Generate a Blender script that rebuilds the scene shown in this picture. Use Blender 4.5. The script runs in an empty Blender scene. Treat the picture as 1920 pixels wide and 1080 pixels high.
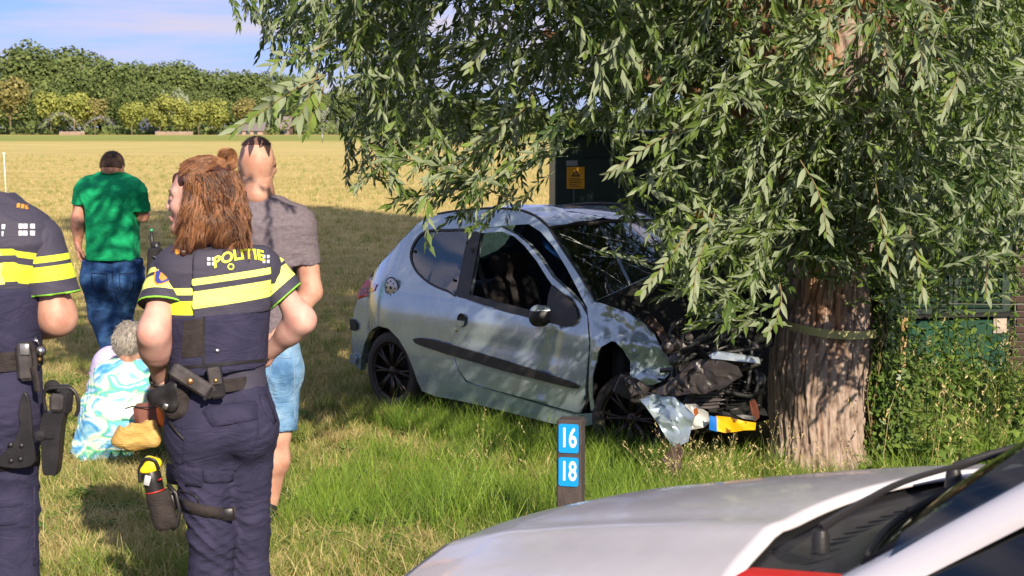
import bpy, math, random
import numpy as np
from mathutils import Vector, Matrix, noise
from mathutils.geometry import delaunay_2d_cdt
from mathutils.bvhtree import BVHTree

rng = np.random.default_rng(7)
random.seed(7)
S = bpy.context.scene
COL = S.collection
R = math.radians

# ------------------------------------------------------------------ camera
F = 2980.0            # focal length in photo pixels (1920 wide)
Y0 = 236.0            # horizon row
TH = math.atan((540 - Y0) / F)
HC = 1.86
cam_d = bpy.data.cameras.new('camera')
cam = bpy.data.objects.new('camera', cam_d)
COL.objects.link(cam)
cam.location = (0, 0, HC)
cam.rotation_euler = (math.pi / 2 - TH, 0, 0)
cam_d.sensor_width = 36
cam_d.lens = F / 1920 * 36
cam_d.clip_start = 0.1
cam_d.clip_end = 3000
cam_d.dof.use_dof = True
cam_d.dof.focus_distance = 8.6
cam_d.dof.aperture_fstop = 9.0
S.camera = cam

# ------------------------------------------------------------------ light
SUN_AZ = R(21)        # to the right of straight behind the camera
SUN_EL = R(29)
to_sun = Vector((math.sin(SUN_AZ) * math.cos(SUN_EL), -math.cos(SUN_AZ) * math.cos(SUN_EL), math.sin(SUN_EL)))
sd = bpy.data.lights.new('sun', 'SUN')
sd.energy = 5.0
sd.angle = R(0.53)
sd.color = (1.0, 0.87, 0.70)
sun = bpy.data.objects.new('sun', sd)
COL.objects.link(sun)
sun.rotation_euler = to_sun.to_track_quat('Z', 'Y').to_euler()

W = bpy.data.worlds.new('World')
S.world = W
W.use_nodes = True
nt = W.node_tree
nt.nodes.clear()
wo = nt.nodes.new('ShaderNodeOutputWorld')
bg = nt.nodes.new('ShaderNodeBackground')
bg.inputs[1].default_value = 0.125
sky = nt.nodes.new('ShaderNodeTexSky')
sky.sky_type = 'NISHITA'
sky.sun_disc = False
sky.sun_elevation = SUN_EL
# Nishita: rotation 0 puts the sun at +Y, turning clockwise
sky.sun_rotation = math.atan2(to_sun.x, to_sun.y)
sky.air_density = 1.0
sky.dust_density = 0.3
sky.ozone_density = 2.5
tc = nt.nodes.new('ShaderNodeTexCoord')
mp = nt.nodes.new('ShaderNodeMapping')
mp.inputs['Scale'].default_value = (1.0, 1.0, 11.0)
cn = nt.nodes.new('ShaderNodeTexNoise')
cn.inputs['Scale'].default_value = 4.2
cn.inputs['Detail'].default_value = 7
cn.inputs['Roughness'].default_value = 0.52
cr = nt.nodes.new('ShaderNodeValToRGB')
cr.color_ramp.elements[0].position = 0.40
cr.color_ramp.elements[1].position = 0.62
tint = nt.nodes.new('ShaderNodeMix')
tint.data_type = 'RGBA'
tint.blend_type = 'MULTIPLY'
tint.inputs['Factor'].default_value = 1
tint.inputs['B'].default_value = (.66, .80, 1.15, 1)
mx = nt.nodes.new('ShaderNodeMix')
mx.data_type = 'RGBA'
mx.inputs['B'].default_value = (3.9, 3.65, 4.5, 1)
nt.links.new(tc.outputs['Generated'], mp.inputs[0])
nt.links.new(mp.outputs[0], cn.inputs[0])
nt.links.new(cn.outputs[0], cr.inputs[0])
nt.links.new(cr.outputs[0], mx.inputs['Factor'])
sx = nt.nodes.new('ShaderNodeSeparateXYZ')
tr_ = nt.nodes.new('ShaderNodeValToRGB')
tr_.color_ramp.elements[0].color = (.31, .37, .74, 1)
tr_.color_ramp.elements[1].color = (.85, .92, 1.0, 1)
tr_.color_ramp.elements[0].position = .12
tr_.color_ramp.elements[1].position = .6
nt.links.new(tc.outputs['Generated'], sx.inputs[0])
nt.links.new(sx.outputs['Z'], tr_.inputs[0])
nt.links.new(tr_.outputs[0], tint.inputs['B'])
nt.links.new(sky.outputs[0], tint.inputs['A'])
nt.links.new(tint.outputs['Result'], mx.inputs['A'])
nt.links.new(mx.outputs['Result'], bg.inputs[0])
nt.links.new(bg.outputs[0], wo.inputs[0])

S.view_settings.view_transform = 'Standard'
S.view_settings.look = 'None'
S.view_settings.exposure = 0.6
S.view_settings.gamma = 1.0
S.view_settings.use_curve_mapping = False
S.cycles.use_denoising = True
S.cycles.max_bounces = 8
S.cycles.transparent_max_bounces = 16
S.cycles.caustics_reflective = False
S.cycles.caustics_refractive = False
S.cycles.sample_clamp_indirect = 6

# ------------------------------------------------------------------ geometry helpers
CT, ST = math.cos(TH), math.sin(TH)
def at(px, py, y):
    """world point at distance y along the view, read off the photo"""
    cx, cz = (px - 960) / F, (540 - py) / F
    ry = CT + cz * ST
    rz = -ST + cz * CT
    return Vector((cx * y / ry, y, HC + rz * y / ry))

def ground_z(x, y):
    t = np.clip((np.asarray(y, float) - 6.2) / 3.0, 0, 1)
    t = t * t * (3 - 2 * t)
    return -0.18 * t

def mk(name, verts, faces, mat=None, parent=None, smooth=True, mi=None, attrs=None):
    me = bpy.data.meshes.new(name)
    if isinstance(verts, np.ndarray):
        verts = verts.astype(float)
    me.from_pydata([tuple(v) for v in verts] if not isinstance(verts, np.ndarray) else verts.tolist(), [],
                   faces.tolist() if isinstance(faces, np.ndarray) else faces)
    if mat is not None:
        for m in (mat if isinstance(mat, (list, tuple)) else [mat]):
            me.materials.append(m)
    if mi is not None:
        me.polygons.foreach_set('material_index', np.asarray(mi, dtype=np.int32))
    me.polygons.foreach_set('use_smooth', np.full(len(me.polygons), bool(smooth)))
    if attrs:
        for k, v in attrs.items():
            a = me.attributes.new(k, 'FLOAT', 'POINT')
            a.data.foreach_set('value', np.asarray(v, dtype=np.float32))
    me.update()
    o = bpy.data.objects.new(name, me)
    COL.objects.link(o)
    if parent is not None:
        o.parent = parent
    return o

def tag(o, label=None, cat=None, group=None, kind=None):
    if label: o['label'] = label
    if cat: o['category'] = cat
    if group: o['group'] = group
    if kind: o['kind'] = kind
    return o

def empty(name, loc=(0, 0, 0), label=None, cat=None, group=None, parent=None):
    o = bpy.data.objects.new(name, None)
    COL.objects.link(o)
    o.location = loc
    if parent is not None: o.parent = parent
    tag(o, label, cat, group)
    return o

def fin(root):
    """children were modelled in world space: keep them there under a moved root"""
    m = Matrix.Translation(root.location).inverted()
    for c in root.children:
        c.matrix_parent_inverse = m
    return root

def copy_tree(o, parent=None):
    c = o.copy()
    COL.objects.link(c)
    if parent is not None:
        c.parent = parent
    for ch in list(o.children):
        copy_tree(ch, c)
    return c

class MB:
    """collects shapes for one mesh"""
    def __init__(s): s.v = []; s.f = []; s.n = 0; s.m = []
    def add(s, v, f, m=0):
        v = np.asarray(v, float)
        s.v.append(v); s.f += [[i + s.n for i in q] for q in f]; s.m += [m] * len(f); s.n += len(v)
    def box(s, c, size, rot=None, m=0, bev=0.0):
        c = Vector(c); hx, hy, hz = [a / 2 for a in size]
        b = min(bev, hx * .9, hy * .9, hz * .9)
        pts = []
        if b <= 0:
            pts = [(x * hx, y * hy, z * hz) for z in (-1, 1) for x, y in ((-1, -1), (1, -1), (1, 1), (-1, 1))]
            fs = [(3, 2, 1, 0), (4, 5, 6, 7), (0, 1, 5, 4), (1, 2, 6, 5), (2, 3, 7, 6), (3, 0, 4, 7)]
        else:
            idx = {}
            for sx in (-1, 1):
                for sy in (-1, 1):
                    for sz in (-1, 1):
                        for a in range(3):
                            d = [b, b, b]; d[a] = 0
                            idx[(sx, sy, sz, a)] = len(pts)
                            pts.append((sx * (hx - d[0]), sy * (hy - d[1]), sz * (hz - d[2])))
            fs = []
            for a in range(3):
                p, q = [(1, 2), (2, 0), (0, 1)][a]
                for sg in (-1, 1):
                    L = []
                    for u, w in ((-1, -1), (1, -1), (1, 1), (-1, 1)):
                        k = [0, 0, 0]; k[a] = sg; k[p] = u; k[q] = w
                        L.append(idx[(k[0], k[1], k[2], a)])
                    fs.append(L if sg > 0 else L[::-1])
            for a in range(3):
                p, q = [(1, 2), (2, 0), (0, 1)][a]
                for u in (-1, 1):
                    for w in (-1, 1):
                        k0 = [0, 0, 0]; k1 = [0, 0, 0]
                        k0[a] = -1; k1[a] = 1
                        k0[p] = k1[p] = u; k0[q] = k1[q] = w
                        L = [idx[(*k0, p)], idx[(*k1, p)], idx[(*k1, q)], idx[(*k0, q)]]
                        fs.append(L if u * w < 0 else L[::-1])
            for sx in (-1, 1):
                for sy in (-1, 1):
                    for sz in (-1, 1):
                        L = [idx[(sx, sy, sz, a)] for a in range(3)]
                        fs.append(L if sx * sy * sz > 0 else L[::-1])
        P = np.array(pts)
        if rot is not None:
            P = P @ np.array(rot.to_3x3() if hasattr(rot, 'to_3x3') else rot).T
        s.add(P + np.array(c), fs, m)
        return s
    def tube(s, pts, rad, n=8, m=0, caps=True, flat=1.0, up=None):
        pts = [Vector(p) for p in pts]
        if not hasattr(rad, '__len__'): rad = [rad] * len(pts)
        vs = []; prev = None
        for i, p in enumerate(pts):
            t = (pts[min(i + 1, len(pts) - 1)] - pts[max(i - 1, 0)])
            if t.length < 1e-9: t = Vector((0, 0, 1))
            t.normalize()
            if prev is None:
                a = Vector(up) if up is not None else (Vector((0, 0, 1)) if abs(t.z) < .9 else Vector((1, 0, 0)))
            else: a = prev
            x = (a - t * a.dot(t))
            if x.length < 1e-6: x = t.orthogonal()
            x.normalize(); y = t.cross(x); prev = x
            for k in range(n):
                an = 2 * math.pi * k / n
                vs.append(p + x * math.cos(an) * rad[i] + y * math.sin(an) * rad[i] * flat)
        fs = []
        for i in range(len(pts) - 1):
            for k in range(n):
                fs.append((i * n + k, i * n + (k + 1) % n, (i + 1) * n + (k + 1) % n, (i + 1) * n + k))
        if caps:
            fs.append(tuple(range(n))[::-1]); fs.append(tuple((len(pts) - 1) * n + k for k in range(n)))
        s.add([tuple(v) for v in vs], fs, m)
        return s
    def lathe(s, prof, c, axis=(0, 0, 1), n=24, m=0, sq=(1, 1)):
        q = Vector((0, 0, 1)).rotation_difference(Vector(axis)).to_matrix()
        vs = []
        for r, z in prof:
            for k in range(n):
                an = 2 * math.pi * k / n
                vs.append(tuple(q @ Vector((r * math.cos(an) * sq[0], r * math.sin(an) * sq[1], z)) + Vector(c)))
        fs = [(i * n + k, i * n + (k + 1) % n, (i + 1) * n + (k + 1) % n, (i + 1) * n + k) for i in range(len(prof) - 1) for k in range(n)]
        s.add(vs, fs, m)
        return s
    def prism(s, poly, to3, d, m=0):
        """poly: 2-d outline, to3: maps 2-d to 3-d, d: extrusion vector"""
        n = len(poly)
        a = [Vector(to3(*p)) for p in poly]
        b = [p + Vector(d) for p in a]
        fs = [tuple(range(n)), tuple(range(n, 2 * n))[::-1]] + [(i, n + i, n + (i + 1) % n, (i + 1) % n) for i in range(n)]
        s.add([tuple(p) for p in a + b], fs, m)
        return s
    def build(s, name, mat, parent=None, smooth=True, angle=None):
        V = np.concatenate(s.v) if s.v else np.zeros((0, 3))
        o = mk(name, V, s.f, mat, parent, smooth, mi=s.m)
        if smooth and angle is not None:
            o.data.set_sharp_from_angle(angle=R(angle))
        return o

def spline(P, n=8, closed=False):
    P = [np.array(p, float) for p in P]
    out = []
    N = len(P)
    for i in range(N if closed else N - 1):
        g = (lambda j: P[j % N]) if closed else (lambda j: P[min(max(j, 0), N - 1)])
        a, b, c, d = g(i - 1), g(i), g(i + 1), g(i + 2)
        for k in range(n):
            t = k / n
            out.append(.5 * ((2 * b) + (c - a) * t + (2 * a - 5 * b + 4 * c - d) * t * t + (3 * b - 3 * c + d - a) * t ** 3))
    if not closed: out.append(P[-1])
    return np.array(out)

# ------------------------------------------------------------------ volume modelling (smooth bodies)
class Field:
    def __init__(s, lo, hi, res):
        s.lo = np.array(lo, np.float32); s.res = res
        s.n = np.ceil((np.array(hi) - np.array(lo)) / res).astype(int) + 1
        s.D = np.full(s.n, 1.0, np.float32)
        s.ax = [s.lo[i] + np.arange(s.n[i], dtype=np.float32) * res for i in range(3)]
    def sub(s, lo, hi):
        a = np.clip(np.floor((np.array(lo) - s.lo) / s.res).astype(int), 0, s.n)
        b = np.clip(np.ceil((np.array(hi) - s.lo) / s.res).astype(int) + 1, 0, s.n)
        sl = tuple(slice(a[i], b[i]) for i in range(3))
        X = s.ax[0][sl[0]][:, None, None]; Y = s.ax[1][sl[1]][None, :, None]; Z = s.ax[2][sl[2]][None, None, :]
        return sl, X, Y, Z
    def _comb(s, sl, d, k, op):
        cur = s.D[sl]
        if op == 'add':
            if k > 0:
                h = np.maximum(k - np.abs(cur - d), 0) / k
                s.D[sl] = np.minimum(cur, d) - h * h * k * .25
            else: s.D[sl] = np.minimum(cur, d)
        else:
            d = -d
            if k > 0:
                h = np.maximum(k - np.abs(cur - d), 0) / k
                s.D[sl] = np.maximum(cur, d) + h * h * k * .25
            else: s.D[sl] = np.maximum(cur, d)
    def cone(s, a, b, ra, rb=None, k=.03, op='add', sq=None):
        if rb is None: rb = ra
        a = np.array(a, np.float32); b = np.array(b, np.float32)
        m = max(ra, rb) * (1 if sq is None else max(1, 1 / sq[1])) + k + s.res * 2
        sl, X, Y, Z = s.sub(np.minimum(a, b) - m, np.maximum(a, b) + m)
        if 0 in s.D[sl].shape: return s
        ba = b - a; L = max(float(ba @ ba), 1e-9)
        px, py, pz = X - a[0], Y - a[1], Z - a[2]
        h = np.clip((px * ba[0] + py * ba[1] + pz * ba[2]) / L, 0, 1)
        qx, qy, qz = px - h * ba[0], py - h * ba[1], pz - h * ba[2]
        if sq is not None:
            dv = np.array(sq[0], np.float32); dv = dv / np.linalg.norm(dv)
            dd = qx * dv[0] + qy * dv[1] + qz * dv[2]
            e = sq[1] - 1
            qx = qx + dd * e * dv[0]; qy = qy + dd * e * dv[1]; qz = qz + dd * e * dv[2]
        d = np.sqrt(qx * qx + qy * qy + qz * qz) - (ra + (rb - ra) * h)
        s._comb(sl, d, k, op)
        return s
    def ell(s, c, r, M=None, k=.02, op='add'):
        """ellipsoid, M columns = its axes"""
        c = np.array(c, np.float32); m = max(r) + k + s.res * 2
        sl, X, Y, Z = s.sub(c - m, c + m)
        if 0 in s.D[sl].shape: return s
        px, py, pz = X - c[0], Y - c[1], Z - c[2]
        if M is not None:
            M = np.array(M, np.float32)
            a = px * M[0, 0] + py * M[1, 0] + pz * M[2, 0]
            b = px * M[0, 1] + py * M[1, 1] + pz * M[2, 1]
            g = px * M[0, 2] + py * M[1, 2] + pz * M[2, 2]
        else: a, b, g = px, py, pz
        k0 = np.sqrt((a / r[0]) ** 2 + (b / r[1]) ** 2 + (g / r[2]) ** 2)
        d = (k0 - 1) * min(r)
        s._comb(sl, d, k, op)
        return s
    def cut(s, p, n, k=0):
        """removes what lies on the +n side"""
        n = np.array(n, np.float32); n = n / np.linalg.norm(n); p = np.array(p, np.float32)
        X, Y, Z = s.ax[0][:, None, None], s.ax[1][None, :, None], s.ax[2][None, None, :]
        d = (X - p[0]) * n[0] + (Y - p[1]) * n[1] + (Z - p[2]) * n[2]
        s.D = np.maximum(s.D, d).astype(np.float32)
        return s
    def disp(s, fn):
        X, Y, Z = s.ax[0][:, None, None], s.ax[1][None, :, None], s.ax[2][None, None, :]
        s.D = (s.D + fn(X, Y, Z)).astype(np.float32)
        return s
    def mesh(s):
        D = s.D
        sg = D < 0
        n = np.array(D.shape)
        c = sg[:-1, :-1, :-1].astype(np.int8)
        tot = np.zeros(n - 1, np.int8)
        for i in (0, 1):
            for j in (0, 1):
                for k in (0, 1):
                    tot += sg[i:n[0] - 1 + i, j:n[1] - 1 + j, k:n[2] - 1 + k]
        act = (tot > 0) & (tot < 8)
        ijk = np.argwhere(act)
        idx = np.full(act.shape, -1, np.int64)
        idx[act] = np.arange(len(ijk))
        acc = np.zeros((len(ijk), 3)); cnt = np.zeros(len(ijk))
        I, J, K = ijk.T
        cor = {(i, j, k): D[I + i, J + j, K + k] for i in (0, 1) for j in (0, 1) for k in (0, 1)}
        for ax in range(3):
            for u in (0, 1):
                for w in (0, 1):
                    a = [0, 0, 0]; a[(ax + 1) % 3] = u; a[(ax + 2) % 3] = w
                    b = list(a); b[ax] = 1
                    da, db = cor[tuple(a)], cor[tuple(b)]
                    m = (da < 0) != (db < 0)
                    t = da[m] / (da[m] - db[m])
                    p = np.tile(np.array(a, float), (m.sum(), 1)); p[:, ax] = t
                    acc[m] += p; cnt[m] += 1
        V = (ijk + acc / np.maximum(cnt, 1)[:, None]) * s.res + s.lo
        faces = []
        for ax in range(3):
            o1, o2 = (ax + 1) % 3, (ax + 2) % 3
            sl0 = [slice(1, -1)] * 3; sl1 = [slice(1, -1)] * 3
            sl0[ax] = slice(0, -1); sl1[ax] = slice(1, None)
            A, B = sg[tuple(sl0)], sg[tuple(sl1)]
            for flip, m in ((False, A & ~B), (True, ~A & B)):
                q = np.argwhere(m)
                if not len(q): continue
                off = np.ones(3, int); off[ax] = 0
                q = q + off
                def cell(d1, d2):
                    r = q.copy(); r[:, o1] -= d1; r[:, o2] -= d2
                    return idx[r[:, 0], r[:, 1], r[:, 2]]
                f = np.stack([cell(0, 0), cell(1, 0), cell(1, 1), cell(0, 1)], 1)
                if flip: f = f[:, ::-1]
                faces.append(f)
        Fc = np.concatenate(faces) if faces else np.zeros((0, 4), int)
        Fc = Fc[(Fc >= 0).all(1)]
        return V, Fc

def join(*vf):
    V, Fs, n = [], [], 0
    for v, f in vf:
        V.append(v); Fs.append(f + n); n += len(v)
    return np.concatenate(V), np.concatenate(Fs)

def folds(amp, freq, axis, seed=0, warp=.35, mask=None):
    """soft cloth folds running across `axis`"""
    ax = np.array(axis, float); ax /= np.linalg.norm(ax)
    r = np.random.default_rng(seed)
    ph = r.uniform(0, 6.28, 6); dv = r.normal(size=(3, 3)); dv /= np.linalg.norm(dv, axis=1)[:, None]
    def fn(X, Y, Z):
        t = X * ax[0] + Y * ax[1] + Z * ax[2]
        w = sum(np.sin((X * dv[i][0] + Y * dv[i][1] + Z * dv[i][2]) * (9 + 5 * i) + ph[i]) for i in range(3))
        v = np.sin(t * freq + w * warp * 4 + ph[3])
        g = .5 + .5 * np.sin((X * dv[0][1] + Y * dv[1][2] + Z * dv[2][0]) * 13 + ph[4] + w)
        d = amp * (1 - np.abs(v)) ** 1.5 * g * -1 + amp * .4
        if mask is not None: d = d * mask(X, Y, Z)
        return d
    return fn

# ------------------------------------------------------------------ materials
def hexc(h):
    c = [int(h[i:i + 2], 16) / 255 for i in (0, 2, 4)]
    return tuple((x / 12.92 if x <= .04045 else ((x + .055) / 1.055) ** 2.4) for x in c) + (1,)

def mat(name, col=(.5, .5, .5), rough=.6, metal=0, coat=0, bump=None, var=None, spec=.5, trans=0, alpha=1, sss=0, sheen=0, emis=None):
    """bump: (scale, strength, distance) ; var: (scale, colour2, lo, hi)"""
    m = bpy.data.materials.new(name)
    m.use_nodes = True
    nt = m.node_tree
    b = nt.nodes['Principled BSDF']
    b.inputs['Base Color'].default_value = (*col[:3], 1)
    b.inputs['Roughness'].default_value = rough
    b.inputs['Metallic'].default_value = metal
    b.inputs['Coat Weight'].default_value = coat
    b.inputs['Specular IOR Level'].default_value = spec
    b.inputs['Transmission Weight'].default_value = trans
    b.inputs['Alpha'].default_value = alpha
    b.inputs['Sheen Weight'].default_value = sheen
    if sss:
        b.inputs['Subsurface Weight'].default_value = sss
        b.inputs['Subsurface Radius'].default_value = (.012, .004, .002)
        b.inputs['Subsurface Scale'].default_value = 1.0
    tc = nt.nodes.new('ShaderNodeTexCoord')
    m['b'] = 1
    if var:
        n = nt.nodes.new('ShaderNodeTexNoise'); n.inputs['Scale'].default_value = var[0]; n.inputs['Detail'].default_value = 6
        r = nt.nodes.new('ShaderNodeValToRGB')
        r.color_ramp.elements[0].position = var[2]; r.color_ramp.elements[1].position = var[3]
        r.color_ramp.elements[0].color = (*col[:3], 1); r.color_ramp.elements[1].color = (*var[1][:3], 1)
        nt.links.new(tc.outputs['Object'], n.inputs['Vector'])
        nt.links.new(n.outputs['Fac'], r.inputs[0]); nt.links.new(r.outputs[0], b.inputs['Base Color'])
    if bump:
        n = nt.nodes.new('ShaderNodeTexNoise'); n.inputs['Scale'].default_value = bump[0]; n.inputs['Detail'].default_value = 5
        bn = nt.nodes.new('ShaderNodeBump'); bn.inputs['Strength'].default_value = bump[1]; bn.inputs['Distance'].default_value = bump[2]
        nt.links.new(tc.outputs['Object'], n.inputs['Vector'])
        nt.links.new(n.outputs['Fac'], bn.inputs['Height']); nt.links.new(bn.outputs[0], b.inputs['Normal'])
    return m

def N(m, typ, **kw):
    n = m.node_tree.nodes.new(typ)
    for k, v in kw.items():
        if k in n.inputs: n.inputs[k].default_value = v
        else: setattr(n, k, v)
    return n
def L(m, a, b): m.node_tree.links.new(a, b)
def BS(m): return m.node_tree.nodes['Principled BSDF']

def band_mat(name, stops, attr='band', rough=.75, bump=(900, .25, .0006)):
    """stops: (value, colour) ; constant bands of colour along a woven-in coordinate"""
    m = mat(name, stops[0][1], rough, bump=bump, sheen=.0)
    creases(m, 10, .008, .5)
    a = N(m, 'ShaderNodeAttribute', attribute_name=attr)
    r = N(m, 'ShaderNodeValToRGB')
    r.color_ramp.interpolation = 'CONSTANT'
    el = r.color_ramp.elements
    while len(el) > 1: el.remove(el[-1])
    el[0].position = 0; el[0].color = (*stops[0][1][:3], 1)
    for v, c in stops[1:]:
        e = el.new(v); e.color = (*c[:3], 1)
    L(m, a.outputs['Fac'], r.inputs[0])
    L(m, r.outputs[0], BS(m).inputs['Base Color'])
    return m
def mkfast(name, V, Fq, mat=None, parent=None, smooth=False, attrs=None):
    """all faces with the same number of corners, arrays"""
    V = np.asarray(V, np.float32); Fq = np.asarray(Fq, np.int32)
    me = bpy.data.meshes.new(name)
    k = Fq.shape[1]
    me.vertices.add(len(V)); me.vertices.foreach_set('co', V.ravel())
    me.loops.add(Fq.size); me.loops.foreach_set('vertex_index', Fq.ravel())
    me.polygons.add(len(Fq))
    me.polygons.foreach_set('loop_start', np.arange(len(Fq), dtype=np.int32) * k)
    me.polygons.foreach_set('loop_total', np.full(len(Fq), k, np.int32))
    me.update(calc_edges=True)
    me.polygons.foreach_set('use_smooth', np.full(len(Fq), bool(smooth)))
    if mat: me.materials.append(mat)
    if attrs:
        for kk, v in attrs.items():
            a = me.attributes.new(kk, 'FLOAT', 'POINT'); a.data.foreach_set('value', np.asarray(v, np.float32))
    o = bpy.data.objects.new(name, me); COL.objects.link(o)
    if parent is not None: o.parent = parent
    return o

# ================================================================== ground
def mat_ground():
    m = mat('field_ground', (.3, .25, .1), .95, spec=.1)
    g = N(m, 'ShaderNodeNewGeometry')
    sx = N(m, 'ShaderNodeSeparateXYZ'); L(m, g.outputs['Position'], sx.inputs[0])
    # distance bands: verge, rough grass, mown field, green strip, far edge
    mr = N(m, 'ShaderNodeMapRange'); mr.inputs['From Min'].default_value = 0; mr.inputs['From Max'].default_value = 400
    nn = N(m, 'ShaderNodeTexNoise'); nn.inputs['Scale'].default_value = .35; nn.inputs['Detail'].default_value = 4
    L(m, g.outputs['Position'], nn.inputs['Vector'])
    ma = N(m, 'ShaderNodeMath', operation='MULTIPLY_ADD'); ma.inputs[1].default_value = 6
    L(m, nn.outputs['Fac'], ma.inputs[0]); L(m, sx.outputs['Y'], ma.inputs[2])
    L(m, ma.outputs[0], mr.inputs['Value'])
    r = N(m, 'ShaderNodeValToRGB')
    el = r.color_ramp.elements
    el[0].position = .0; el[0].color = (.13, .125, .05, 1)
    el[1].position = 1.0; el[1].color = (.26, .27, .08, 1)
    for p, c in ((.035, (.17, .145, .055)), (.06, (.38, .29, .115)), (.1, (.51, .40, .165)), (.45, (.53, .445, .19)), (.53, (.48, .40, .15)), (.56, (.27, .30, .085)), (.80, (.27, .31, .09)), (.85, (.40, .34, .13))):
        e = el.new(p); e.color = (*c, 1)
    L(m, mr.outputs[0], r.inputs[0])
    # swaths left by the mower
    mp = N(m, 'ShaderNodeMapping'); mp.inputs['Scale'].default_value = (.07, .30, 1); mp.inputs['Rotation'].default_value = (0, 0, R(-3))
    L(m, g.outputs['Position'], mp.inputs[0])
    n2 = N(m, 'ShaderNodeTexNoise'); n2.inputs['Scale'].default_value = 1.6; n2.inputs['Detail'].default_value = 5; n2.inputs['Roughness'].default_value = .6
    L(m, mp.outputs[0], n2.inputs['Vector'])
    n3 = N(m, 'ShaderNodeTexNoise'); n3.inputs['Scale'].default_value = 2.2; n3.inputs['Detail'].default_value = 8; n3.inputs['Roughness'].default_value = .75
    L(m, g.outputs['Position'], n3.inputs['Vector'])
    rr = N(m, 'ShaderNodeValToRGB'); rr.color_ramp.elements[0].position = .35; rr.color_ramp.elements[1].position = .66
    rr.color_ramp.elements[0].color = (.84, .88, .74, 1); rr.color_ramp.elements[1].color = (1.2, 1.14, 1.12, 1)
    L(m, n2.outputs['Fac'], rr.inputs[0])
    r3 = N(m, 'ShaderNodeValToRGB'); r3.color_ramp.elements[0].position = .33; r3.color_ramp.elements[1].position = .7
    r3.color_ramp.elements[0].color = (.82, .85, .75, 1); r3.color_ramp.elements[1].color = (1.15, 1.1, 1.05, 1)
    L(m, n3.outputs['Fac'], r3.inputs[0])
    a = N(m, 'ShaderNodeMix', data_type='RGBA', blend_type='MULTIPLY'); a.inputs['Factor'].default_value = 1
    b = N(m, 'ShaderNodeMix', data_type='RGBA', blend_type='MULTIPLY'); b.inputs['Factor'].default_value = 1
    L(m, r.outputs[0], a.inputs['A']); L(m, rr.outputs[0], a.inputs['B'])
    L(m, a.outputs['Result'], b.inputs['A']); L(m, r3.outputs[0], b.inputs['B'])
    L(m, b.outputs['Result'], BS(m).inputs['Base Color'])
    bn = N(m, 'ShaderNodeBump'); bn.inputs['Strength'].default_value = .35; bn.inputs['Distance'].default_value = .03
    L(m, n3.outputs['Fac'], bn.inputs['Height']); L(m, bn.outputs[0], BS(m).inputs['Normal'])
    return m
M_ground = mat_ground()
def build_ground():
    ys = np.concatenate([np.linspace(-80, 4.4, 12), np.linspace(4.6, 12, 60), np.linspace(12.3, 40, 70), np.geomspace(41, 1500, 60)])
    xs = np.concatenate([-np.geomspace(900, 8, 40), np.linspace(-7.8, 7.8, 120), np.geomspace(8, 900, 40)])
    X, Y = np.meshgrid(xs, ys)
    Z = ground_z(X, Y)
    near = (Y > 5.8) & (Y < 60)
    bump = np.array([noise.noise(Vector((x * .9, y * .9, 0))) * .03 + noise.noise(Vector((x * 3, y * 3, 3))) * .012 for x, y in zip(X.ravel(), Y.ravel())]).reshape(X.shape)
    Z = Z + np.where(near, bump, 0) * np.clip((Y - 5.8) / 2, 0, 1)
    Z = np.where(Y < 4.8, -.03, Z)
    V = np.stack([X, Y, Z], -1).reshape(-1, 3)
    nx, ny = len(xs), len(ys)
    i = np.arange(ny - 1)[:, None] * nx + np.arange(nx - 1)[None, :]
    Fq = np.stack([i, i + 1, i + nx + 1, i + nx], -1).reshape(-1, 4)
    tag(mkfast('ground', V, Fq, M_ground, smooth=True), kind='structure')
build_ground()

M_asph = mat('asphalt', (.055, .053, .05), .85, bump=(160, .5, .004), var=(9, (.08, .078, .072), .35, .7))
def build_road():
    b = MB()
    xs = np.linspace(-60, 60, 60)
    for i in range(len(xs) - 1):
        b.add([(xs[i], -2.2, .004), (xs[i + 1], -2.2, .004), (xs[i + 1], 4.55, .004), (xs[i], 4.55, .004)], [(0, 1, 2, 3)])
    tag(b.build('road', M_asph, smooth=False), kind='structure')
    e = MB()
    for y in (-2.0, 4.3):
        x = -60
        while x < 60:
            e.add([(x, y, .008), (x + 1, y, .008), (x + 1, y + .1, .008), (x, y + .1, .008)], [(0, 1, 2, 3)]); x += 2
    tag(e.build('road_marking', mat('road_paint', (.75, .75, .72), .6), smooth=False), kind='structure')
build_road()

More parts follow.
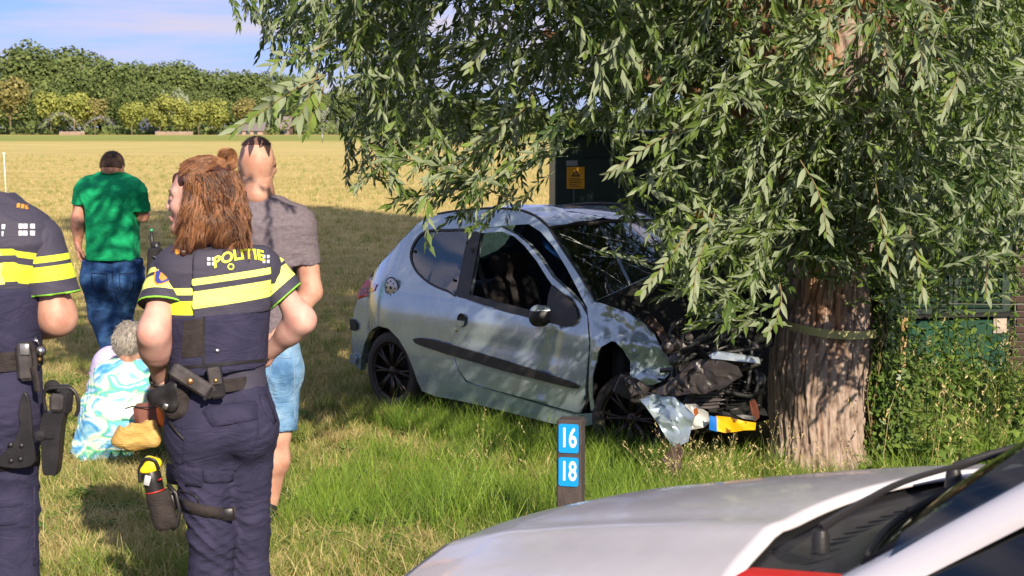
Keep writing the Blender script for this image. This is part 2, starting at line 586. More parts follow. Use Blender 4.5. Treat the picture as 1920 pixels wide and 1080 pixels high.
# ================================================================== vegetation materials
def foliage_mat(name, c1, c2, back=None, scale=.8, rough=.55, trans=.35, attr=True, patch=None, spec=.4):
    m = bpy.data.materials.new(name); m.use_nodes = True
    b = BS(m); b.inputs['Roughness'].default_value = rough; b.inputs['Specular IOR Level'].default_value = spec
    g = N(m, 'ShaderNodeNewGeometry')
    n = N(m, 'ShaderNodeTexNoise'); n.inputs['Scale'].default_value = scale; n.inputs['Detail'].default_value = 5
    L(m, g.outputs['Position'], n.inputs['Vector'])
    fac = n.outputs['Fac']
    if attr:
        a = N(m, 'ShaderNodeAttribute', attribute_name='rnd')
        s = N(m, 'ShaderNodeMath', operation='MULTIPLY_ADD'); s.inputs[1].default_value = .55; 
        t = N(m, 'ShaderNodeMath', operation='MULTIPLY_ADD'); t.inputs[1].default_value = .9; t.inputs[2].default_value = -.2
        L(m, fac, t.inputs[0]); L(m, a.outputs['Fac'], s.inputs[0]); L(m, t.outputs[0], s.inputs[2]); fac = s.outputs[0]
    r = N(m, 'ShaderNodeValToRGB')
    r.color_ramp.elements[0].position = .3; r.color_ramp.elements[1].position = .75
    r.color_ramp.elements[0].color = (*c1, 1); r.color_ramp.elements[1].color = (*c2, 1)
    L(m, fac, r.inputs[0])
    col = r.outputs[0]
    if back:
        mb = N(m, 'ShaderNodeMix', data_type='RGBA'); mb.inputs['B'].default_value = (*back, 1)
        L(m, g.outputs['Backfacing'], mb.inputs['Factor']); L(m, col, mb.inputs['A']); col = mb.outputs['Result']
    L(m, col, b.inputs['Base Color'])
    tr = N(m, 'ShaderNodeBsdfTranslucent'); L(m, col, tr.inputs[0])
    ms = N(m, 'ShaderNodeMixShader'); ms.inputs[0].default_value = trans
    out = m.node_tree.nodes['Material Output']
    L(m, b.outputs[0], ms.inputs[1]); L(m, tr.outputs[0], ms.inputs[2]); L(m, ms.outputs[0], out.inputs[0])
    return m
M_lush = foliage_mat('lush_grass', (.12, .23, .025), (.31, .44, .06), scale=1.5, trans=.4)
M_short = foliage_mat('short_grass', (.13, .20, .03), (.32, .36, .08), scale=1.2, trans=.35)
M_straw = foliage_mat('dry_grass', (.38, .32, .115), (.68, .56, .26), scale=1.5, trans=.3)
M_weed = foliage_mat('weed_leaves', (.10, .18, .03), (.21, .30, .055), scale=3, trans=.35)
M_wleaf = foliage_mat('willow_leaf', (.05, .095, .022), (.19, .27, .055), back=(.25, .30, .17), scale=1.6, rough=.5, trans=.25, spec=.35)
M_wtwig = mat('willow_twig', (.20, .15, .06), .7)
M_ivy = foliage_mat('ivy_leaf', (.06, .12, .02), (.16, .23, .05), scale=5, trans=.25, rough=.4)
M_far = [foliage_mat('forest_leaves', (.08, .12, .03), (.17, .21, .06), scale=.12, trans=.15, rough=.8),
         foliage_mat('yellow_green_leaves', (.20, .235, .045), (.36, .37, .09), scale=.12, trans=.2, rough=.8),
         foliage_mat('olive_leaves', (.20, .185, .055), (.33, .29, .10), scale=.12, trans=.2, rough=.8),
         foliage_mat('silver_leaves', (.20, .24, .14), (.36, .40, .25), scale=.2, trans=.2, rough=.8)]
M_bark_far = mat('pale_bark', (.20, .16, .11), .9)

# ================================================================== grass tufts
TUFT = bpy.data.collections.new('grass_sources')     # sources only, not linked to the scene
def tuft(name, m, nb, rad, h0, h1, w, seed, lean=.5, head=False):
    r = np.random.default_rng(seed)
    V, Q, A = [], [], []
    for i in range(nb):
        a = r.uniform(0, 6.28); d = rad * math.sqrt(r.uniform()); x, y = d * math.cos(a), d * math.sin(a)
        h = r.uniform(h0, h1); la = r.uniform(0, 6.28); ln = r.uniform(.1, lean) * h
        fx = r.uniform(0, 3.14); wx, wy = math.cos(fx) * w / 2, math.sin(fx) * w / 2
        n0 = len(V); rv = r.uniform()
        segs = 3
        for k in range(segs + 1):
            t = k / segs
            cx = x + math.cos(la) * ln * t ** 2; cy = y + math.sin(la) * ln * t ** 2
            cz = h * (t - .28 * (ln / h) * t ** 2)
            ww = (1 - t ** 1.6) * .95 + .05
            V += [(cx - wx * ww, cy - wy * ww, cz), (cx + wx * ww, cy + wy * ww, cz)]; A += [rv, rv]
        Q += [(n0 + 2 * k, n0 + 2 * k + 1, n0 + 2 * k + 3, n0 + 2 * k + 2) for k in range(segs)]
        if head:
            for q in range(7):
                n1 = len(V); t = .82 + .18 * q / 7
                px, py = x + math.cos(la) * ln * t ** 2, y + math.sin(la) * ln * t ** 2
                pz = h * (t - .28 * (ln / h) * t ** 2); dx, dy = r.normal(size=2) * .007
                V += [(px, py, pz), (px + dx, py + dy, pz + .006), (px + dx * 1.4, py + dy * 1.4, pz + .016), (px + dx * .4, py + dy * .4, pz + .012)]
                A += [.9] * 4; Q += [(n1, n1 + 1, n1 + 2, n1 + 3)]
    o = mkfast(name, V, Q, m, attrs={'rnd': A})
    COL.objects.unlink(o); TUFT.objects.link(o)
    return o
def leafy(name, m, seed, nst=4, h=.25, leaf=.05, spread=.06):
    """a small broad-leaved weed"""
    r = np.random.default_rng(seed); V, Q, A = [], [], []
    for s in range(nst):
        a = r.uniform(0, 6.28); hh = h * r.uniform(.6, 1)
        bx, by = r.normal(size=2) * spread * .4; tx, ty = bx + math.cos(a) * spread, by + math.sin(a) * spread
        n0 = len(V)
        V += [(bx - .0015, by, 0), (bx + .0015, by, 0), (tx + .001, ty, hh), (tx - .001, ty, hh)]; A += [.5] * 4; Q += [(n0, n0 + 1, n0 + 2, n0 + 3)]
        nl = max(4, int(hh / .035))
        for k in range(nl):
            t = .25 + .75 * k / nl
            for side in (0, 1):
                an = r.uniform(0, .5) + k * 1.57 + side * math.pi
                d = Vector((math.cos(an), math.sin(an), r.uniform(-.5, .15))).normalized()
                c = Vector((bx + (tx - bx) * t, by + (ty - by) * t, hh * t))
                l = leaf * (1.25 - .6 * t) * r.uniform(.7, 1.15); w = d.cross(Vector((0, 0, 1))).normalized() * l * .33
                dn = Vector((0, 0, -l * .12))
                n0 = len(V); rv = r.uniform()
                pts = [c + d * l * .15, c + d * l * .45 + w + dn, c + d * l, c + d * l * .5 - dn * .6]
                V += [tuple(p) for p in pts]; Q += [(n0, n0 + 1, n0 + 2, n0 + 3)]
                pts = [c + d * l * .15, c + d * l * .5 - dn * .6, c + d * l, c + d * l * .45 - w + dn]
                V += [tuple(p) for p in pts]; Q += [(n0 + 4, n0 + 5, n0 + 6, n0 + 7)]
                A += [rv] * 8
    o = mkfast(name, V, Q, m, attrs={'rnd': A})
    COL.objects.unlink(o); TUFT.objects.link(o)
    return o
T = {}
T['lush'] = [tuft('lush', M_lush, 14, .05, .14, .34, .0055, 10 + i, .75) for i in range(3)]
T['short'] = [tuft('short', M_short, 20, .06, .04, .13, .0045, 20 + i, .8) for i in range(3)]
T['strawy'] = [tuft('strawy', M_straw, 16, .07, .03, .10, .0042, 30 + i, 1.3) for i in range(3)]
T['tallstraw'] = [tuft('tallstraw', M_straw, 5, .05, .30, .62, .003, 40 + i, .7, True) for i in range(2)]
T['stubble'] = [tuft('stubble', M_straw, 26, .16, .03, .07, .007, 50 + i, 1.2) for i in range(2)]
T['weed'] = [leafy('weed', M_weed, 60 + i, 4, .22, .055, .07) for i in range(3)]
T['rosette'] = [leafy('rosette', M_weed, 70 + i, 5, .09, .06, .07) for i in range(2)]

def scatter(name, kinds, pts, scl, label=None):
    """pts (n,3), kinds: list of source objects"""
    n = len(pts)
    me = bpy.data.meshes.new(name)
    me.vertices.add(n); me.vertices.foreach_set('co', np.asarray(pts, np.float32).ravel())
    a = me.attributes.new('rot', 'FLOAT_VECTOR', 'POINT')
    rot = np.zeros((n, 3), np.float32); rot[:, 2] = rng.uniform(0, 6.28, n); rot[:, 0] = rng.normal(0, .12, n); rot[:, 1] = rng.normal(0, .12, n)
    a.data.foreach_set('vector', rot.ravel())
    a = me.attributes.new('scl', 'FLOAT', 'POINT'); a.data.foreach_set('value', np.asarray(scl, np.float32))
    me.update()
    o = bpy.data.objects.new(name, me); COL.objects.link(o)
    ng = bpy.data.node_groups.new(name, 'GeometryNodeTree')
    ng.interface.new_socket('Geometry', in_out='INPUT', socket_type='NodeSocketGeometry')
    ng.interface.new_socket('Geometry', in_out='OUTPUT', socket_type='NodeSocketGeometry')
    gi = ng.nodes.new('NodeGroupInput'); go = ng.nodes.new('NodeGroupOutput')
    iop = ng.nodes.new('GeometryNodeInstanceOnPoints')
    jn = ng.nodes.new('GeometryNodeJoinGeometry')
    for k in kinds:
        oi = ng.nodes.new('GeometryNodeObjectInfo'); oi.inputs[0].default_value = k
        oi.inputs['As Instance'].default_value = True
        ng.links.new(oi.outputs['Geometry'], jn.inputs[0])
    iop.inputs['Pick Instance'].default_value = True
    ri = ng.nodes.new('FunctionNodeRandomValue'); ri.data_type = 'INT'
    ri.inputs[4].default_value = 0; ri.inputs[5].default_value = len(kinds) - 1
    ar = ng.nodes.new('GeometryNodeInputNamedAttribute'); ar.data_type = 'FLOAT_VECTOR'; ar.inputs[0].default_value = 'rot'
    asc = ng.nodes.new('GeometryNodeInputNamedAttribute'); asc.data_type = 'FLOAT'; asc.inputs[0].default_value = 'scl'
    ng.links.new(gi.outputs[0], iop.inputs['Points'])
    ng.links.new(jn.outputs[0], iop.inputs['Instance'])
    ng.links.new(ri.outputs[2], iop.inputs['Instance Index'])
    ng.links.new(ar.outputs[0], iop.inputs['Rotation'])
    ng.links.new(asc.outputs[0], iop.inputs['Scale'])
    ng.links.new(iop.outputs[0], go.inputs[0])
    md = o.modifiers.new('scatter', 'NODES'); md.node_group = ng
    tag(o, label, kind='stuff')
    return o

def nz(x, y, s=1.0, o=0.0):
    return noise.noise(Vector((x * s + o, y * s - o, o)))

CARO = Vector((-.277, 11.70, -.18)); CY = R(46.7)
cd = Vector((math.cos(CY), -math.sin(CY), 0)); cn_ = Vector((-math.sin(CY), -math.cos(CY), 0))
def blocked(x, y):
    p = Vector((x, y, 0)) - Vector((CARO.x, CARO.y, 0))
    u, w = p.dot(cd), p.dot(cn_)
    if -.42 < u < 2.75 and abs(w) < .66: return True
    if (x - 1.80) ** 2 + (y - 9.38) ** 2 < .30 ** 2: return True
    if 1.2 < x < 5.1 and 12.75 < y < 15: return True
    return False

def zone(x, y):
    """0 = lush green ... 1 = dry straw"""
    v = nz(x, y, .8, 3) * .6 + nz(x, y, 2.6, 9) * .45
    if y > 13: base = .62 + min(.33, (y - 13) * .06)
    elif y > 10.2: base = .52 if x < 1.3 else .15
    else:
        base = .28 if x > -1.45 else .50
        if x > .9: base = .42 if x < 1.7 else .12
        if y < 7.2 and x < -1.3: base = .55
    return min(.95, max(.03, base + v + .04))

def sow():
    P = {k: [] for k in T}; SC = {k: [] for k in T}
    def put(k, x, y, s):
        P[k].append((x, y, float(ground_z(x, y)) - .004)); SC[k].append(s)
    r = random.Random(5)
    bands = [(6.1, 7.6, 700), (7.6, 9.2, 620), (9.2, 11, 480), (11, 13.5, 300), (13.5, 17, 150), (17, 24, 60), (24, 36, 20), (36, 60, 9), (60, 110, 3)]
    for y0, y1, dens in bands:
        hw0, hw1 = y0 * .335 + 2.3, y1 * .335 + 2.4
        area = (hw0 + hw1) * (y1 - y0)
        for i in range(int(area * dens)):
            y = r.uniform(y0, y1); hw = y * .335 + 2.35; x = r.uniform(-hw, hw)
            if abs(x) > hw - 1.95 and r.random() < .45: continue
            if blocked(x, y): continue
            z = zone(x, y); q = r.random()
            big = min(1.8, 1 + max(0, (y - 9)) * .035)
            if y > 17:
                k = 'stubble' if q < .75 else 'short'
                put(k, x, y, r.uniform(.6, 1.1) * big * (.8 if k == 'short' else 1)); continue
            if y > 13:
                k = 'strawy' if q < z else 'short'
                put(k, x, y, r.uniform(.5, 1.15) * big * (.75 + .5 * max(0, nz(x, y, .6, 21) + .2))); continue
            cl = .55 + .9 * max(0, nz(x, y, 2.1, 55) + .25) + .5 * nz(x, y, 6, 77)      # clumps and thin spots
            if r.random() > .45 + .9 * cl: continue
            if q < z * .85: put('strawy', x, y, r.uniform(.7, 1.4) * (.7 + .5 * cl))
            elif q < z * .85 + (1 - z) * (.5 if x > -1.5 and y < 9.8 else .12):
                put('lush', x, y, r.uniform(.35, .95) * cl * (1 if (x > -.9 and y > 7.4 and y < 9.9) else .6))
            else: put('short', x, y, r.uniform(.5, 1.4) * cl)
            if q > .955 and nz(x, y, 1.3, 40) > .0: put('rosette', x, y, r.uniform(.6, 1.3))
    # fringe of long grass along the wreck, round the post and at the trunk's foot
    for i in range(520):
        x = r.uniform(-1.1, 1.2); y = r.uniform(7.2, 8.9)
        put('lush', x, y, r.uniform(.5, 1.0))
    for i in range(420):
        u = r.uniform(.3, 3.1); w = r.uniform(.80, 1.25)
        p = CARO + cd * u + cn_ * w
        put('lush', p.x, p.y, r.uniform(.45, 1.0))
    for i in range(170):
        x = r.uniform(.75, 1.75); y = r.uniform(7.9, 9.0)
        put('lush' if r.random() < .65 else 'tallstraw', x, y, r.uniform(.4, .75))
    for i in range(14):
        x = r.uniform(-.4, 1.4); y = r.uniform(8.4, 9.1)
        put('tallstraw', x, y, r.uniform(.5, .8))
    for i in range(24):
        put('tallstraw', r.uniform(-2.6, 1.2), r.uniform(9, 13), r.uniform(.35, .6))
    for i in range(700):       # rank growth to the right of the trunk
        x = r.uniform(2.0, 4.6); y = r.uniform(8.3, 12.6)
        q = r.random()
        put('weed' if q < .6 else ('lush' if q < .9 else 'tallstraw'), x, y, r.uniform(.6, 1.25))
    names = {'lush': 'long_grass', 'short': 'short_grass', 'strawy': 'dry_grass', 'tallstraw': 'grass_with_seed_heads', 'stubble': 'stubble_grass', 'weed': 'weeds', 'rosette': 'low_weeds'}
    for k in T:
        if P[k]: scatter(names[k], T[k], P[k], SC[k])
sow()

# ================================================================== far trees
def crown_mesh(name, m, n, rx, rz, card, seed, lobes=7, cone=False):
    r = np.random.default_rng(seed)
    C = []
    L_ = [((r.uniform(-.55, .55) * rx, r.uniform(-.55, .55) * rx, r.uniform(-.55, .6) * rz), r.uniform(.38, .62)) for _ in range(lobes)] + [((0, 0, 0), .75)]
    for c, s in L_:
        k = int(n / len(L_))
        d = r.normal(size=(k, 3)); d /= np.linalg.norm(d, axis=1)[:, None]
        rad = s * r.uniform(.72, 1.05, (k, 1))
        p = d * rad * np.array([rx, rx, rz]) + np.array(c)
        C.append((p, d))
    P = np.concatenate([c[0] for c in C]); D = np.concatenate([c[1] for c in C])
    if cone: P[:, :2] *= (1.15 - .55 * (P[:, 2:3] / rz * .5 + .5))
    nn = D + r.normal(size=P.shape) * .55; nn /= np.linalg.norm(nn, axis=1)[:, None]
    t = np.cross(nn, r.normal(size=P.shape)); t /= np.linalg.norm(t, axis=1)[:, None]
    b = np.cross(nn, t)
    s = card * r.uniform(.5, 1.2, (len(P), 1))
    V = np.stack([P - t * s, P - b * s * .7, P + t * s, P + b * s * .7], 1).reshape(-1, 3)
    Q = np.arange(len(V)).reshape(-1, 4)
    A = np.repeat(r.uniform(size=len(P)), 4)
    o = mkfast(name, V, Q, m, attrs={'rnd': A})
    me = o.data; bpy.data.objects.remove(o)
    return me
def trunk_mesh(name, h, r0, seed, limbs=5, top=.55):
    b = MB(); r = random.Random(seed)
    b.tube([(0, 0, -.3), (r.uniform(-.1, .1), 0, h * .3), (r.uniform(-.3, .3), r.uniform(-.2, .2), h * top)], [r0, r0 * .75, r0 * .4], 7)
    for i in range(limbs):
        a = i * 2.4 + r.random(); z = h * r.uniform(.25, top)
        b.tube([(0, 0, z), (math.cos(a) * h * .1, math.sin(a) * h * .1, z + h * .12), (math.cos(a) * h * .2, math.sin(a) * h * .2, z + h * .3)], [r0 * .45, r0 * .3, r0 * .12], 5)
    o = b.build(name, M_bark_far)
    me = o.data; bpy.data.objects.remove(o)
    return me
CR = {k: [] for k in 'fyos'}
for i in range(4): CR['f'].append(crown_mesh('crown', M_far[0], 7600, 6.2, 6.6, .36, 100 + i, 12))
for i in range(3): CR['y'].append(crown_mesh('crown', M_far[1], 1700, 3.8, 4.2, .42, 110 + i, 7))
for i in range(2): CR['o'].append(crown_mesh('crown', M_far[2], 1700, 4.4, 4.8, .42, 120 + i, 8))
for i in range(2): CR['s'].append(crown_mesh('crown', M_far[3], 1300, 2.5, 5.0, .34, 130 + i, 6, True))
TR = {'f': trunk_mesh('trunk', 15, .35, 1), 'y': trunk_mesh('trunk', 8.5, .17, 2, 4, .5), 'o': trunk_mesh('trunk', 10, .2, 3), 's': trunk_mesh('trunk', 9, .18, 4)}
def far_tree(kind, px, y, top_py, w=1.0, label=None, group=None, name='forest_tree'):
    p = at(px, Y0, y)
    top = HC - (top_py - Y0) * y / F
    r = random.Random(int(px * 7 + y))
    v = r.randrange(len(CR[kind])); base = {'f': (6.2, 6.6), 'y': (3.8, 4.2), 'o': (4.4, 4.8), 's': (2.5, 5.0)}[kind]
    gz = -.2
    H = top - gz
    rz = H * (.40 if kind in 'yo' else .45)
    cz = top - rz * 1.12
    root = empty(name, (p.x, y, gz), label, 'tree', group)
    c = bpy.data.objects.new('crown', CR[kind][v]); COL.objects.link(c); c.parent = root
    c.location = (0, 0, cz - gz)
    s = rz / base[1]
    c.scale = (s * w, s * w, s); c.rotation_euler = (0, 0, r.uniform(0, 6.28))
    t = bpy.data.objects.new('trunk', TR[kind]); COL.objects.link(t); t.parent = root
    t.scale = (s, s, H / {'f': 15, 'y': 8.5, 'o': 10, 's': 9}[kind])
    t.rotation_euler = (0, 0, r.uniform(0, 6.28))
    return root
sky_line = [(-120, 150), (-40, 132), (20, 116), (60, 92), (90, 72), (130, 68), (170, 84), (215, 98), (270, 108), (330, 108), (390, 118), (440, 124), (500, 128), (560, 138), (620, 150), (680, 158), (740, 164), (800, 170), (860, 176), (930, 182), (1000, 190), (1060, 192), (1130, 196), (1250, 196), (1400, 200), (1600, 200), (1800, 196), (1980, 190)]
fr = random.Random(11)
def where(px):
    for lim, w in ((60, 'at its far left end'), (160, 'where the skyline is highest'), (250, 'above the head of the man in green'), (300, 'right of the man in green'), (380, 'behind the silvery poplars'), (440, 'right of the silvery poplars'), (540, 'above the farmhouse roofs'), (760, 'above the silvery bushes'), (1100, 'behind the left willow branches')):
        if px < lim: return w
    return 'hidden behind the willow'
SX = [a for a, b in sky_line]; SYY = [b for a, b in sky_line]
px = -140
while px < 2000:
    top = float(np.interp(px, SX, SYY))
    far_tree('f', px, 430 + fr.uniform(-12, 12), top + fr.uniform(-3, 10), fr.uniform(.95, 1.3),
             'tall forest tree on the skyline ' + where(px), 'trees of the forest across the field')
    px += fr.uniform(34, 52)
px = -130
while px < 1990:
    top = float(np.interp(px, SX, SYY))
    top = top + (236 - top) * fr.uniform(.28, .42)
    far_tree('f', px, 404 + fr.uniform(-8, 8), top, fr.uniform(.9, 1.25),
             'broad green tree at the forest foot ' + where(px), 'lower trees at the forest edge')
    px += fr.uniform(42, 64)
row = [('o', 20, 135, 'olive brown tree at the far left end of the orchard row'), ('y', 95, 158, 'bushy yellow green tree beside the olive brown tree'),
       ('y', 140, 160, 'wide yellow green tree in front of the tallest forest tree'), ('o', 178, 178, 'thin olive tree with a pale bare trunk by the sprinkler'),
       ('y', 247, 180, 'yellow green tree between two sprinklers'), ('y', 300, 176, 'rounded yellow green tree before the silvery poplars'),
       ('s', 312, 165, 'silvery poplar, left one of the three'), ('s', 330, 160, 'silvery poplar, tallest one of the three'), ('s', 350, 168, 'silvery poplar, right one of the three'),
       ('y', 336, 182, 'yellow green tree in front of the silvery poplars'), ('y', 372, 178, 'yellow green tree beside the pale fence'), ('y', 412, 184, 'last yellow green tree before the grey roof'),
       ('o', 455, 178, 'olive tree beside the grey roofed farmhouse'), ('s', 632, 214, 'silvery rounded willow bush at the field edge'), ('s', 664, 208, 'silvery willow bush right of its twin'),
       ('y', 700, 200, 'yellow green tree right of the silvery bushes'), ('y', 1075, 222, 'small yellow green tree seen left of the green cabinet')]
for k, px, top, lb in row:
    y = 365 if k != 's' or px > 600 else 380
    far_tree(k, px, y + fr.uniform(-5, 5), top, 1.0 if k != 's' else .8, lb, 'trees standing in the row before the forest', 'row_tree')
# low scrub under the trees
def scrub():
    r = np.random.default_rng(3); V = []; A = []
    n = 9000
    X = r.uniform(-150, 150, n); Y = r.uniform(368, 395, n)
    Z = -.2 + r.uniform(0, 1, n) ** 1.3 * (2.6 + 1.6 * np.sin(X * .21) + 1.0 * np.sin(X * .73 + 1))
    P = np.stack([X, Y, Z], 1)
    nn = r.normal(size=P.shape); nn /= np.linalg.norm(nn, axis=1)[:, None]
    t = np.cross(nn, r.normal(size=P.shape)); t /= np.linalg.norm(t, axis=1)[:, None]; b = np.cross(nn, t)
    s = r.uniform(.3, .7, (n, 1))
    V = np.stack([P - t * s, P - b * s, P + t * s, P + b * s], 1).reshape(-1, 3)
    tag(mkfast('undergrowth', V, np.arange(len(V)).reshape(-1, 4), M_far[0], attrs={'rnd': np.repeat(r.uniform(size=n), 4)}), kind='stuff')
scrub()

# farm buildings, pale fence, sprinklers
def house(px0, px1, eave_py, ridge_py, y, wallc, roofc, label):
    a, b = at(px0, Y0, y), at(px1, Y0, y)
    ze = HC - (eave_py - Y0) * y / F; zr = HC - (ridge_py - Y0) * y / F
    root = empty('farmhouse', ((a.x + b.x) / 2, y, -.2), label, 'house')
    w = MB(); dpt = 7
    x0, x1 = a.x, b.x
    w.box(((x0 + x1) / 2, y + dpt / 2, (ze - .2) / 2), (x1 - x0, dpt, ze + .2))
    for x in (x0 + .01, x1 - .01):
        w.add([(x, y, ze), (x, y + dpt, ze), (x, y + dpt / 2, zr - .15)], [(0, 1, 2)])
    w.build('wall', mat('house_wall', wallc, .9), root, smooth=False)
    rf = MB(); o = .4
    for s in (0, 1):
        ya, yb = (y - o, y + dpt / 2) if s == 0 else (y + dpt + o, y + dpt / 2)
        za = ze - .3
        rf.add([(x0 - o, ya, za), (x1 + o, ya, za), (x1 + o, yb, zr), (x0 - o, yb, zr), (x0 - o, ya, za + .2), (x1 + o, ya, za + .2), (x1 + o, yb, zr + .2), (x0 - o, yb, zr + .2)],
               [(0, 1, 2, 3), (4, 7, 6, 5), (0, 4, 5, 1), (1, 5, 6, 2), (3, 7, 4, 0)])
    rf.build('roof', mat('roof_tiles', roofc, .8, bump=(3, .5, .1)), root, smooth=False)
    gl = mat('window_glass', (.05, .06, .07), .1)
    for i in range(3):
        m = MB(); xx = x0 + (x1 - x0) * (i + .7) / 3.6
        m.box((xx, y - .03, ze * .5), (.9, .08, 1.1)); m.build('window', gl, root, smooth=False)
    fin(root)
house(440, 492, 243, 231, 366, (.38, .26, .20), (.20, .17, .165), 'low brick farmhouse with grey roof behind the willow leaves')
house(517, 541, 240, 220, 372, (.30, .2, .16), (.22, .17, .16), 'taller farmhouse with brownish roof right of the low one')
house(262, 288, 246, 224, 376, (.2, .2, .22), (.07, .08, .11), 'dark blue roofed barn between orchard trees')
house(112, 150, 246, 224, 378, (.3, .22, .18), (.16, .17, .21), 'slate roofed barn at the left sprinkler')

def pale_fence(px0, px1, y, label):
    root = empty('board_fence', at((px0 + px1) / 2, Y0, y) - Vector((0, 0, HC + .2)), label, 'fence')
    m = mat('weathered_boards', (.36, .27, .20), .9, var=(.5, (.30, .22, .17), .4, .6))
    x = at(px0, Y0, y).x; x1 = at(px1, Y0, y).x
    i = 0
    while x < x1:
        b = MB(); b.box((x, y, .2), (.30, .03, .8 + .08 * math.sin(i * 1.7))); b.build('plank', m, root, smooth=False); x += .34; i += 1
    r = MB(); r.box(((at(px0, Y0, y).x + x1) / 2, y + .04, .3), (x1 - at(px0, Y0, y).x, .04, .1)); r.build('rail', m, root, smooth=False)
    fin(root)
pale_fence(292, 362, 360, 'pale wooden board fence below the yellow green trees')
pale_fence(112, 158, 361, 'short pale board fence at the left sprinkler')

M_spray = mat('water_droplets', (.95, .95, .97), .3, alpha=.14)
def sprinkler(px, y, sx, hgt, label, w=9, n=600):
    p = at(px, Y0, y); r = np.random.default_rng(int(px))
    root = empty('sprinkler', (p.x, y, -.2), label, 'sprinkler', 'field sprinklers')
    b = MB(); b.tube([(p.x, y, -.2), (p.x, y, 1.1)], .05, 6); b.tube([(p.x, y, 1.0), (p.x + sx * .5, y, 1.35)], .04, 6)
    b.build('standpipe', mat('galvanised_pipe', (.4, .4, .4), .4, metal=1), root)
    t = r.uniform(0, 1, n) ** .8
    X = p.x + sx * (w * t) + r.normal(size=n) * .1 * (1 + 4 * t); Z = 1.2 + 4 * hgt * t * (1 - t * .96) + r.normal(size=n) * (.05 + .35 * t)
    Yv = y + r.normal(size=n) * .4
    s = .055
    P = np.stack([X, Yv, np.maximum(Z, -.1)], 1)
    V = np.stack([P + (-s, 0, 0), P + (0, 0, -s), P + (s, 0, 0), P + (0, 0, s)], 1).reshape(-1, 3)
    d = mkfast('water_jet', V, np.arange(4 * n).reshape(-1, 4), M_spray, root); d['kind'] = 'stuff'
    fin(root)
sprinkler(152, 330, -1, 3.0, 'sprinkler throwing its jet left past the olive tree', 8)
sprinkler(156, 345, 1, 2.4, 'sprinkler throwing its jet right of the left barn', 7)
sprinkler(604, 190, .3, 2.6, 'sprinkler with a misty upright jet in the green strip', 2.2, 260)

def marker_stake(px, py0, py1, y, label):
    top = at(px, py0, y); bot = at(px + 4, py1, y)
    b = MB(); b.tube([(bot.x, y, -.25), (top.x, y, top.z)], [.014, .012], 6)
    b.box((top.x, y, top.z), (.07, .03, .05), bev=.01)
    tag(b.build('electric_fence_post', mat('white_plastic', (.75, .75, .72), .5)), label, 'post', 'white fence posts in the field')
marker_stake(7, 288, 338, 42, 'white plastic fence post in the field at the far left')
marker_stake(715, 266, 290, 75, 'white plastic post far out beyond the hatchback roof')
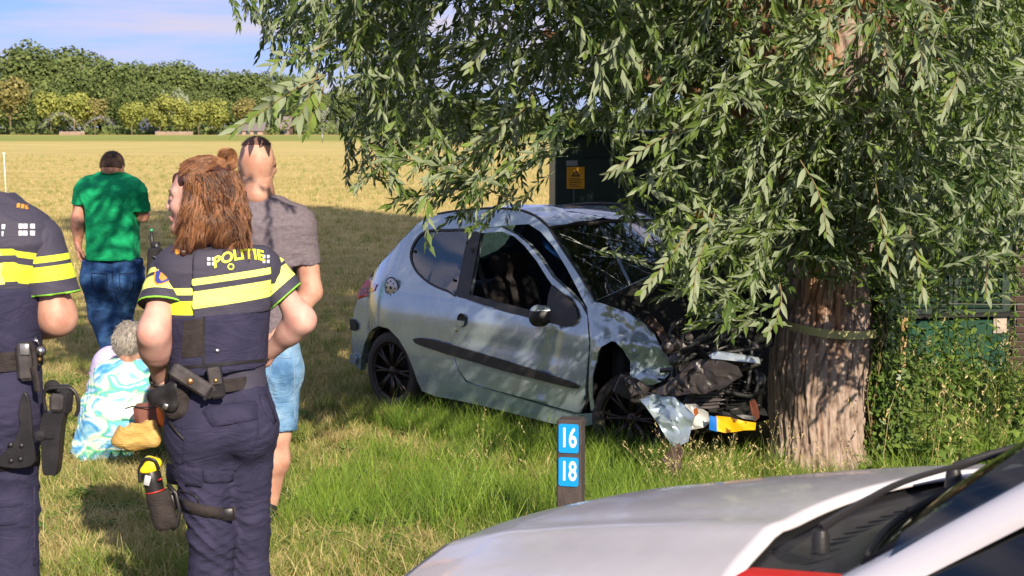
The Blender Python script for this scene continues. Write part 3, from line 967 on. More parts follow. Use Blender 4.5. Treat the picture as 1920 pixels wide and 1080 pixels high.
# ================================================================== transformer cabinet
M_dkgreen = mat('dark_green_paint', hexc('20362c'), .45, bump=(60, .1, .002), var=(3, hexc('1a2c24'), .35, .7))
M_green = mat('green_paint', hexc('184e38'), .4, bump=(50, .12, .002), var=(2.5, hexc('123a29'), .35, .7))
M_black = mat('plain_black', (.01, .01, .01), .8)
def cabinet():
    y = 12.75; g = -.18
    xl = at(1041, Y0, y).x; xr = at(1906, Y0, y).x; zt = at(1041, 257, y).z
    xm = at(1690, Y0, y).x
    root = empty('transformer_cabinet', ((xl + xr) / 2, y, g), 'large dark green transformer cabinet behind the wreck and the willow trunk', 'cabinet')
    b = MB(); b.box(((xl + xm) / 2, y + 1.03, (zt + g) / 2), (xm - xl, 2, zt - g), bev=.008)
    b.build('housing', M_dkgreen, root, angle=30)
    b = MB(); b.box(((xm + xr) / 2 + .01, y + 1.03, (1.6 + g) / 2), (xr - xm, 2, 1.6 - g), bev=.008)
    b.build('side_housing', M_dkgreen, root, angle=30)
    b = MB(); b.box(((xl + xm) / 2, y + 1.02, zt + .025), (xm - xl + .1, 2.12, .05), bev=.01); b.build('roof', M_dkgreen, root, angle=30)
    # doors of the tall half
    n = 3; w0 = xl + .13; dw = (xm - w0 - .06) / n
    for i in range(n):
        d = MB(); cx = w0 + dw * (i + .5)
        d.box((cx, y + .005, (zt - .17 + g) / 2 + .06), (dw - .025, .05, zt - .17 - g - .12), bev=.012)
        o = d.build('door', M_dkgreen, root, angle=30)
        h = MB(); h.box((cx - dw * .42, y - .04, .75), (.03, .03, .16), bev=.008); h.build('handle', M_black, o)
    # right half: louvred doors above, plain doors below
    top, mid, bot = 1.56, at(1700, 592, y).z, g + .04
    for i in range(2):
        a = xm + .03 + (xr - xm - .06) * i / 2; bb = a + (xr - xm - .06) / 2 - .015
        fr_ = MB()
        fr_.box(((a + bb) / 2, y + .012, top - .02), (bb - a, .04, .04)); fr_.box(((a + bb) / 2, y + .012, mid + .035), (bb - a, .04, .04))
        fr_.box((a + .015, y + .012, (top + mid) / 2), (.03, .04, top - mid - .14)); fr_.box((bb - .015, y + .012, (top + mid) / 2), (.03, .04, top - mid - .14))
        o = fr_.build('louvre_door', M_dkgreen, root, smooth=False)
        z = mid + .08; me = None
        while z < top - .06:
            if me is None:
                s = MB(); s.box((0, 0, 0), (bb - a - .06, .045, .006), rot=Matrix.Rotation(R(38), 3, 'X'))
                q = s.build('slat', M_dkgreen, o, smooth=False); me = q.data
            else:
                q = bpy.data.objects.new('slat', me); COL.objects.link(q); q.parent = o
            q.location = ((a + bb) / 2, y + .012, z); z += .052
        d = MB(); d.box(((a + bb) / 2, y - .03, (mid + bot) / 2 - .01), (bb - a, .10, mid - bot - .02), bev=.01); o2 = d.build('door', M_green, root, angle=30)
    d = MB(); d.box(((xm + xr) / 2, y - .045, mid + .012), (xr - xm + .06, .17, .022), rot=Matrix.Rotation(R(-1.5), 3, 'Y')); d.build('shadow_strip', M_black, root, smooth=False)  # black strip stands in for the slanting shadow line above the lower doors
    # labels
    def sheet(name, px0, py0, px1, py1, m, yy):
        p, q = at(px0, py0, yy), at(px1, py1, yy)
        s = MB(); s.box(((p.x + q.x) / 2, yy, (p.z + q.z) / 2), (q.x - p.x, .006, p.z - q.z), bev=.002)
        return s.build(name, m, root, smooth=False)
    M_yel = mat('warning_yellow', hexc('e8a820'), .5)
    ys = y - .026
    w = sheet('warning_sign', 1063, 313, 1096, 354, M_yel, ys)
    ink = mat('sign_ink', (.03, .025, .02), .6)
    def rel(px, py): return at(px, py, ys - .005)
    t = MB()
    tri = [rel(1071, 331), rel(1088, 331), rel(1079.5, 317)]
    inn = [tri[i] * .55 + (tri[0] + tri[1] + tri[2]) / 3 * .45 for i in range(3)]
    t.add([tuple(p) for p in tri + inn], [(0, 1, 4, 3), (1, 2, 5, 4), (2, 0, 3, 5)])
    zz = [rel(1081, 321), rel(1078, 326), rel(1080.5, 326), rel(1078.5, 330)]
    for i in range(3):
        a, b_ = zz[i], zz[i + 1]; t.add([tuple(a), tuple(b_), tuple(b_ + Vector((.004, 0, 0))), tuple(a + Vector((.004, 0, 0)))], [(0, 1, 2, 3)])
    for k, yy in enumerate((335, 338.5, 342, 345.5, 349)):
        x1 = (1092, 1086, 1090, 1083, 1088)[k]
        a, b_ = rel(1067, yy), rel(x1, yy + 1.1); t.add([(a.x, a.y, a.z), (b_.x, a.y, a.z), (b_.x, a.y, b_.z), (a.x, a.y, b_.z)], [(0, 3, 2, 1)])
    t.build('print', ink, w, smooth=False)
    sheet('number_plate', 1062, 301, 1083, 311, mat('grey_label', (.32, .32, .33), .5), ys)
    sheet('sticker', 1305, 386, 1332, 410, M_yel, ys)
    sheet('notice', 1863, 590, 1887, 625, mat('faded_paper', hexc('b8a898'), .8, var=(12, hexc('8a8078'), .4, .7)), y - .09)
    fin(root)
cabinet()
# brown brick pier at the frame edge
def pier():
    y = 13.1; x0 = at(1912, Y0, y).x
    root = empty('brick_pier', (x0 + .4, y, -.18), 'brown brick pier at the right end of the green cabinet', 'wall')
    mm = mat('mortar', (.25, .22, .2), .95); b = MB(); b.box((x0 + .4, y + .3, .5), (.78, .56, 1.36)); b.build('core', mm, root, smooth=False)
    br = mat('brown_brick', hexc('4a382e'), .9, bump=(80, .4, .004), var=(4, hexc('382c26'), .35, .7))
    s = MB(); s.box((0, 0, 0), (.205, .02, .052), bev=.004); me = None
    for r_ in range(21):
        for c in range(4):
            if me is None: o = s.build('brick', br, root, smooth=False); me = o.data
            else: o = bpy.data.objects.new('brick', me); COL.objects.link(o); o.parent = root
            o.location = (x0 + .11 + c * .215 - (.1 if r_ % 2 else 0) + .02, y + .012, -.14 + r_ * .063)
    fin(root)
pier()

# ================================================================== willow
TX, TY = 1.80, 9.38
tr_prof = [(905, 1440, 1645), (885, 1462, 1628), (840, 1452, 1628), (780, 1446, 1628), (720, 1445, 1632), (660, 1448, 1638), (610, 1456, 1644), (540, 1470, 1640), (480, 1480, 1640), (420, 1480, 1655), (340, 1470, 1665), (260, 1450, 1690), (150, 1420, 1720), (40, 1400, 1740)]
def bark_mat():
    m = mat('willow_bark', (.30, .22, .16), .92, spec=.15)
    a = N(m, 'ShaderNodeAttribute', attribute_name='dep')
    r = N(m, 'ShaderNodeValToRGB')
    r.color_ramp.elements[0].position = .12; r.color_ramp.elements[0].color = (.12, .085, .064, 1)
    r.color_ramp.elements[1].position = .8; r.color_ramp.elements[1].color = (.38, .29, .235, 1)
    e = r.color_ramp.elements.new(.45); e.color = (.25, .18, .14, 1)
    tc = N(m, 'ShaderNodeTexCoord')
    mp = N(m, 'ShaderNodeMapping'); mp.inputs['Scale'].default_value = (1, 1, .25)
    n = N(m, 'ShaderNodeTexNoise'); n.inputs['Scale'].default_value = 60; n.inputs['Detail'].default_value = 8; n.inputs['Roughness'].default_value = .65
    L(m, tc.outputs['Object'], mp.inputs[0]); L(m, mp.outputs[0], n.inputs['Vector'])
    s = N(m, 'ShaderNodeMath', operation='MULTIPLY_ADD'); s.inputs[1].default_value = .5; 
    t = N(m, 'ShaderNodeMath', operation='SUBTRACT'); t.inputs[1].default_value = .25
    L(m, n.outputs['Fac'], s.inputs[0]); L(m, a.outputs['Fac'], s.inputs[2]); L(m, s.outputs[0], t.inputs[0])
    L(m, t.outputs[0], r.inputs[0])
    # worn orange-brown patches on the flank
    n2 = N(m, 'ShaderNodeTexNoise'); n2.inputs['Scale'].default_value = 3.2; n2.inputs['Detail'].default_value = 3
    L(m, mp.outputs[0], n2.inputs['Vector'])
    r2 = N(m, 'ShaderNodeValToRGB'); r2.color_ramp.elements[0].position = .60; r2.color_ramp.elements[1].position = .72
    L(m, n2.outputs['Fac'], r2.inputs[0])
    mx_ = N(m, 'ShaderNodeMix', data_type='RGBA', blend_type='MULTIPLY'); mx_.inputs['B'].default_value = (1.25, .82, .5, 1)
    L(m, r2.outputs[0], mx_.inputs['Factor']); L(m, r.outputs[0], mx_.inputs['A']); L(m, mx_.outputs['Result'], BS(m).inputs['Base Color'])
    bn = N(m, 'ShaderNodeBump'); bn.inputs['Strength'].default_value = .7; bn.inputs['Distance'].default_value = .006
    L(m, n.outputs['Fac'], bn.inputs['Height']); L(m, bn.outputs[0], BS(m).inputs['Normal'])
    return m
M_bark = bark_mat()
M_limb = mat('limb_bark', (.34, .17, .08), .85, bump=(30, .8, .01), var=(6, (.20, .11, .06), .35, .65))
willow = empty('willow_tree', (TX, TY, -.18), 'large willow with furrowed trunk and drooping leafy branches that the car hit', 'tree')
def trunk_axis(z):
    """centre x and radius of the trunk at height z"""
    zs, cs, rs = [], [], []
    for py, a, b in tr_prof:
        p, q = at(a, py, TY), at(b, py, TY)
        zs.append(p.z); cs.append((p.x + q.x) / 2); rs.append((q.x - p.x) / 2)
    return float(np.interp(z, zs, cs)), float(np.interp(z, zs, rs))
def build_trunk():
    nz_, na = 420, 320
    zs = np.linspace(-.35, 2.45, nz_)
    ax = np.array([trunk_axis(z) for z in zs])
    A = np.linspace(0, 2 * math.pi, na, endpoint=False)
    V = np.zeros((nz_, na, 3)); dep = np.zeros((nz_, na))
    for i, z in enumerate(zs):
        cx, r0 = ax[i]
        for j, a in enumerate(A):
            ca, sa = math.cos(a), math.sin(a)
            p = Vector((ca, sa, 0))
            # vertical furrows that wander and merge
            wob = noise.noise(Vector((ca * 2.2, sa * 2.2, z * 1.6))) * .9
            q = Vector((ca * 6.2 + wob * .8, sa * 6.2 + wob * .8, z * 2.6))
            d_ = noise.voronoi(q)[0]; f1 = d_[1] - d_[0]; f2 = abs(noise.noise(q * 3.3 + Vector((5, 3, 1))))
            e_ = noise.voronoi(Vector((ca * 13 + wob, sa * 13 + wob, z * 7)))[0]
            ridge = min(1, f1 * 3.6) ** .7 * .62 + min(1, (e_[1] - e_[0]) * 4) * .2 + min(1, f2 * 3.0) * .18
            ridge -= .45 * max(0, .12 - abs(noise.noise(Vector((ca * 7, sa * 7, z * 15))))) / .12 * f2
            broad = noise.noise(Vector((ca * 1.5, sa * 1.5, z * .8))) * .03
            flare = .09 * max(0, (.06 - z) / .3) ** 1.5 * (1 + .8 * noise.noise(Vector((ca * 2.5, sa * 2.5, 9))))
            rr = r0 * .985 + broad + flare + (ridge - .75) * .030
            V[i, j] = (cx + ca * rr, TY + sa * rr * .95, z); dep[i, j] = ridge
    i = np.arange(nz_ - 1)[:, None] * na; j = np.arange(na)[None, :]
    Fq = np.stack([i + j, i + (j + 1) % na, i + na + (j + 1) % na, i + na + j], -1).reshape(-1, 4)
    o = mkfast('trunk', V.reshape(-1, 3), Fq, M_bark, willow, smooth=True, attrs={'dep': dep.ravel()})
build_trunk()
def limb(p0, p1, p2, p3, r0, r1, name='limb', m=None, n=10, seed=0):
    b = MB(); pts = []; rr = []
    for k in range(15):
        t = k / 14
        p = (1 - t) ** 3 * Vector(p0) + 3 * t * (1 - t) ** 2 * Vector(p1) + 3 * t * t * (1 - t) * Vector(p2) + t ** 3 * Vector(p3)
        p += Vector((noise.noise(Vector((k * .7, seed, 0))), noise.noise(Vector((k * .7, seed, 5))), noise.noise(Vector((k * .7, seed, 9))))) * .08 * math.sin(math.pi * t)
        pts.append(p); rr.append(r0 + (r1 - r0) * t ** .8)
    b.tube(pts, rr, n)
    return b.build(name, m or M_limb, willow)
limbs = []
for i, (a, up, out, r0) in enumerate([(-2.6, 1.2, 2.6, .13), (-1.9, 1.6, 2.2, .12), (-1.2, 1.5, 2.4, .12), (-.5, 1.3, 2.4, .12), (.2, 1.9, 2.0, .11), (.9, 2.2, 1.8, .12), (1.7, 2.3, 1.9, .12), (2.5, 1.7, 2.5, .13), (3.1, 1.1, 2.9, .13), (-2.2, 2.6, 1.0, .11)]):
    d = Vector((math.cos(a), math.sin(a), 0)); c = Vector((TX + .05, TY, 2.25)) + d * .28
    limb(c - Vector((0, 0, .25)), c + d * .2 + Vector((0, 0, .6)), c + d * out * .5 + Vector((0, 0, up)), c + d * out + Vector((0, 0, up * 1.25)), r0, .03, seed=i)
# two orange-brown limbs in view under the top edge
def seen_limb(pts, r0, r1, y):
    P = [at(px, py, yy) for px, py, yy in pts]
    limb(P[0], P[1], P[2], P[3], r0, r1, seed=77)
seen_limb([(1490, 200, 9.3), (1440, 130, 9.1), (1390, 70, 8.9), (1330, -60, 8.7)], .085, .06, 9)
seen_limb([(1590, 200, 9.2), (1600, 110, 9.1), (1610, 30, 9.0), (1600, -90, 8.9)], .10, .08, 9)
seen_limb([(1700, 260, 9.2), (1730, 160, 9.0), (1750, 60, 8.9), (1790, -60, 8.8)], .07, .05, 9)
seen_limb([(1480, 250, 9.5), (1330, 190, 9.6), (1200, 130, 9.7), (1020, 60, 9.8)], .055, .025, 9)
seen_limb([(1500, 420, 9.15), (1460, 330, 9.0), (1440, 260, 8.95), (1420, 100, 8.9)], .06, .05, 9)

# ---- leaves. A twig is a bent shoot with narrow leaves; templates run along +X, y is sideways, z is up
def leaf_quads(n_=1):
    """one narrow leaf along +x, unit length: four corner pairs, two folded halves"""
    V = np.array([(0, 0, 0), (.44, .135, .018), (1, 0, -.05), (.47, 0, -.016), (.44, -.135, .018)])
    Q = np.array([(0, 3, 2, 1), (0, 4, 2, 3)])
    return V, Q
LV, LQ = leaf_quads()
def twig_template(seed, nl, length, ll):
    r = np.random.default_rng(seed)
    droop = r.uniform(.1, .35); sway = r.uniform(-.12, .12)
    VS, QS, RN = [], [], []; n = 0
    def pos(t): return np.array([length * (t - .12 * t * t), sway * length * t * t, -droop * length * t * t])
    for k in range(nl):
        t = (k + .6) / nl
        t = t ** .9
        p = pos(t); d = pos(min(1, t + .02)) - pos(t - .02); d /= np.linalg.norm(d)
        az = k * 2.4 + r.uniform(-.5, .5)          # leaves stand round the shoot
        side = np.array([0, math.cos(az), math.sin(az)])
        side = side - d * (side @ d); side /= np.linalg.norm(side)
        an = r.uniform(.35, .95) * (1 - .45 * t)
        x = d * math.cos(an) + side * math.sin(an); x = x + np.array([0, 0, -.22 * r.uniform(-.3, 1.6)]); x /= np.linalg.norm(x)
        z = np.cross(x, np.cross(d, x)); z = z + r.normal(size=3) * .45; z = z - x * (z @ x); z /= np.linalg.norm(z)
        y = np.cross(z, x)
        l = ll * r.uniform(.65, 1.12) * (1 - .25 * abs(t - .5))
        w = 1.0 * r.uniform(.85, 1.15)
        v = LV * np.array([l, l * w, l])
        v = v[:, :1] * x + v[:, 1:2] * y + v[:, 2:] * z + p
        VS.append(v); QS.append(LQ + n); n += len(v); RN.append(np.full(len(v), r.uniform()))
    # the shoot itself: two crossed ribbons
    for w in (np.array([0, 1, 0]), np.array([0, 0, 1])):
        ts = np.linspace(0, .97, 6)
        P = np.array([pos(t) for t in ts]); rad = (.0022 * (1 - .7 * ts))[:, None]
        v = np.concatenate([P - w * rad, P + w * rad]); m = len(ts)
        q = np.array([(i, i + 1, m + i + 1, m + i) for i in range(m - 1)])
        VS.append(v); QS.append(q + n); n += len(v); RN.append(np.full(len(v), -1.0))
    return np.concatenate(VS), np.concatenate(QS), np.concatenate(RN)
TW = [twig_template(200 + i, 19 + 2 * (i % 4), .42 + .06 * (i % 3), .108) for i in range(10)]
def place_twigs(name, items, m, parent, kind='stuff'):
    """items: (base, direction, scale, roll)"""
    VS, QS, RN = [], [], []; n = 0
    for i, (b, d, s, roll) in enumerate(items):
        v, q, rn = TW[i % len(TW)]
        x = np.array(d, float); x /= np.linalg.norm(x)
        up = np.array([0, 0, 1.0]); y = np.cross(up, x)
        if np.linalg.norm(y) < 1e-3: y = np.array([0, 1.0, 0])
        y /= np.linalg.norm(y); z = np.cross(x, y)
        c, s_ = math.cos(roll), math.sin(roll); y2 = y * c + z * s_; z2 = z * c - y * s_
        Mx = np.stack([x, y2, z2], 0) * s
        VS.append(v @ Mx + np.array(b)); QS.append(q + n); n += len(v)
        RN.append(np.where(rn < 0, .1, (rn * .75 + .25 * ((i * .618) % 1))))
    o = mkfast(name, np.concatenate(VS), np.concatenate(QS), m, parent, attrs={'rnd': np.concatenate(RN)})
    o['kind'] = kind
    return o
# lower outline of the foliage in view (photo columns -> lowest row, and how closely it hangs)
low = [(440, 20, .0), (480, 60, .10), (520, 130, .18), (600, 150, .25), (680, 230, .55), (740, 330, .75), (800, 385, .9), (860, 385, .9), (930, 370, .8), (990, 300, .8), (1040, 285, .85), (1100, 300, .9), (1150, 330, 1),
       (1200, 450, 1), (1250, 520, 1), (1300, 560, 1), (1350, 560, 1), (1420, 520, 1), (1470, 490, 1), (1560, 460, 1), (1640, 500, 1), (1700, 520, 1), (1760, 500, 1), (1850, 490, 1), (1960, 480, 1)]
LX, LYY, LD = [np.array([a[k] for a in low]) for k in range(3)]
def to_px(p):
    x, y, z = p; zc = z - HC
    dep = y * CT - zc * ST; up = y * ST + zc * CT
    return 960 + F * x / dep, 540 - F * up / dep
def hang_dir(x, y, r, steep):
    ox, oy = x - TX, y - TY
    l = math.hypot(ox, oy) + 1e-6
    a = r.gauss(0, 1.15)
    ox, oy = ox / l, oy / l
    ca, sa = math.cos(a), math.sin(a)
    return Vector((ox * ca - oy * sa, ox * sa + oy * ca, -steep)).normalized()
def foliage():
    r = random.Random(21); items = []; hero = []
    # curtain of branches in view
    def one(px, tip_py, y, sc, steep):
        p = at(px, tip_py, y)
        d = hang_dir(p.x, p.y, r, steep)
        if d.y > .3: d.y *= .4; d.normalize()
        ln = .47 * sc
        return (p - d * ln, d, sc, r.uniform(-.6, .6))
    cnt = 0
    while cnt < 2150:
        px = r.uniform(440, 1990); dens = float(np.interp(px, LX, LD))
        if px > 1130: dens = 1.0
        if r.random() > dens: continue
        lowy = float(np.interp(px, LX, LYY))
        py = lowy + 30 - (lowy + 150) * r.random() ** 1.15
        q = (lowy - py) / max(lowy, 1)
        if q < .18 and r.random() < .35: continue
        if px < 1040 and q < .42 and r.random() < .55: continue
        if 1175 < px < 1290 and 245 < py < 400 and r.random() < .7: continue
        if 1175 < px < 1245 and 380 < py < 525 and r.random() < .7: continue
        if 1036 < px < 1175 and 245 < py < 540 and r.random() < .95: continue
        if (1300 < px < 1420 and py < 130 or 1560 < px < 1650 and py < 150) and r.random() < .65: continue
        if 1036 < px < 1190 and py > 235 and r.random() < .4: continue
        if 940 < px < 1040 and py > 250 and r.random() < .45: continue
        y = r.uniform(7.0, 10.6) if px > 1130 else r.uniform(7.6, 11.2)
        if 1400 < px < 1720 and py > 200: y = r.uniform(8.2, 8.95)
        if q < .25 and px < 1400: y = r.uniform(7.2, 9.0)
        if (1200 < px < 1400 or px > 1720) and py > 400: y = r.uniform(7.3, 8.6)
        items.append(one(px, py, y, r.uniform(.65, 1.05), r.uniform(-.5, 1.25))); cnt += 1
    # dense dark heart of the tree, behind
    for i in range(1400):
        px = r.uniform(1080, 1990); py = r.uniform(-160, 330 if px > 1300 else 190)
        items.append(one(px, py, r.uniform(9.6, 12.4), r.uniform(.9, 1.25), r.uniform(0, 1.2)))
    # sparse outer sprays on the left
    for i in range(105):
        px = r.uniform(490, 760); top = float(np.interp(px, [470, 600, 760], [60, 190, 235]))
        py = r.uniform(-60, top)
        items.append(one(px, py, r.uniform(7.6, 9.2), r.uniform(.55, .85), r.uniform(.5, 1.6)))
    for i in range(26):
        px = r.uniform(470, 640); items.append(one(px, r.uniform(-40, 60 + (px - 470) * .95), r.uniform(7.0, 7.9), r.uniform(.5, .8), r.uniform(.1, 1.1)))
    for i in range(80):
        px = r.uniform(640, 780); py = r.uniform(120, 350)
        items.append(one(px, py, r.uniform(8.0, 9.6), r.uniform(.5, .8), r.uniform(.4, 1.2)))
    for i in range(6):      # low spray over the heads of the people
        items.append((Vector((r.uniform(-.75, -.2), r.uniform(5.4, 6.2), r.uniform(2.72, 3.1))), hang_dir(-.5, 6, r, r.uniform(.2, 1)), .75, 0))
    place_twigs('foliage', items, M_wleaf, willow)
    # upper crown above the frame
    up = []
    blobs = [((.2, 8.3, 3.9), (2.2, 1.7, 1.3), 420), ((-.6, 9.8, 4.2), (1.8, 1.8, 1.2), 330), ((2.0, 9.8, 4.9), (2.6, 2.2, 1.6), 620), ((3.8, 9.9, 4.6), (1.9, 1.9, 1.5), 340),
             ((.8, 10.8, 5.5), (2.6, 2.0, 1.4), 400), ((2.6, 11.4, 3.6), (2.4, 1.6, 1.2), 260), ((-.2, 7.7, 3.5), (1.0, .8, .6), 90), ((.7, 7.1, 3.15), (.9, .7, .5), 110)]
    for c, rad, n in blobs:
        for i in range(n):
            while True:
                v = Vector((r.uniform(-1, 1), r.uniform(-1, 1), r.uniform(-1, 1)))
                if v.length < 1: break
            p = Vector((c[0] + v.x * rad[0], c[1] + v.y * rad[1], c[2] + v.z * rad[2]))
            px, py = to_px(p)
            if py > -190: continue
            up.append((p, hang_dir(p.x, p.y, r, r.uniform(-.5, 1.2)), r.uniform(1.1, 1.6), r.uniform(-.6, .6)))
    place_twigs('upper_crown', up, M_wleaf, willow)
foliage()

# branches that can be told apart, each leaf its own piece
M_leaf_lit = M_wleaf
def nice_leaf(seed):
    r = np.random.default_rng(seed)
    t = np.linspace(0, 1, 6); w = .125 * np.sin(np.pi * t ** .8) * r.uniform(.85, 1.2); w[0] = .006; w[-1] = .002
    bend = r.uniform(.03, .14); tw = r.uniform(-.3, .3)
    V = []
    for i in range(6):
        z = -bend * t[i] ** 2; c, s = math.cos(tw * t[i]), math.sin(tw * t[i])
        V += [(t[i], w[i] * c, z + w[i] * s + .25 * w[i]), (t[i], 0, z), (t[i], -w[i] * c, z - w[i] * s + .25 * w[i])]
    Q = [(3 * i, 3 * i + 1, 3 * i + 4, 3 * i + 3) for i in range(5)] + [(3 * i + 1, 3 * i + 2, 3 * i + 5, 3 * i + 4) for i in range(5)]
    Q = [q[::-1] for q in Q]
    o = mkfast('leaf', V, Q, M_wleaf, smooth=True, attrs={'rnd': np.full(18, r.uniform(.3, .95))}); me = o.data; bpy.data.objects.remove(o)
    return me
NL = [nice_leaf(300 + i) for i in range(9)]
shoots = [  # photo path of each shoot, distance, leaves
    ([(640, 60), (590, 95), (545, 105), (505, 125)], 7.3, 14), ([(610, 150), (600, 190), (585, 215), (575, 250)], 7.25, 13), ([(570, 150), (545, 175), (520, 205), (512, 232)], 7.3, 12),
    ([(610, 140), (540, 175), (490, 210), (440, 242)], 7.1, 19), ([(600, 110), (590, 155), (575, 190), (560, 225)], 7.2, 14),
    ([(965, 15), (940, 55), (905, 95), (880, 130)], 7.4, 13), ([(1010, 150), (985, 200), (940, 235), (885, 270)], 7.5, 13),
    ([(985, 205), (960, 250), (955, 290), (950, 320)], 7.6, 12), ([(960, 230), (920, 265), (870, 300), (820, 330)], 7.5, 16),
    ([(1290, 235), (1240, 260), (1190, 290), (1140, 325)], 7.2, 18), ([(1300, 420), (1265, 470), (1235, 510), (1205, 545)], 7.2, 17),
    ([(1340, 400), (1320, 460), (1305, 510), (1300, 570)], 7.2, 16), ([(1460, 520), (1465, 560), (1455, 600), (1440, 625)], 7.4, 11),
    ([(1560, 0), (1555, 35), (1552, 60), (1550, 80)], 7.0, 10), ([(1740, 0), (1735, 60), (1728, 110), (1725, 150)], 7.0, 13),
    ([(1800, 130), (1790, 160), (1775, 190), (1765, 215)], 7.0, 13), ([(1650, 40), (1660, 90), (1665, 130), (1670, 155)], 7.1, 12),
    ([(1850, 420), (1855, 480), (1850, 520), (1850, 555)], 7.3, 12), ([(1700, 400), (1710, 450), (1725, 500), (1730, 560)], 7.3, 14),
    ([(1500, 300), (1530, 350), (1545, 400), (1550, 440)], 7.3, 14), ([(1640, 330), (1650, 400), (1660, 450), (1670, 520)], 7.4, 14),
    ([(790, 60), (750, 120), (720, 170), (700, 205)], 7.9, 13), ([(1190, 20), (1160, 55), (1130, 80), (1100, 100)], 7.3, 10),
    ([(690, 20), (670, 70), (650, 110), (600, 150)], 7.8, 12)]
def hero_shoots():
    r = random.Random(9)
    for pts, y, n in shoots:
        P = spline([at(px, py, y + .12 * k) for k, (px, py) in enumerate(reversed(pts))][::-1], 8)
        P = [Vector(p) for p in P]
        b = MB(); m = len(P)
        b.tube(P, [.0042 - .003 * i / m for i in range(m)], 5); b.build('twig', M_wtwig, willow)
        for k in range(n):
            t = .12 + .86 * k / (n - 1); i = min(m - 2, int(t * (m - 1))); p = P[i].lerp(P[i + 1], t * (m - 1) - i)
            d = (P[i + 1] - P[i]).normalized()
            # spread mostly across the view so both sides of the shoot show
            side = d.cross(Vector((0, 1, 0))).normalized() * (1 if k % 2 else -1) + Vector((0, r.gauss(0, .5), 0)); side = (side - d * side.dot(d)).normalized()
            an = r.uniform(.35, .85) * (1 - .5 * t)
            x = (d * math.cos(an) + side * math.sin(an) + Vector((0, 0, -.25 * r.uniform(0, 1.2)))).normalized()
            z = Vector((r.gauss(.1, .5), -1 + r.gauss(0, .45), r.gauss(.6, .5))); z = (z - x * z.dot(x)).normalized()
            if r.random() < .35: z = -z
            yv = z.cross(x)
            l = r.uniform(.085, .125) * (1.1 - .3 * t) * (.92 if pts[0][0] > 700 else 1.1)
            o = bpy.data.objects.new('leaf', NL[r.randrange(len(NL))]); COL.objects.link(o); o.parent = willow
            M4 = Matrix((x * l, yv * l, z * l)).transposed().to_4x4(); M4.translation = p
            o.matrix_basis = M4
hero_shoots()
fin(willow)

# webbing strap round the trunk
def strap():
    b = MB(); n = 60; V = []
    for k in range(n):
        a = 2 * math.pi * k / n
        t = (math.cos(a) + 1) / 2
        zc = at(1456, 601, TY).z * (1 - t) + at(1644, 618, TY).z * t - .018 * math.sin(math.pi * t)
        cx, r0 = trunk_axis(zc)
        for dz, dr in ((.024, .012), (.024, .018), (-.024, .018), (-.024, .012)):
            V.append((cx + math.cos(a) * (r0 + dr), TY + math.sin(a) * (r0 * .95 + dr), zc + dz))
    fs = [(k * 4 + c, k * 4 + (c + 1) % 4, ((k + 1) % n) * 4 + (c + 1) % 4, ((k + 1) % n) * 4 + c) for k in range(n) for c in range(4)]
    b.add(V, fs)
    tag(b.build('strap', mat('webbing', hexc('b4b07a'), .8, bump=(300, .4, .002), var=(8, hexc('9a9864'), .4, .7)), angle=40), 'olive webbing strap tied round the willow trunk', 'strap')
strap()

def ivy():
    root = empty('ivy', (2.45, 9.2, -.18), 'small leaved ivy climbing the right side of the willow trunk', 'ivy')
    r = random.Random(4); V = []; A = []
    b = MB()
    for s in range(9):
        a0 = r.uniform(-.75, .35); pts = []
        for k in range(14):
            z = -.15 + k * .115; cx, r0 = trunk_axis(z); a = a0 + .12 * math.sin(k * .8 + s)
            rr = r0 + .02 + .10 * r.random() * (k / 14)
            pts.append(Vector((cx + math.cos(a) * rr, TY + math.sin(a) * rr, z)))
        b.tube(pts, .004, 4)
    b.build('stem', M_wtwig, root)
    for i in range(3400):
        z = r.uniform(-.15, 1.35); cx, r0 = trunk_axis(z)
        a = max(-.60, r.gauss(-.15, .30)); rr = r0 + abs(r.gauss(.02, .09)) * (1 + .5 * math.sin(z * 5))
        p = Vector((cx + math.cos(a) * rr, TY + math.sin(a) * rr, z))
        nn = Vector((math.cos(a) + r.gauss(0, .5), math.sin(a) - .3 + r.gauss(0, .5), .5 + r.gauss(0, .5))).normalized()
        t = nn.orthogonal().normalized(); t.rotate(Matrix.Rotation(r.uniform(0, 6.28), 3, nn)); u = nn.cross(t)
        s = r.uniform(.012, .026)
        V += [tuple(p - t * s), tuple(p + u * s * .75), tuple(p + t * s * 1.1), tuple(p - u * s * .75)]; A += [r.random()] * 4
    o = mkfast('foliage', V, np.arange(len(V)).reshape(-1, 4), M_ivy, root, attrs={'rnd': A}); o['kind'] = 'stuff'
    fin(root)
ivy()

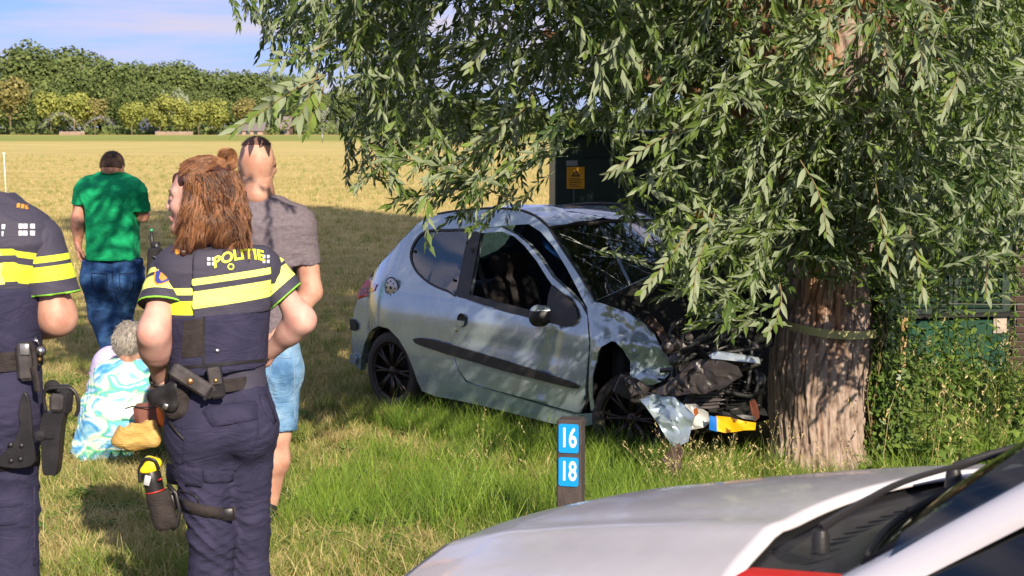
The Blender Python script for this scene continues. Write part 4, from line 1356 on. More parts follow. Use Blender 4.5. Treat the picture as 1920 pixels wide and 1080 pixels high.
# nettles and tall weeds, each plant its own
def nettle(seed, h):
    r = np.random.default_rng(seed); V, Q, A = [], [], []
    n0 = 0
    bx = by = 0; top = np.array([r.uniform(-.12, .12), r.uniform(-.1, .1), h])
    for w in (np.array([.0035, 0, 0]), np.array([0, .0035, 0])):
        n0 = len(V)
        V += [tuple(-w), tuple(w), tuple(top * .5 + w), tuple(top * .5 - w), tuple(top + w * .4), tuple(top - w * .4)]; A += [.2] * 6
        Q += [(n0, n0 + 1, n0 + 2, n0 + 3), (n0 + 3, n0 + 2, n0 + 4, n0 + 5)]
    k = 0; z = h * .15
    while z < h:
        t = z / h; c = top * t
        for s in (0, 1):
            an = k * 1.57 + s * math.pi + r.uniform(-.3, .3); l = .085 * (1.15 - .75 * t) * r.uniform(.75, 1.2)
            d = np.array([math.cos(an), math.sin(an), -.55 + r.uniform(-.2, .5)]); d /= np.linalg.norm(d)
            w = np.cross(d, [0, 0, 1]); w /= np.linalg.norm(w); w *= l * .36
            st = c + d * l * .2; rv = r.uniform(); dr = np.array([0, 0, -l * .1])
            for sg in (1, -1):
                n0 = len(V)
                V += [tuple(st), tuple(st + d * l * .3 + w * sg + dr * .3), tuple(st + d * l * 1.05 + dr * 2), tuple(st + d * l * .5 - dr * .6)]; A += [rv] * 4
                Q += [(n0, n0 + 1, n0 + 2, n0 + 3)]
        z += h * .075; k += 1
    o = mkfast('nettle', V, Q, M_weed, attrs={'rnd': A}); me = o.data; bpy.data.objects.remove(o)
    return me
NE = [nettle(400 + i, .5 + .1 * i) for i in range(5)]
def weeds():
    r = random.Random(8)
    big = [(1790, 720, 8.9, 1.25, 'tallest nettle, reaching up in front of the green cabinet door'), (1745, 740, 9.1, 1.0, 'broad nettle left of the tallest one'), (1860, 800, 8.8, .9, 'nettle near the right frame edge')]
    for px, py, y, s, lb in big:
        p = at(px, py, y)
        for k in range(3):
            pass
        o = bpy.data.objects.new('nettle', NE[4]); COL.objects.link(o); o.location = (p.x, y, -.18); o.scale = (s, s, s * (1.0 if k else 1)); tag(o, lb, 'plant', 'nettles')
    for i in range(150):
        x = r.uniform(2.05, 4.3); y = r.uniform(8.4, 12.3)
        if abs(x) > y * .34: continue
        if y < 9.2 and x < 2.3: continue
        o = bpy.data.objects.new('nettle', NE[r.randrange(5)]); COL.objects.link(o); o.location = (x, y, -.18)
        s = r.uniform(.75, 1.3); o.scale = (s * 1.1, s * 1.1, s); o.rotation_euler = (r.gauss(0, .1), r.gauss(0, .1), r.uniform(0, 6.28))
        tag(o, 'green nettle in the rank growth right of the willow trunk', 'plant', 'nettles')
weeds()

# fence remains: a pale stake and a wire
def stake():
    b = MB(); p = at(1688, 700, 10.6); b.tube([(p.x, 10.6, -.3), (p.x + .02, 10.6, at(1692, 596, 10.6).z)], .022, 8)
    tag(b.build('stake', mat('pale_wood', hexc('a8855c'), .85, bump=(40, .5, .004))), 'pale round wooden stake between ivy and green cabinet', 'stake')
    w = MB(); w.tube([at(1692, 606, 10.6) + Vector((0, 0, .05)), at(1780, 569, 10.4), at(1850, 571, 10.2), at(1990, 571, 10.0)], .0028, 5)
    tag(w.build('wire', mat('grey_wire', (.5, .48, .42), .4, metal=.6)), 'thin pale wire stretched in front of the green cabinet', 'wire')
stake()

# trees on the other side of the road: their shade lies across the field
def road_tree(x, y, top, rad, bot, label, seed):
    root = empty('roadside_tree', (x, y, 0), label, 'tree', 'tall trees across the road')
    me = crown_mesh('crown', M_far[0], 2600, rad, (top - bot) / 2, .55, seed, 8)
    c = bpy.data.objects.new('crown', me); COL.objects.link(c); c.parent = root; c.location = (0, 0, (top + bot) / 2)
    b = MB(); b.tube([(0, 0, -.2), (.2, .1, bot * .6), (0, 0, (top + bot) / 2)], [.38, .28, .12], 10); b.build('trunk', M_bark_far, root)
road_tree(9.5, -6, 29, 4.6, 12, 'tall roadside tree shading the field on the left', 501)
road_tree(26, -6, 29, 4.8, 17, 'tall roadside tree shading the field behind the car', 503)

# ================================================================== number post
def number_post():
    y = 7.0; rot = Matrix.Rotation(R(-13), 3, 'Z')
    c = at(1070, 960, y); zt = at(1070, 784, y).z
    root = empty('marker_post', (c.x, y, -.03), 'short dark brown post with blue number plates 16 and 18', 'post')
    h = zt + .25
    b = MB(); b.box((c.x, y, zt - h / 2), (.112, .10, h), rot=rot, bev=.006)
    b.build('post', mat('recycled_plastic', hexc('4c4240'), .7, bump=(90, .5, .004), var=(14, hexc('3a3230'), .35, .7)), root, angle=30)
    bl = mat('sign_blue', hexc('1593dc'), .35); wh = mat('sign_white', (.85, .85, .85), .4)
    fx = Vector((math.cos(R(-13)), math.sin(R(-13)), 0)); nn = Vector((math.sin(R(-13)), -math.cos(R(-13)), 0))
    for txt, py in (('16', 818), ('18', 880)):
        cz = at(1076, py, y).z; cc = Vector((c.x, y, cz)) + nn * .0525
        w_, h_ = .090, .130; pts = []
        for sx, sy in ((1, 1), (-1, 1), (-1, -1), (1, -1)):
            for k in range(5):
                a = k / 4 * math.pi / 2; a0 = {(1, 1): 0, (-1, 1): 1, (-1, -1): 2, (1, -1): 3}[(sx, sy)] * math.pi / 2
                pts.append((sx * (w_ / 2 - .01) + .01 * math.cos(a + a0), sy * (h_ / 2 - .01) + .01 * math.sin(a + a0)))
        p = MB(); p.prism(pts, lambda u, v: cc + fx * u + Vector((0, 0, v)) + nn * .004, -nn * .005)
        pl = p.build('number_plate', bl, root, smooth=False)
        cu = bpy.data.curves.new('t', 'FONT'); cu.body = txt; cu.size = .122; cu.align_x = 'CENTER'; cu.align_y = 'CENTER'; cu.extrude = .0008; cu.offset = .0022
        to = bpy.data.objects.new('t', cu); COL.objects.link(to)
        dg = bpy.context.evaluated_depsgraph_get(); me = bpy.data.meshes.new_from_object(to.evaluated_get(dg)); bpy.data.objects.remove(to)
        o = bpy.data.objects.new('number', me); me.materials.clear(); me.materials.append(wh); COL.objects.link(o); o.parent = pl
        M4 = Matrix((fx * .62, Vector((0, 0, 1)), nn)).transposed().to_4x4(); M4.translation = cc + nn * .0055
        o.matrix_basis = M4
    fin(root)
number_post()
# ================================================================== the wrecked hatchback
WZ = [(-1, .79), (.2, .795), (.30, .815), (.45, .828), (.75, .826), (.88, .80), (.97, .765), (1.36, .57), (1.6, .45)]
def Wf(u, z):
    w = float(np.interp(z, [a for a, b in WZ], [b for a, b in WZ]))
    if u < .05: w -= .26 * (min(.05 - u, .7) / .6) ** 2.0
    if u > 2.15: w -= .20 * (min(u - 2.15, .8) / .6) ** 2.0
    return w
def cw(u, w, z): return CARO + cd * u + cn_ * w + Vector((0, 0, z))
def ray_at(px, py, w):
    r = at(px, py, 1.0) - Vector((0, 0, HC)); C0 = Vector((0, 0, HC))
    t = ((CARO + cn_ * w - C0).dot(cn_)) / r.dot(cn_)
    p = C0 + r * t - CARO
    return p.dot(cd), p.z
def ct(px, py):
    a, b = .2, 1.0
    for _ in range(40):
        m = (a + b) / 2; u, z = ray_at(px, py, m)
        if m - Wf(u, z) > 0: b = m
        else: a = m
    return ray_at(px, py, m)

def paint_mat():
    m = mat('silver_blue_paint', hexc('9aa9b6'), .30, metal=.5, coat=.9, spec=.5)
    BS(m).inputs['Coat Roughness'].default_value = .06
    n = N(m, 'ShaderNodeTexNoise'); n.inputs['Scale'].default_value = 5; n.inputs['Detail'].default_value = 6
    r = N(m, 'ShaderNodeValToRGB'); r.color_ramp.elements[0].position = .3; r.color_ramp.elements[1].position = .8
    r.color_ramp.elements[0].color = hexc('a4b6c2'); r.color_ramp.elements[1].color = hexc('b8c6ce')
    tc = N(m, 'ShaderNodeTexCoord'); L(m, tc.outputs['Object'], n.inputs['Vector']); L(m, n.outputs['Fac'], r.inputs[0]); L(m, r.outputs[0], BS(m).inputs['Base Color'])
    n2 = N(m, 'ShaderNodeTexNoise'); n2.inputs['Scale'].default_value = 1.7; n2.inputs['Detail'].default_value = 2
    bn = N(m, 'ShaderNodeBump'); bn.inputs['Strength'].default_value = .22; bn.inputs['Distance'].default_value = .012
    L(m, tc.outputs['Object'], n2.inputs['Vector']); L(m, n2.outputs['Fac'], bn.inputs['Height']); L(m, bn.outputs[0], BS(m).inputs['Normal']); L(m, bn.outputs[0], BS(m).inputs['Coat Normal'])
    n3 = N(m, 'ShaderNodeTexNoise'); n3.inputs['Scale'].default_value = 14; n3.inputs['Detail'].default_value = 8
    r3 = N(m, 'ShaderNodeMapRange'); r3.inputs['To Min'].default_value = .14; r3.inputs['To Max'].default_value = .36
    L(m, tc.outputs['Object'], n3.inputs['Vector']); L(m, n3.outputs['Fac'], r3.inputs['Value']); L(m, r3.outputs[0], BS(m).inputs['Roughness'])
    return m
M_paint = paint_mat()
M_trim = mat('black_plastic', (.018, .017, .018), .5, bump=(220, .2, .001), var=(5, (.03, .027, .027), .4, .7))
M_cabin = mat('dark_cabin', (.012, .011, .012), .85)
M_rubber = mat('tyre_rubber', (.022, .018, .017), .8, bump=(120, .3, .002), var=(6, (.045, .035, .03), .4, .75))
M_rim = mat('black_alloy', (.028, .020, .019), .35, metal=.5, var=(8, (.05, .035, .03), .4, .7))
M_chrome = mat('bright_metal', (.6, .6, .6), .25, metal=1)
def glass_mat(name, tint, alpha, rough=.02, gl=(1, 1, 1)):
    m = bpy.data.materials.new(name); m.use_nodes = True
    nt = m.node_tree; nt.nodes.remove(BS(m)); out = nt.nodes['Material Output']
    t = N(m, 'ShaderNodeBsdfTransparent'); t.inputs[0].default_value = (*tint, 1)
    g = N(m, 'ShaderNodeBsdfGlossy'); g.inputs['Roughness'].default_value = rough; g.inputs[0].default_value = (*gl, 1)
    f = N(m, 'ShaderNodeFresnel'); f.inputs[0].default_value = 1.6
    a = N(m, 'ShaderNodeMath', operation='ADD'); a.inputs[1].default_value = alpha
    s = N(m, 'ShaderNodeMixShader')
    L(m, f.outputs[0], a.inputs[0]); L(m, a.outputs[0], s.inputs[0]); L(m, t.outputs[0], s.inputs[1]); L(m, g.outputs[0], s.inputs[2]); L(m, s.outputs[0], out.inputs[0])
    return m
M_glass = glass_mat('window_glass_tinted', (.30, .56, .80), .10)
M_wind = glass_mat('windscreen_glass', (.35, .42, .42), .22)

def tri_region(outline, holes=(), step=.05, jitter=0):
    """triangulates a 2-d outline with inner grid points"""
    pts = [Vector(p) for p in outline]; edges = []
    n = len(pts); edges += [(i, (i + 1) % n) for i in range(n)]
    for h in holes:
        k = len(pts); pts += [Vector(p) for p in h]; edges += [(k + i, k + (i + 1) % len(h)) for i in range(len(h))]
    def inside(p, poly):
        c = False; j = len(poly) - 1
        for i in range(len(poly)):
            a, b = poly[i], poly[j]
            if (a[1] > p[1]) != (b[1] > p[1]) and p[0] < (b[0] - a[0]) * (p[1] - a[1]) / (b[1] - a[1]) + a[0]: c = not c
            j = i
        return c
    us = [p[0] for p in outline]; zs = [p[1] for p in outline]
    u = min(us) + step / 2
    border = np.array([tuple(p) for p in pts])
    while u < max(us):
        z = min(zs) + step / 2
        while z < max(zs):
            if inside((u, z), outline) and not any(inside((u, z), h) for h in holes):
                if np.min(np.hypot(border[:, 0] - u, border[:, 1] - z)) > step * .4: pts.append(Vector((u, z)))
            z += step
        u += step
    r = delaunay_2d_cdt(pts, edges, [], 0, 1e-6)
    V = [tuple(v) for v in r[0]]; T_ = []
    for f in r[2]:
        c = (sum(V[i][0] for i in f) / 3, sum(V[i][1] for i in f) / 3)
        if inside(c, outline) and not any(inside(c, h) for h in holes): T_.append(tuple(f))
    return V, T_
def shell(name, outline, holes, to3, thick, m, parent, step=.05, inner=M_cabin, flip=False, smooth=True):
    """panel with skin, lining and rim; to3(u, z, depth) -> point"""
    V, T_ = tri_region(outline, holes, step)
    n = len(V)
    P = [to3(u, z, 0) for u, z in V] + [to3(u, z, thick) for u, z in V]
    cnt = {}
    for f in T_:
        for i in range(3):
            e = (f[i], f[(i + 1) % 3]); cnt[tuple(sorted(e))] = cnt.get(tuple(sorted(e)), []) + [e]
    fs = []; mi = []
    for f in T_:
        fs.append(f if not flip else f[::-1]); mi.append(0)
        g = tuple(i + n for i in f); fs.append(g[::-1] if not flip else g); mi.append(1)
    for k, es in cnt.items():
        if len(es) == 1:
            a, b = es[0]; q = (b, a, a + n, b + n); fs.append(q if not flip else q[::-1]); mi.append(0)
    o = mk(name, [tuple(p) for p in P], fs, [m, inner], parent, smooth, mi=mi)
    o.data.set_sharp_from_angle(angle=R(42))
    return o
def side3(sign=1, off=0.0, dent=None):
    def f(u, z, d):
        w = Wf(u, z) + off - d
        if dent: w += dent(u, z)
        return cw(u, sign * w, z)
    return f
def tr(pts, smooth=0, closed=True):
    q = [ct(*p) for p in pts]
    if smooth: q = [tuple(p) for p in spline(q, smooth, closed)]
    return q
def wreck():
    root = empty('crashed_car', (CARO.x, CARO.y, CARO.z), 'silver blue three door hatchback with its crumpled front against the willow trunk', 'car')
    gut = [(782, 420), (798, 409), (820, 403), (848, 398), (900, 393), (939, 392.5), (976, 396), (1004, 407), (1028, 428), (1053, 467), (1077, 503), (1101, 540), (1116, 566)]
    apil_in = [(1103, 580), (1092, 560), (1081, 538), (1062, 502), (1038, 463), (1014, 435), (991, 420), (944, 423), (915, 427), (888, 430)]
    seam = [(884, 445), (872, 500), (861, 554), (848, 575), (843, 600), (844, 630), (850, 665), (860, 695), (874, 716)]
    sill = [(910, 728), (959, 742), (1020, 760), (1085, 776), (1117, 774), (1122, 795), (1080, 801), (1035, 794), (960, 775), (900, 760), (850, 749), (815, 743), (791, 733)]
    arch = [(783, 716), (775, 692), (762, 660), (747, 635), (728, 616), (709, 611), (693, 622), (683, 645), (677, 672), (676, 694)]
    rear = [(668, 688), (661, 668), (659, 640), (659, 610), (664, 580), (672, 559), (681, 540), (691, 522), (721, 486), (752, 451)]
    qwin = [(769, 484), (772, 462), (785, 441), (803, 430.5), (840, 429), (880, 433), (873, 480), (859, 552), (840, 548), (815, 538), (795, 525), (778, 507)]
    body = tr(gut + apil_in + seam + sill + arch + rear)
    qw = tr(qwin)
    shell('body_side', body, [qw], side3(), .05, M_paint, root, .05)
    shell('far_body_side', body, [qw], side3(-1), .05, M_paint, root, .09, flip=True)
    # quarter window
    def ring(name, outer, k, off, m, parent, sign=1):
        c = np.mean(outer, axis=0); inn = [tuple(c + (np.array(p) - c) * k) for p in outer]
        return shell(name, outer, [inn], side3(sign, off), .01, m, parent, .2, inner=m), inn
    q2 = [tuple(p) for p in spline(qw, 3, True)]
    g = shell('quarter_window', q2, [], side3(1, -.004), .004, M_glass, root, .12, inner=M_glass)
    ring('window_seal', q2, .93, .004, M_trim, g)
    for px, py in ((778, 471), (852, 525), (877, 455)):
        u, z = ct(px, py); b = MB(); b.lathe([(0, .012), (.009, .01), (.011, 0)], cw(u, Wf(u, z) + .0, z), axis=cn_, n=10); b.build('clip', M_trim, g)
    shell('far_quarter_window', q2, [], side3(-1, -.01), .004, M_glass, root, .12, inner=M_glass, flip=True)
    # door
    dout = [(861, 554), (886, 431), (915, 427), (942, 426), (971, 440), (995, 459), (1016, 485), (1038, 519), (1067, 546), (1091, 570), (1103, 592), (1106, 640), (1105, 665), (1101, 710), (1096, 752), (1086, 774), (1020, 757), (959, 739), (915, 727), (878, 714), (863, 694), (853, 665), (846, 630), (845, 600), (850, 576)]
    dwin = [(880, 560), (891, 500), (903, 437), (943, 434), (966, 443), (988, 462), (1009, 489), (1028, 520), (1040, 537), (1069, 561), (1085, 579), (1088, 596), (1078, 607), (1055, 607), (990, 593), (930, 576)]
    D_, DW = tr(dout), tr(dwin)
    def ddent(u, z):
        a = .0
        for (x0, z0, x1, z1, s, h) in ((1.15, .84, 1.75, .78, .03, .012), (1.0, .88, 1.5, .80, .022, -.010), (1.75, .95, 1.55, .35, .05, -.022), (.9, .62, 1.85, .60, .05, -.006)):
            d = np.array([x1 - x0, z1 - z0]); l = d @ d; t = np.clip(((u - x0) * d[0] + (z - z0) * d[1]) / l, 0, 1)
            q = math.hypot(u - x0 - t * d[0], z - z0 - t * d[1]); a += h * math.exp(-(q / s) ** 2)
        return a + .006 + (.02 * max(0, z - .95) if u > 1.2 else 0)
    door = shell('door', D_, [DW], side3(1, .004, ddent), .035, M_paint, root, .028)
    shell('far_door', D_, [DW], side3(-1, .004), .035, M_paint, root, .09, flip=True)
    bp = tr([(861, 556), (886, 432), (905, 436), (893, 500), (882, 561)])
    shell('pillar_trim', bp, [], side3(1, .018), .01, M_trim, door, .2, inner=M_trim)
    bs = tr([(880, 551), (930, 564), (990, 579), (1042, 592), (1042, 607), (990, 594), (930, 577), (879, 561)])
    shell('window_strip', bs, [], side3(1, .02), .012, M_trim, door, .2, inner=M_trim)
    sail = tr([(1040, 534), (1069, 558), (1086, 577), (1089, 592), (1085, 604), (1074, 611), (1055, 610), (1038, 604), (1030, 580), (1034, 552)])
    shell('mirror_base', sail, [], side3(1, .028), .015, M_trim, door, .08, inner=M_trim)
    st = tr([(779, 637), (781, 634), (790, 633), (817, 637), (860, 649), (905, 662), (960, 678.5), (1020, 697), (1068, 713), (1084, 719), (1090, 724), (1087, 728), (1068, 725.5), (1020, 713), (960, 698), (905, 682), (844, 664), (800, 650), (783, 643)])
    shell('rubbing_strip', st, [], side3(1, .024, lambda u, z: .0), .02, M_trim, root, .06, inner=M_trim)
    # door handle
    u, z = ct(869, 600); c = cw(u, Wf(u, z) + .016, z)
    b = MB(); b.lathe([(0, .0), (.040, .0), (.044, .004), (.047, .001)], c, axis=cn_, n=24); h = b.build('door_handle', M_trim, door)
    b = MB(); P = [(.039 * math.cos(a), .043 * math.sin(a)) for a in np.linspace(math.pi * 1.02, math.pi * 1.98, 12)]
    b.prism(P, lambda x, y: c + cd * x + Vector((0, 0, y)) + cn_ * .010, -cn_ * .012); b.build('handle_flap', M_paint, h, smooth=False)
    u, z = ct(858, 620); b = MB(); b.lathe([(0, .004), (.009, .003), (.010, 0)], cw(u, Wf(u, z) + .012, z), axis=cn_, n=10); b.build('lock', mat('brass', hexc('b0a060'), .4, metal=.6), door)
    # filler cap with its ring of bolts
    u, z = ct(735, 539.5); c = cw(u, Wf(u, z) + .002, z)
    m = mat('brushed_cap', (.55, .55, .56), .35, metal=.6)
    b = MB(); b.lathe([(0, .010), (.060, .010), (.066, .006), (.070, 0)], c, axis=cn_, n=28); fc = b.build('fuel_cap', m, root)
    b = MB(); b.lathe([(.069, .0), (.070, .004), (.076, .004), (.078, 0)], c, axis=cn_, n=28); b.build('cap_rim', M_trim, fc)
    for k in range(8):
        a = k * math.pi / 4; b = MB(); b.lathe([(0, .0035), (.006, .003), (.007, 0)], c + cn_ * .010 + cd * (math.cos(a) * .047) + Vector((0, 0, math.sin(a) * .047)), axis=cn_, n=8); b.build('bolt', M_trim, fc)
    b = MB(); b.lathe([(0, .004), (.012, .003), (.013, 0)], c + cn_ * .010, axis=cn_, n=10); b.build('lock', M_trim, fc)
    # tail light
    tl = tr([(691, 522), (700, 526), (708, 533), (703, 545), (690, 554), (672, 561), (672, 552), (680, 536)])
    red = mat('red_lens', (.62, .02, .015), .12, coat=1, spec=.6)
    t = shell('tail_light', tl, [], side3(1, .008), .02, red, root, .03, inner=M_trim)
    tw_ = tr([(678, 540), (692, 536), (700, 540), (690, 549), (676, 556)])
    shell('reflector', tw_, [], side3(1, .011), .003, mat('dark_red_lens', (.25, .008, .008), .15, coat=1), t, .03)
    # rear bumper strip and reflector glint
    bs = tr([(659.5, 598), (666, 599), (672, 607), (672, 617), (667, 620), (660, 618)])
    shell('bumper_strip', bs, [], side3(1, .02), .02, M_trim, root, .1, inner=M_trim)
    bs = tr([(660, 664), (667, 663), (672, 672), (671, 682), (664, 682), (660, 676)])
    shell('bumper_lip', bs, [], side3(1, .025), .02, M_paint, root, .1, inner=M_trim)
    # roof
    ne = [ct(*p) for p in gut[1:9]]
    ne = [(u, z) for u, z in spline(ne, 4)]
    rows = []; nj = 22
    for i, (u, z) in enumerate(ne):
        w0 = Wf(u, z); t = i / (len(ne) - 1); row = []
        for j in range(nj + 1):
            s = 1 - 2 * j / nj
            crown = .045 * (1 - s * s) * (.6 + .4 * math.sin(math.pi * t))
            z2 = z + (ne[min(len(ne) - 1, i)][1] - z) + crown
            if s < 1:   # the gutter dips at the corner; the skin itself runs flatter
                flat = .6 * (1 - abs(s) ** 6); z2 += flat * (np.interp(t, [0, .3, .7, 1], [1.405, 1.425, 1.42, 1.385]) - z)
            for (ax, aw, bx, bw, sg, hh) in ((.62, .45, 1.35, .05, .07, .020), (.62, .45, 1.1, -.5, .07, -.016), (.95, .5, 1.3, -.15, .05, -.02), (.45, .1, 1.4, .3, .05, .014)):
                dx, dw = bx - ax, bw - aw; l = dx * dx + dw * dw; wv = w0 * s
                tt = np.clip(((u - ax) * dx + (wv - aw) * dw) / l, 0, 1); q = math.hypot(u - ax - tt * dx, wv - aw - tt * dw); z2 += hh * math.exp(-(q / sg)) * (1 - abs(s) ** 4)
            row.append(tuple(cw(u, w0 * s, z2)))
        rows.append(row)
    V = np.array(rows).reshape(-1, 3); ni = len(rows)
    Fq = [(i * (nj + 1) + j, i * (nj + 1) + j + 1, (i + 1) * (nj + 1) + j + 1, (i + 1) * (nj + 1) + j) for i in range(ni - 1) for j in range(nj)]
    V2 = V - np.array((0, 0, .03)); n = len(V)
    mk('roof', np.concatenate([V, V2]), [f[::-1] for f in Fq] + [tuple(i + n for i in f) for f in Fq], [M_paint, M_cabin], root, True, mi=[0] * len(Fq) + [1] * len(Fq))
    # gutter seals on both sides, running on down the pillar
    for sg in (1, -1):
        b = MB(); P = []
        for (px, py) in spline(gut[2:], 3):
            u, z = ct(px, py); P.append(cw(u, sg * (Wf(u, z) - .004), z + .006))
        b.tube(P, .0085, 6); b.build('gutter_seal', M_trim, root)
    # windscreen with its cracks
    we = [ct(*p) for p in gut[8:]]; we = [(u, z) for u, z in spline(we, 4)]
    def ws(t, s, off=0):
        i = t * (len(we) - 1); a = we[int(min(i, len(we) - 1))]; b_ = we[int(min(i + 1, len(we) - 1))]; f = i - int(i)
        u = a[0] + (b_[0] - a[0]) * f; z = a[1] + (b_[1] - a[1]) * f; w0 = Wf(u, z) - .012
        bulge = .10 * (1 - s * s)
        sag = -.045 * math.exp(-((t - .85) ** 2 + (s - .45) ** 2) / .05)
        return cw(u + bulge * .8 + off + sag, w0 * s, z + bulge * .25 + off * .8 + sag)
    nt_, ns = 14, 20
    V = [tuple(ws(i / nt_, 1 - 2 * j / ns)) for i in range(nt_ + 1) for j in range(ns + 1)]
    Fq = [(i * (ns + 1) + j, (i + 1) * (ns + 1) + j, (i + 1) * (ns + 1) + j + 1, i * (ns + 1) + j + 1) for i in range(nt_) for j in range(ns)]
    wso = mk('windscreen', V, Fq, M_wind, root, True)
    r = random.Random(3)
    ck = MB()
    def crack(p0, p1, wd, wig=.01, n=7):
        pts = []
        for k in range(n + 1):
            q = k / n; t_ = p0[0] + (p1[0] - p0[0]) * q + r.gauss(0, wig) * (0 < k < n); s_ = p0[1] + (p1[1] - p0[1]) * q + r.gauss(0, wig) * (0 < k < n)
            pts.append(ws(min(max(t_, .01), .99), min(max(s_, -.98), .98), .004))
        ck.tube(pts, wd, 3)
    ctr = (.86, .50)
    for k in range(26):
        a = r.uniform(0, 6.28); l = r.uniform(.06, .30)
        crack(ctr, (ctr[0] + math.sin(a) * l * .6, ctr[1] + math.cos(a) * l), .0013, .012)
    for k in range(4):
        rd = .05 + .05 * k
        for q in range(9):
            a = q * .7 + r.random() * .3; a2 = a + .6
            crack((ctr[0] + math.sin(a) * rd * .6, ctr[1] + math.cos(a) * rd), (ctr[0] + math.sin(a2) * rd * .6, ctr[1] + math.cos(a2) * rd), .0011, .006, 3)
    for p0, p1 in (((.08, .75), (.62, -.95)), ((.15, .9), (.9, -.4)), ((.35, .85), (.8, -.9)), (ctr, (.45, -.9)), (ctr, (.70, -.95)), (ctr, (.35, .93)), (ctr, (.99, -.3)), ((.5, .2), (.55, -.96)), ((.2, .4), (.38, -.96)), ((.1, .93), (.75, .1))):
        crack(p0, p1, .0013, .008, 10)
    ck.build('crack', mat('cracked_glass', (.55, .60, .58), .4), wso, smooth=False)['kind'] = 'stuff'
    tz = MB(); tz.add([tuple(ws(a, b_, .006)) for a, b_ in ((.90, .36), (.84, .30), (.84, .12), (.90, .02), (.97, .10), (.98, .30))], [(0, 1, 2, 3, 4, 5)]); tz.build('teal_patch', mat('flat_teal', hexc('2f8f7a'), .4), wso)  # flat teal patch low on the glass
    b = MB(); b.tube([ws(0, s, .0) + Vector((0, 0, .004)) for s in np.linspace(1, -1, 14)], .010, 6); b.build('windscreen_seal', M_trim, root)
    # tailgate with its glass, between the two rear edges
    re_ = [ct(*p) for p in [(668, 688)] + rear[1:] + [(782, 420)]]
    re_ = [(u, z) for u, z in spline(re_, 3)]
    V = []; n_ = 12
    for u, z in re_:
        for j in range(n_ + 1):
            s = 1 - 2 * j / n_; V.append(tuple(cw(u - .12 * (1 - s ** 4), Wf(u, z) * s, z)))
    fs = [(i * (n_ + 1) + j, i * (n_ + 1) + j + 1, (i + 1) * (n_ + 1) + j + 1, (i + 1) * (n_ + 1) + j) for i in range(len(re_) - 1) for j in range(n_)]
    mi = [1 if (re_[f[0] // (n_ + 1)][1] > 1.0 and 1 <= f[0] % (n_ + 1) <= n_ - 2) else 0 for f in fs]
    mk('tailgate', V, fs, [M_paint, M_glass], root, True, mi=mi)
    # cabin
    b = MB()
    b.box(cw(1.0, 0, .22), (2.3, 1.45, .05), rot=Matrix((cd, cn_, Vector((0, 0, 1)))).transposed())
    RM = Matrix((cd, cn_, Vector((0, 0, 1)))).transposed()
    b.build('cabin_floor', M_cabin, root, smooth=False)
    b = MB(); b.box(cw(1.93, 0, .80), (.45, 1.36, .30), rot=RM, bev=.06); b.box(cw(2.1, 0, .5), (.1, 1.4, .7), rot=RM); b.build('dashboard', M_cabin, root)
    b = MB(); b.box(cw(.05, 0, .60), (.14, 1.2, .62), rot=RM @ Matrix.Rotation(R(-18), 3, 'Y'), bev=.05); b.box(cw(.3, 0, .45), (.5, 1.25, .16), rot=RM, bev=.05); b.build('rear_seat', M_cabin, root)
    M_seat = mat('seat_fabric', (.012, .009, .009), .95, bump=(200, .4, .002))
    for w in (.36, -.36):
        s = Field((-.45, -.3, -.05), (.6, .3, 1.05), .022)
        s.cone((0, -.17, .2), (.45, -.17, .24), .10, .09, .06); s.cone((0, .17, .2), (.45, .17, .24), .10, .09, .06); s.cone((.1, -.1, .2), (.4, .1, .22), .1, .1, .08)
        for yy in (-.16, 0, .16): s.cone((-.05, yy, .2), (-.22, yy * .85, .72), .08, .07, .06)
        s.cone((-.24, -.09, .88), (-.24, .09, .88), .075, .075, .05); s.cone((-.22, -.05, .7), (-.24, -.05, .88), .012, .012, .01); s.cone((-.22, .05, .7), (-.24, .05, .88), .012, .012, .01)
        V, Fc = s.mesh(); V = np.array([tuple(cw(1.0 + v[0], w + v[1], .22 + v[2])) for v in V])
        mk('seat', V, Fc[:, ::-1], M_seat, root)
    b = MB(); b.tube([cw(.72, .66, 1.22), cw(.80, .62, .95), cw(.95, .58, .55), cw(1.0, .56, .35)], .024, 6, flat=.15, up=cn_); b.build('seat_belt', mat('belt_webbing', (.06, .055, .055), .8), root)
    b = MB(); P = [cw(1.62, .33 * -1, .86) + (cd * .10 * math.cos(a) * .4 + Vector((0, 0, 1)) * .17 * math.sin(a) + cn_ * .17 * math.cos(a)) for a in np.linspace(0, 2 * math.pi, 22)]
    b.tube(P, .014, 6); b.build('steering_wheel', M_trim, root)
    b = MB(); b.box(cw(1.22, 0, 1.22), (.03, .22, .06), rot=RM, bev=.01); b.build('rear_view_mirror', M_trim, root)
    # door mirror
    c = at(1022, 590, (cw(1.45, .96, .86)).y)
    s = Field(c - Vector((.2, .2, .14)), c + Vector((.2, .2, .14)), .006)
    ax = at(1045, 590, c.y) - c; ax.normalize()
    s.cone(c - ax * .045, c + ax * .055, .062, .052, .03, sq=((cd.x, cd.y, 0), 1.25)); s.cone(c + ax * .05, c + ax * .15 + Vector((0, 0, -.01)), .03, .035, .04)
    s.cone(c - ax * .05 + Vector((0, 0, -.03)), c + ax * .05 + Vector((0, 0, -.03)), .045, .04, .03)
    V, Fc = s.mesh(); mo = mk('door_mirror', V, Fc, M_trim, root)
    s2 = Field(c - Vector((.12, .12, .0)) + Vector((0, 0, .018)), c + Vector((.12, .12, .10)), .005)
    s2.cone(c - ax * .045, c + ax * .050, .065, .055, .0, sq=((cd.x, cd.y, 0), 1.25)); s2.cut(c + Vector((0, 0, .026)), (0, 0, -1)); s2.cut(c + ax * .075, ax)
    V, Fc = s2.mesh(); mk('mirror_cap', V, Fc, M_paint, mo)
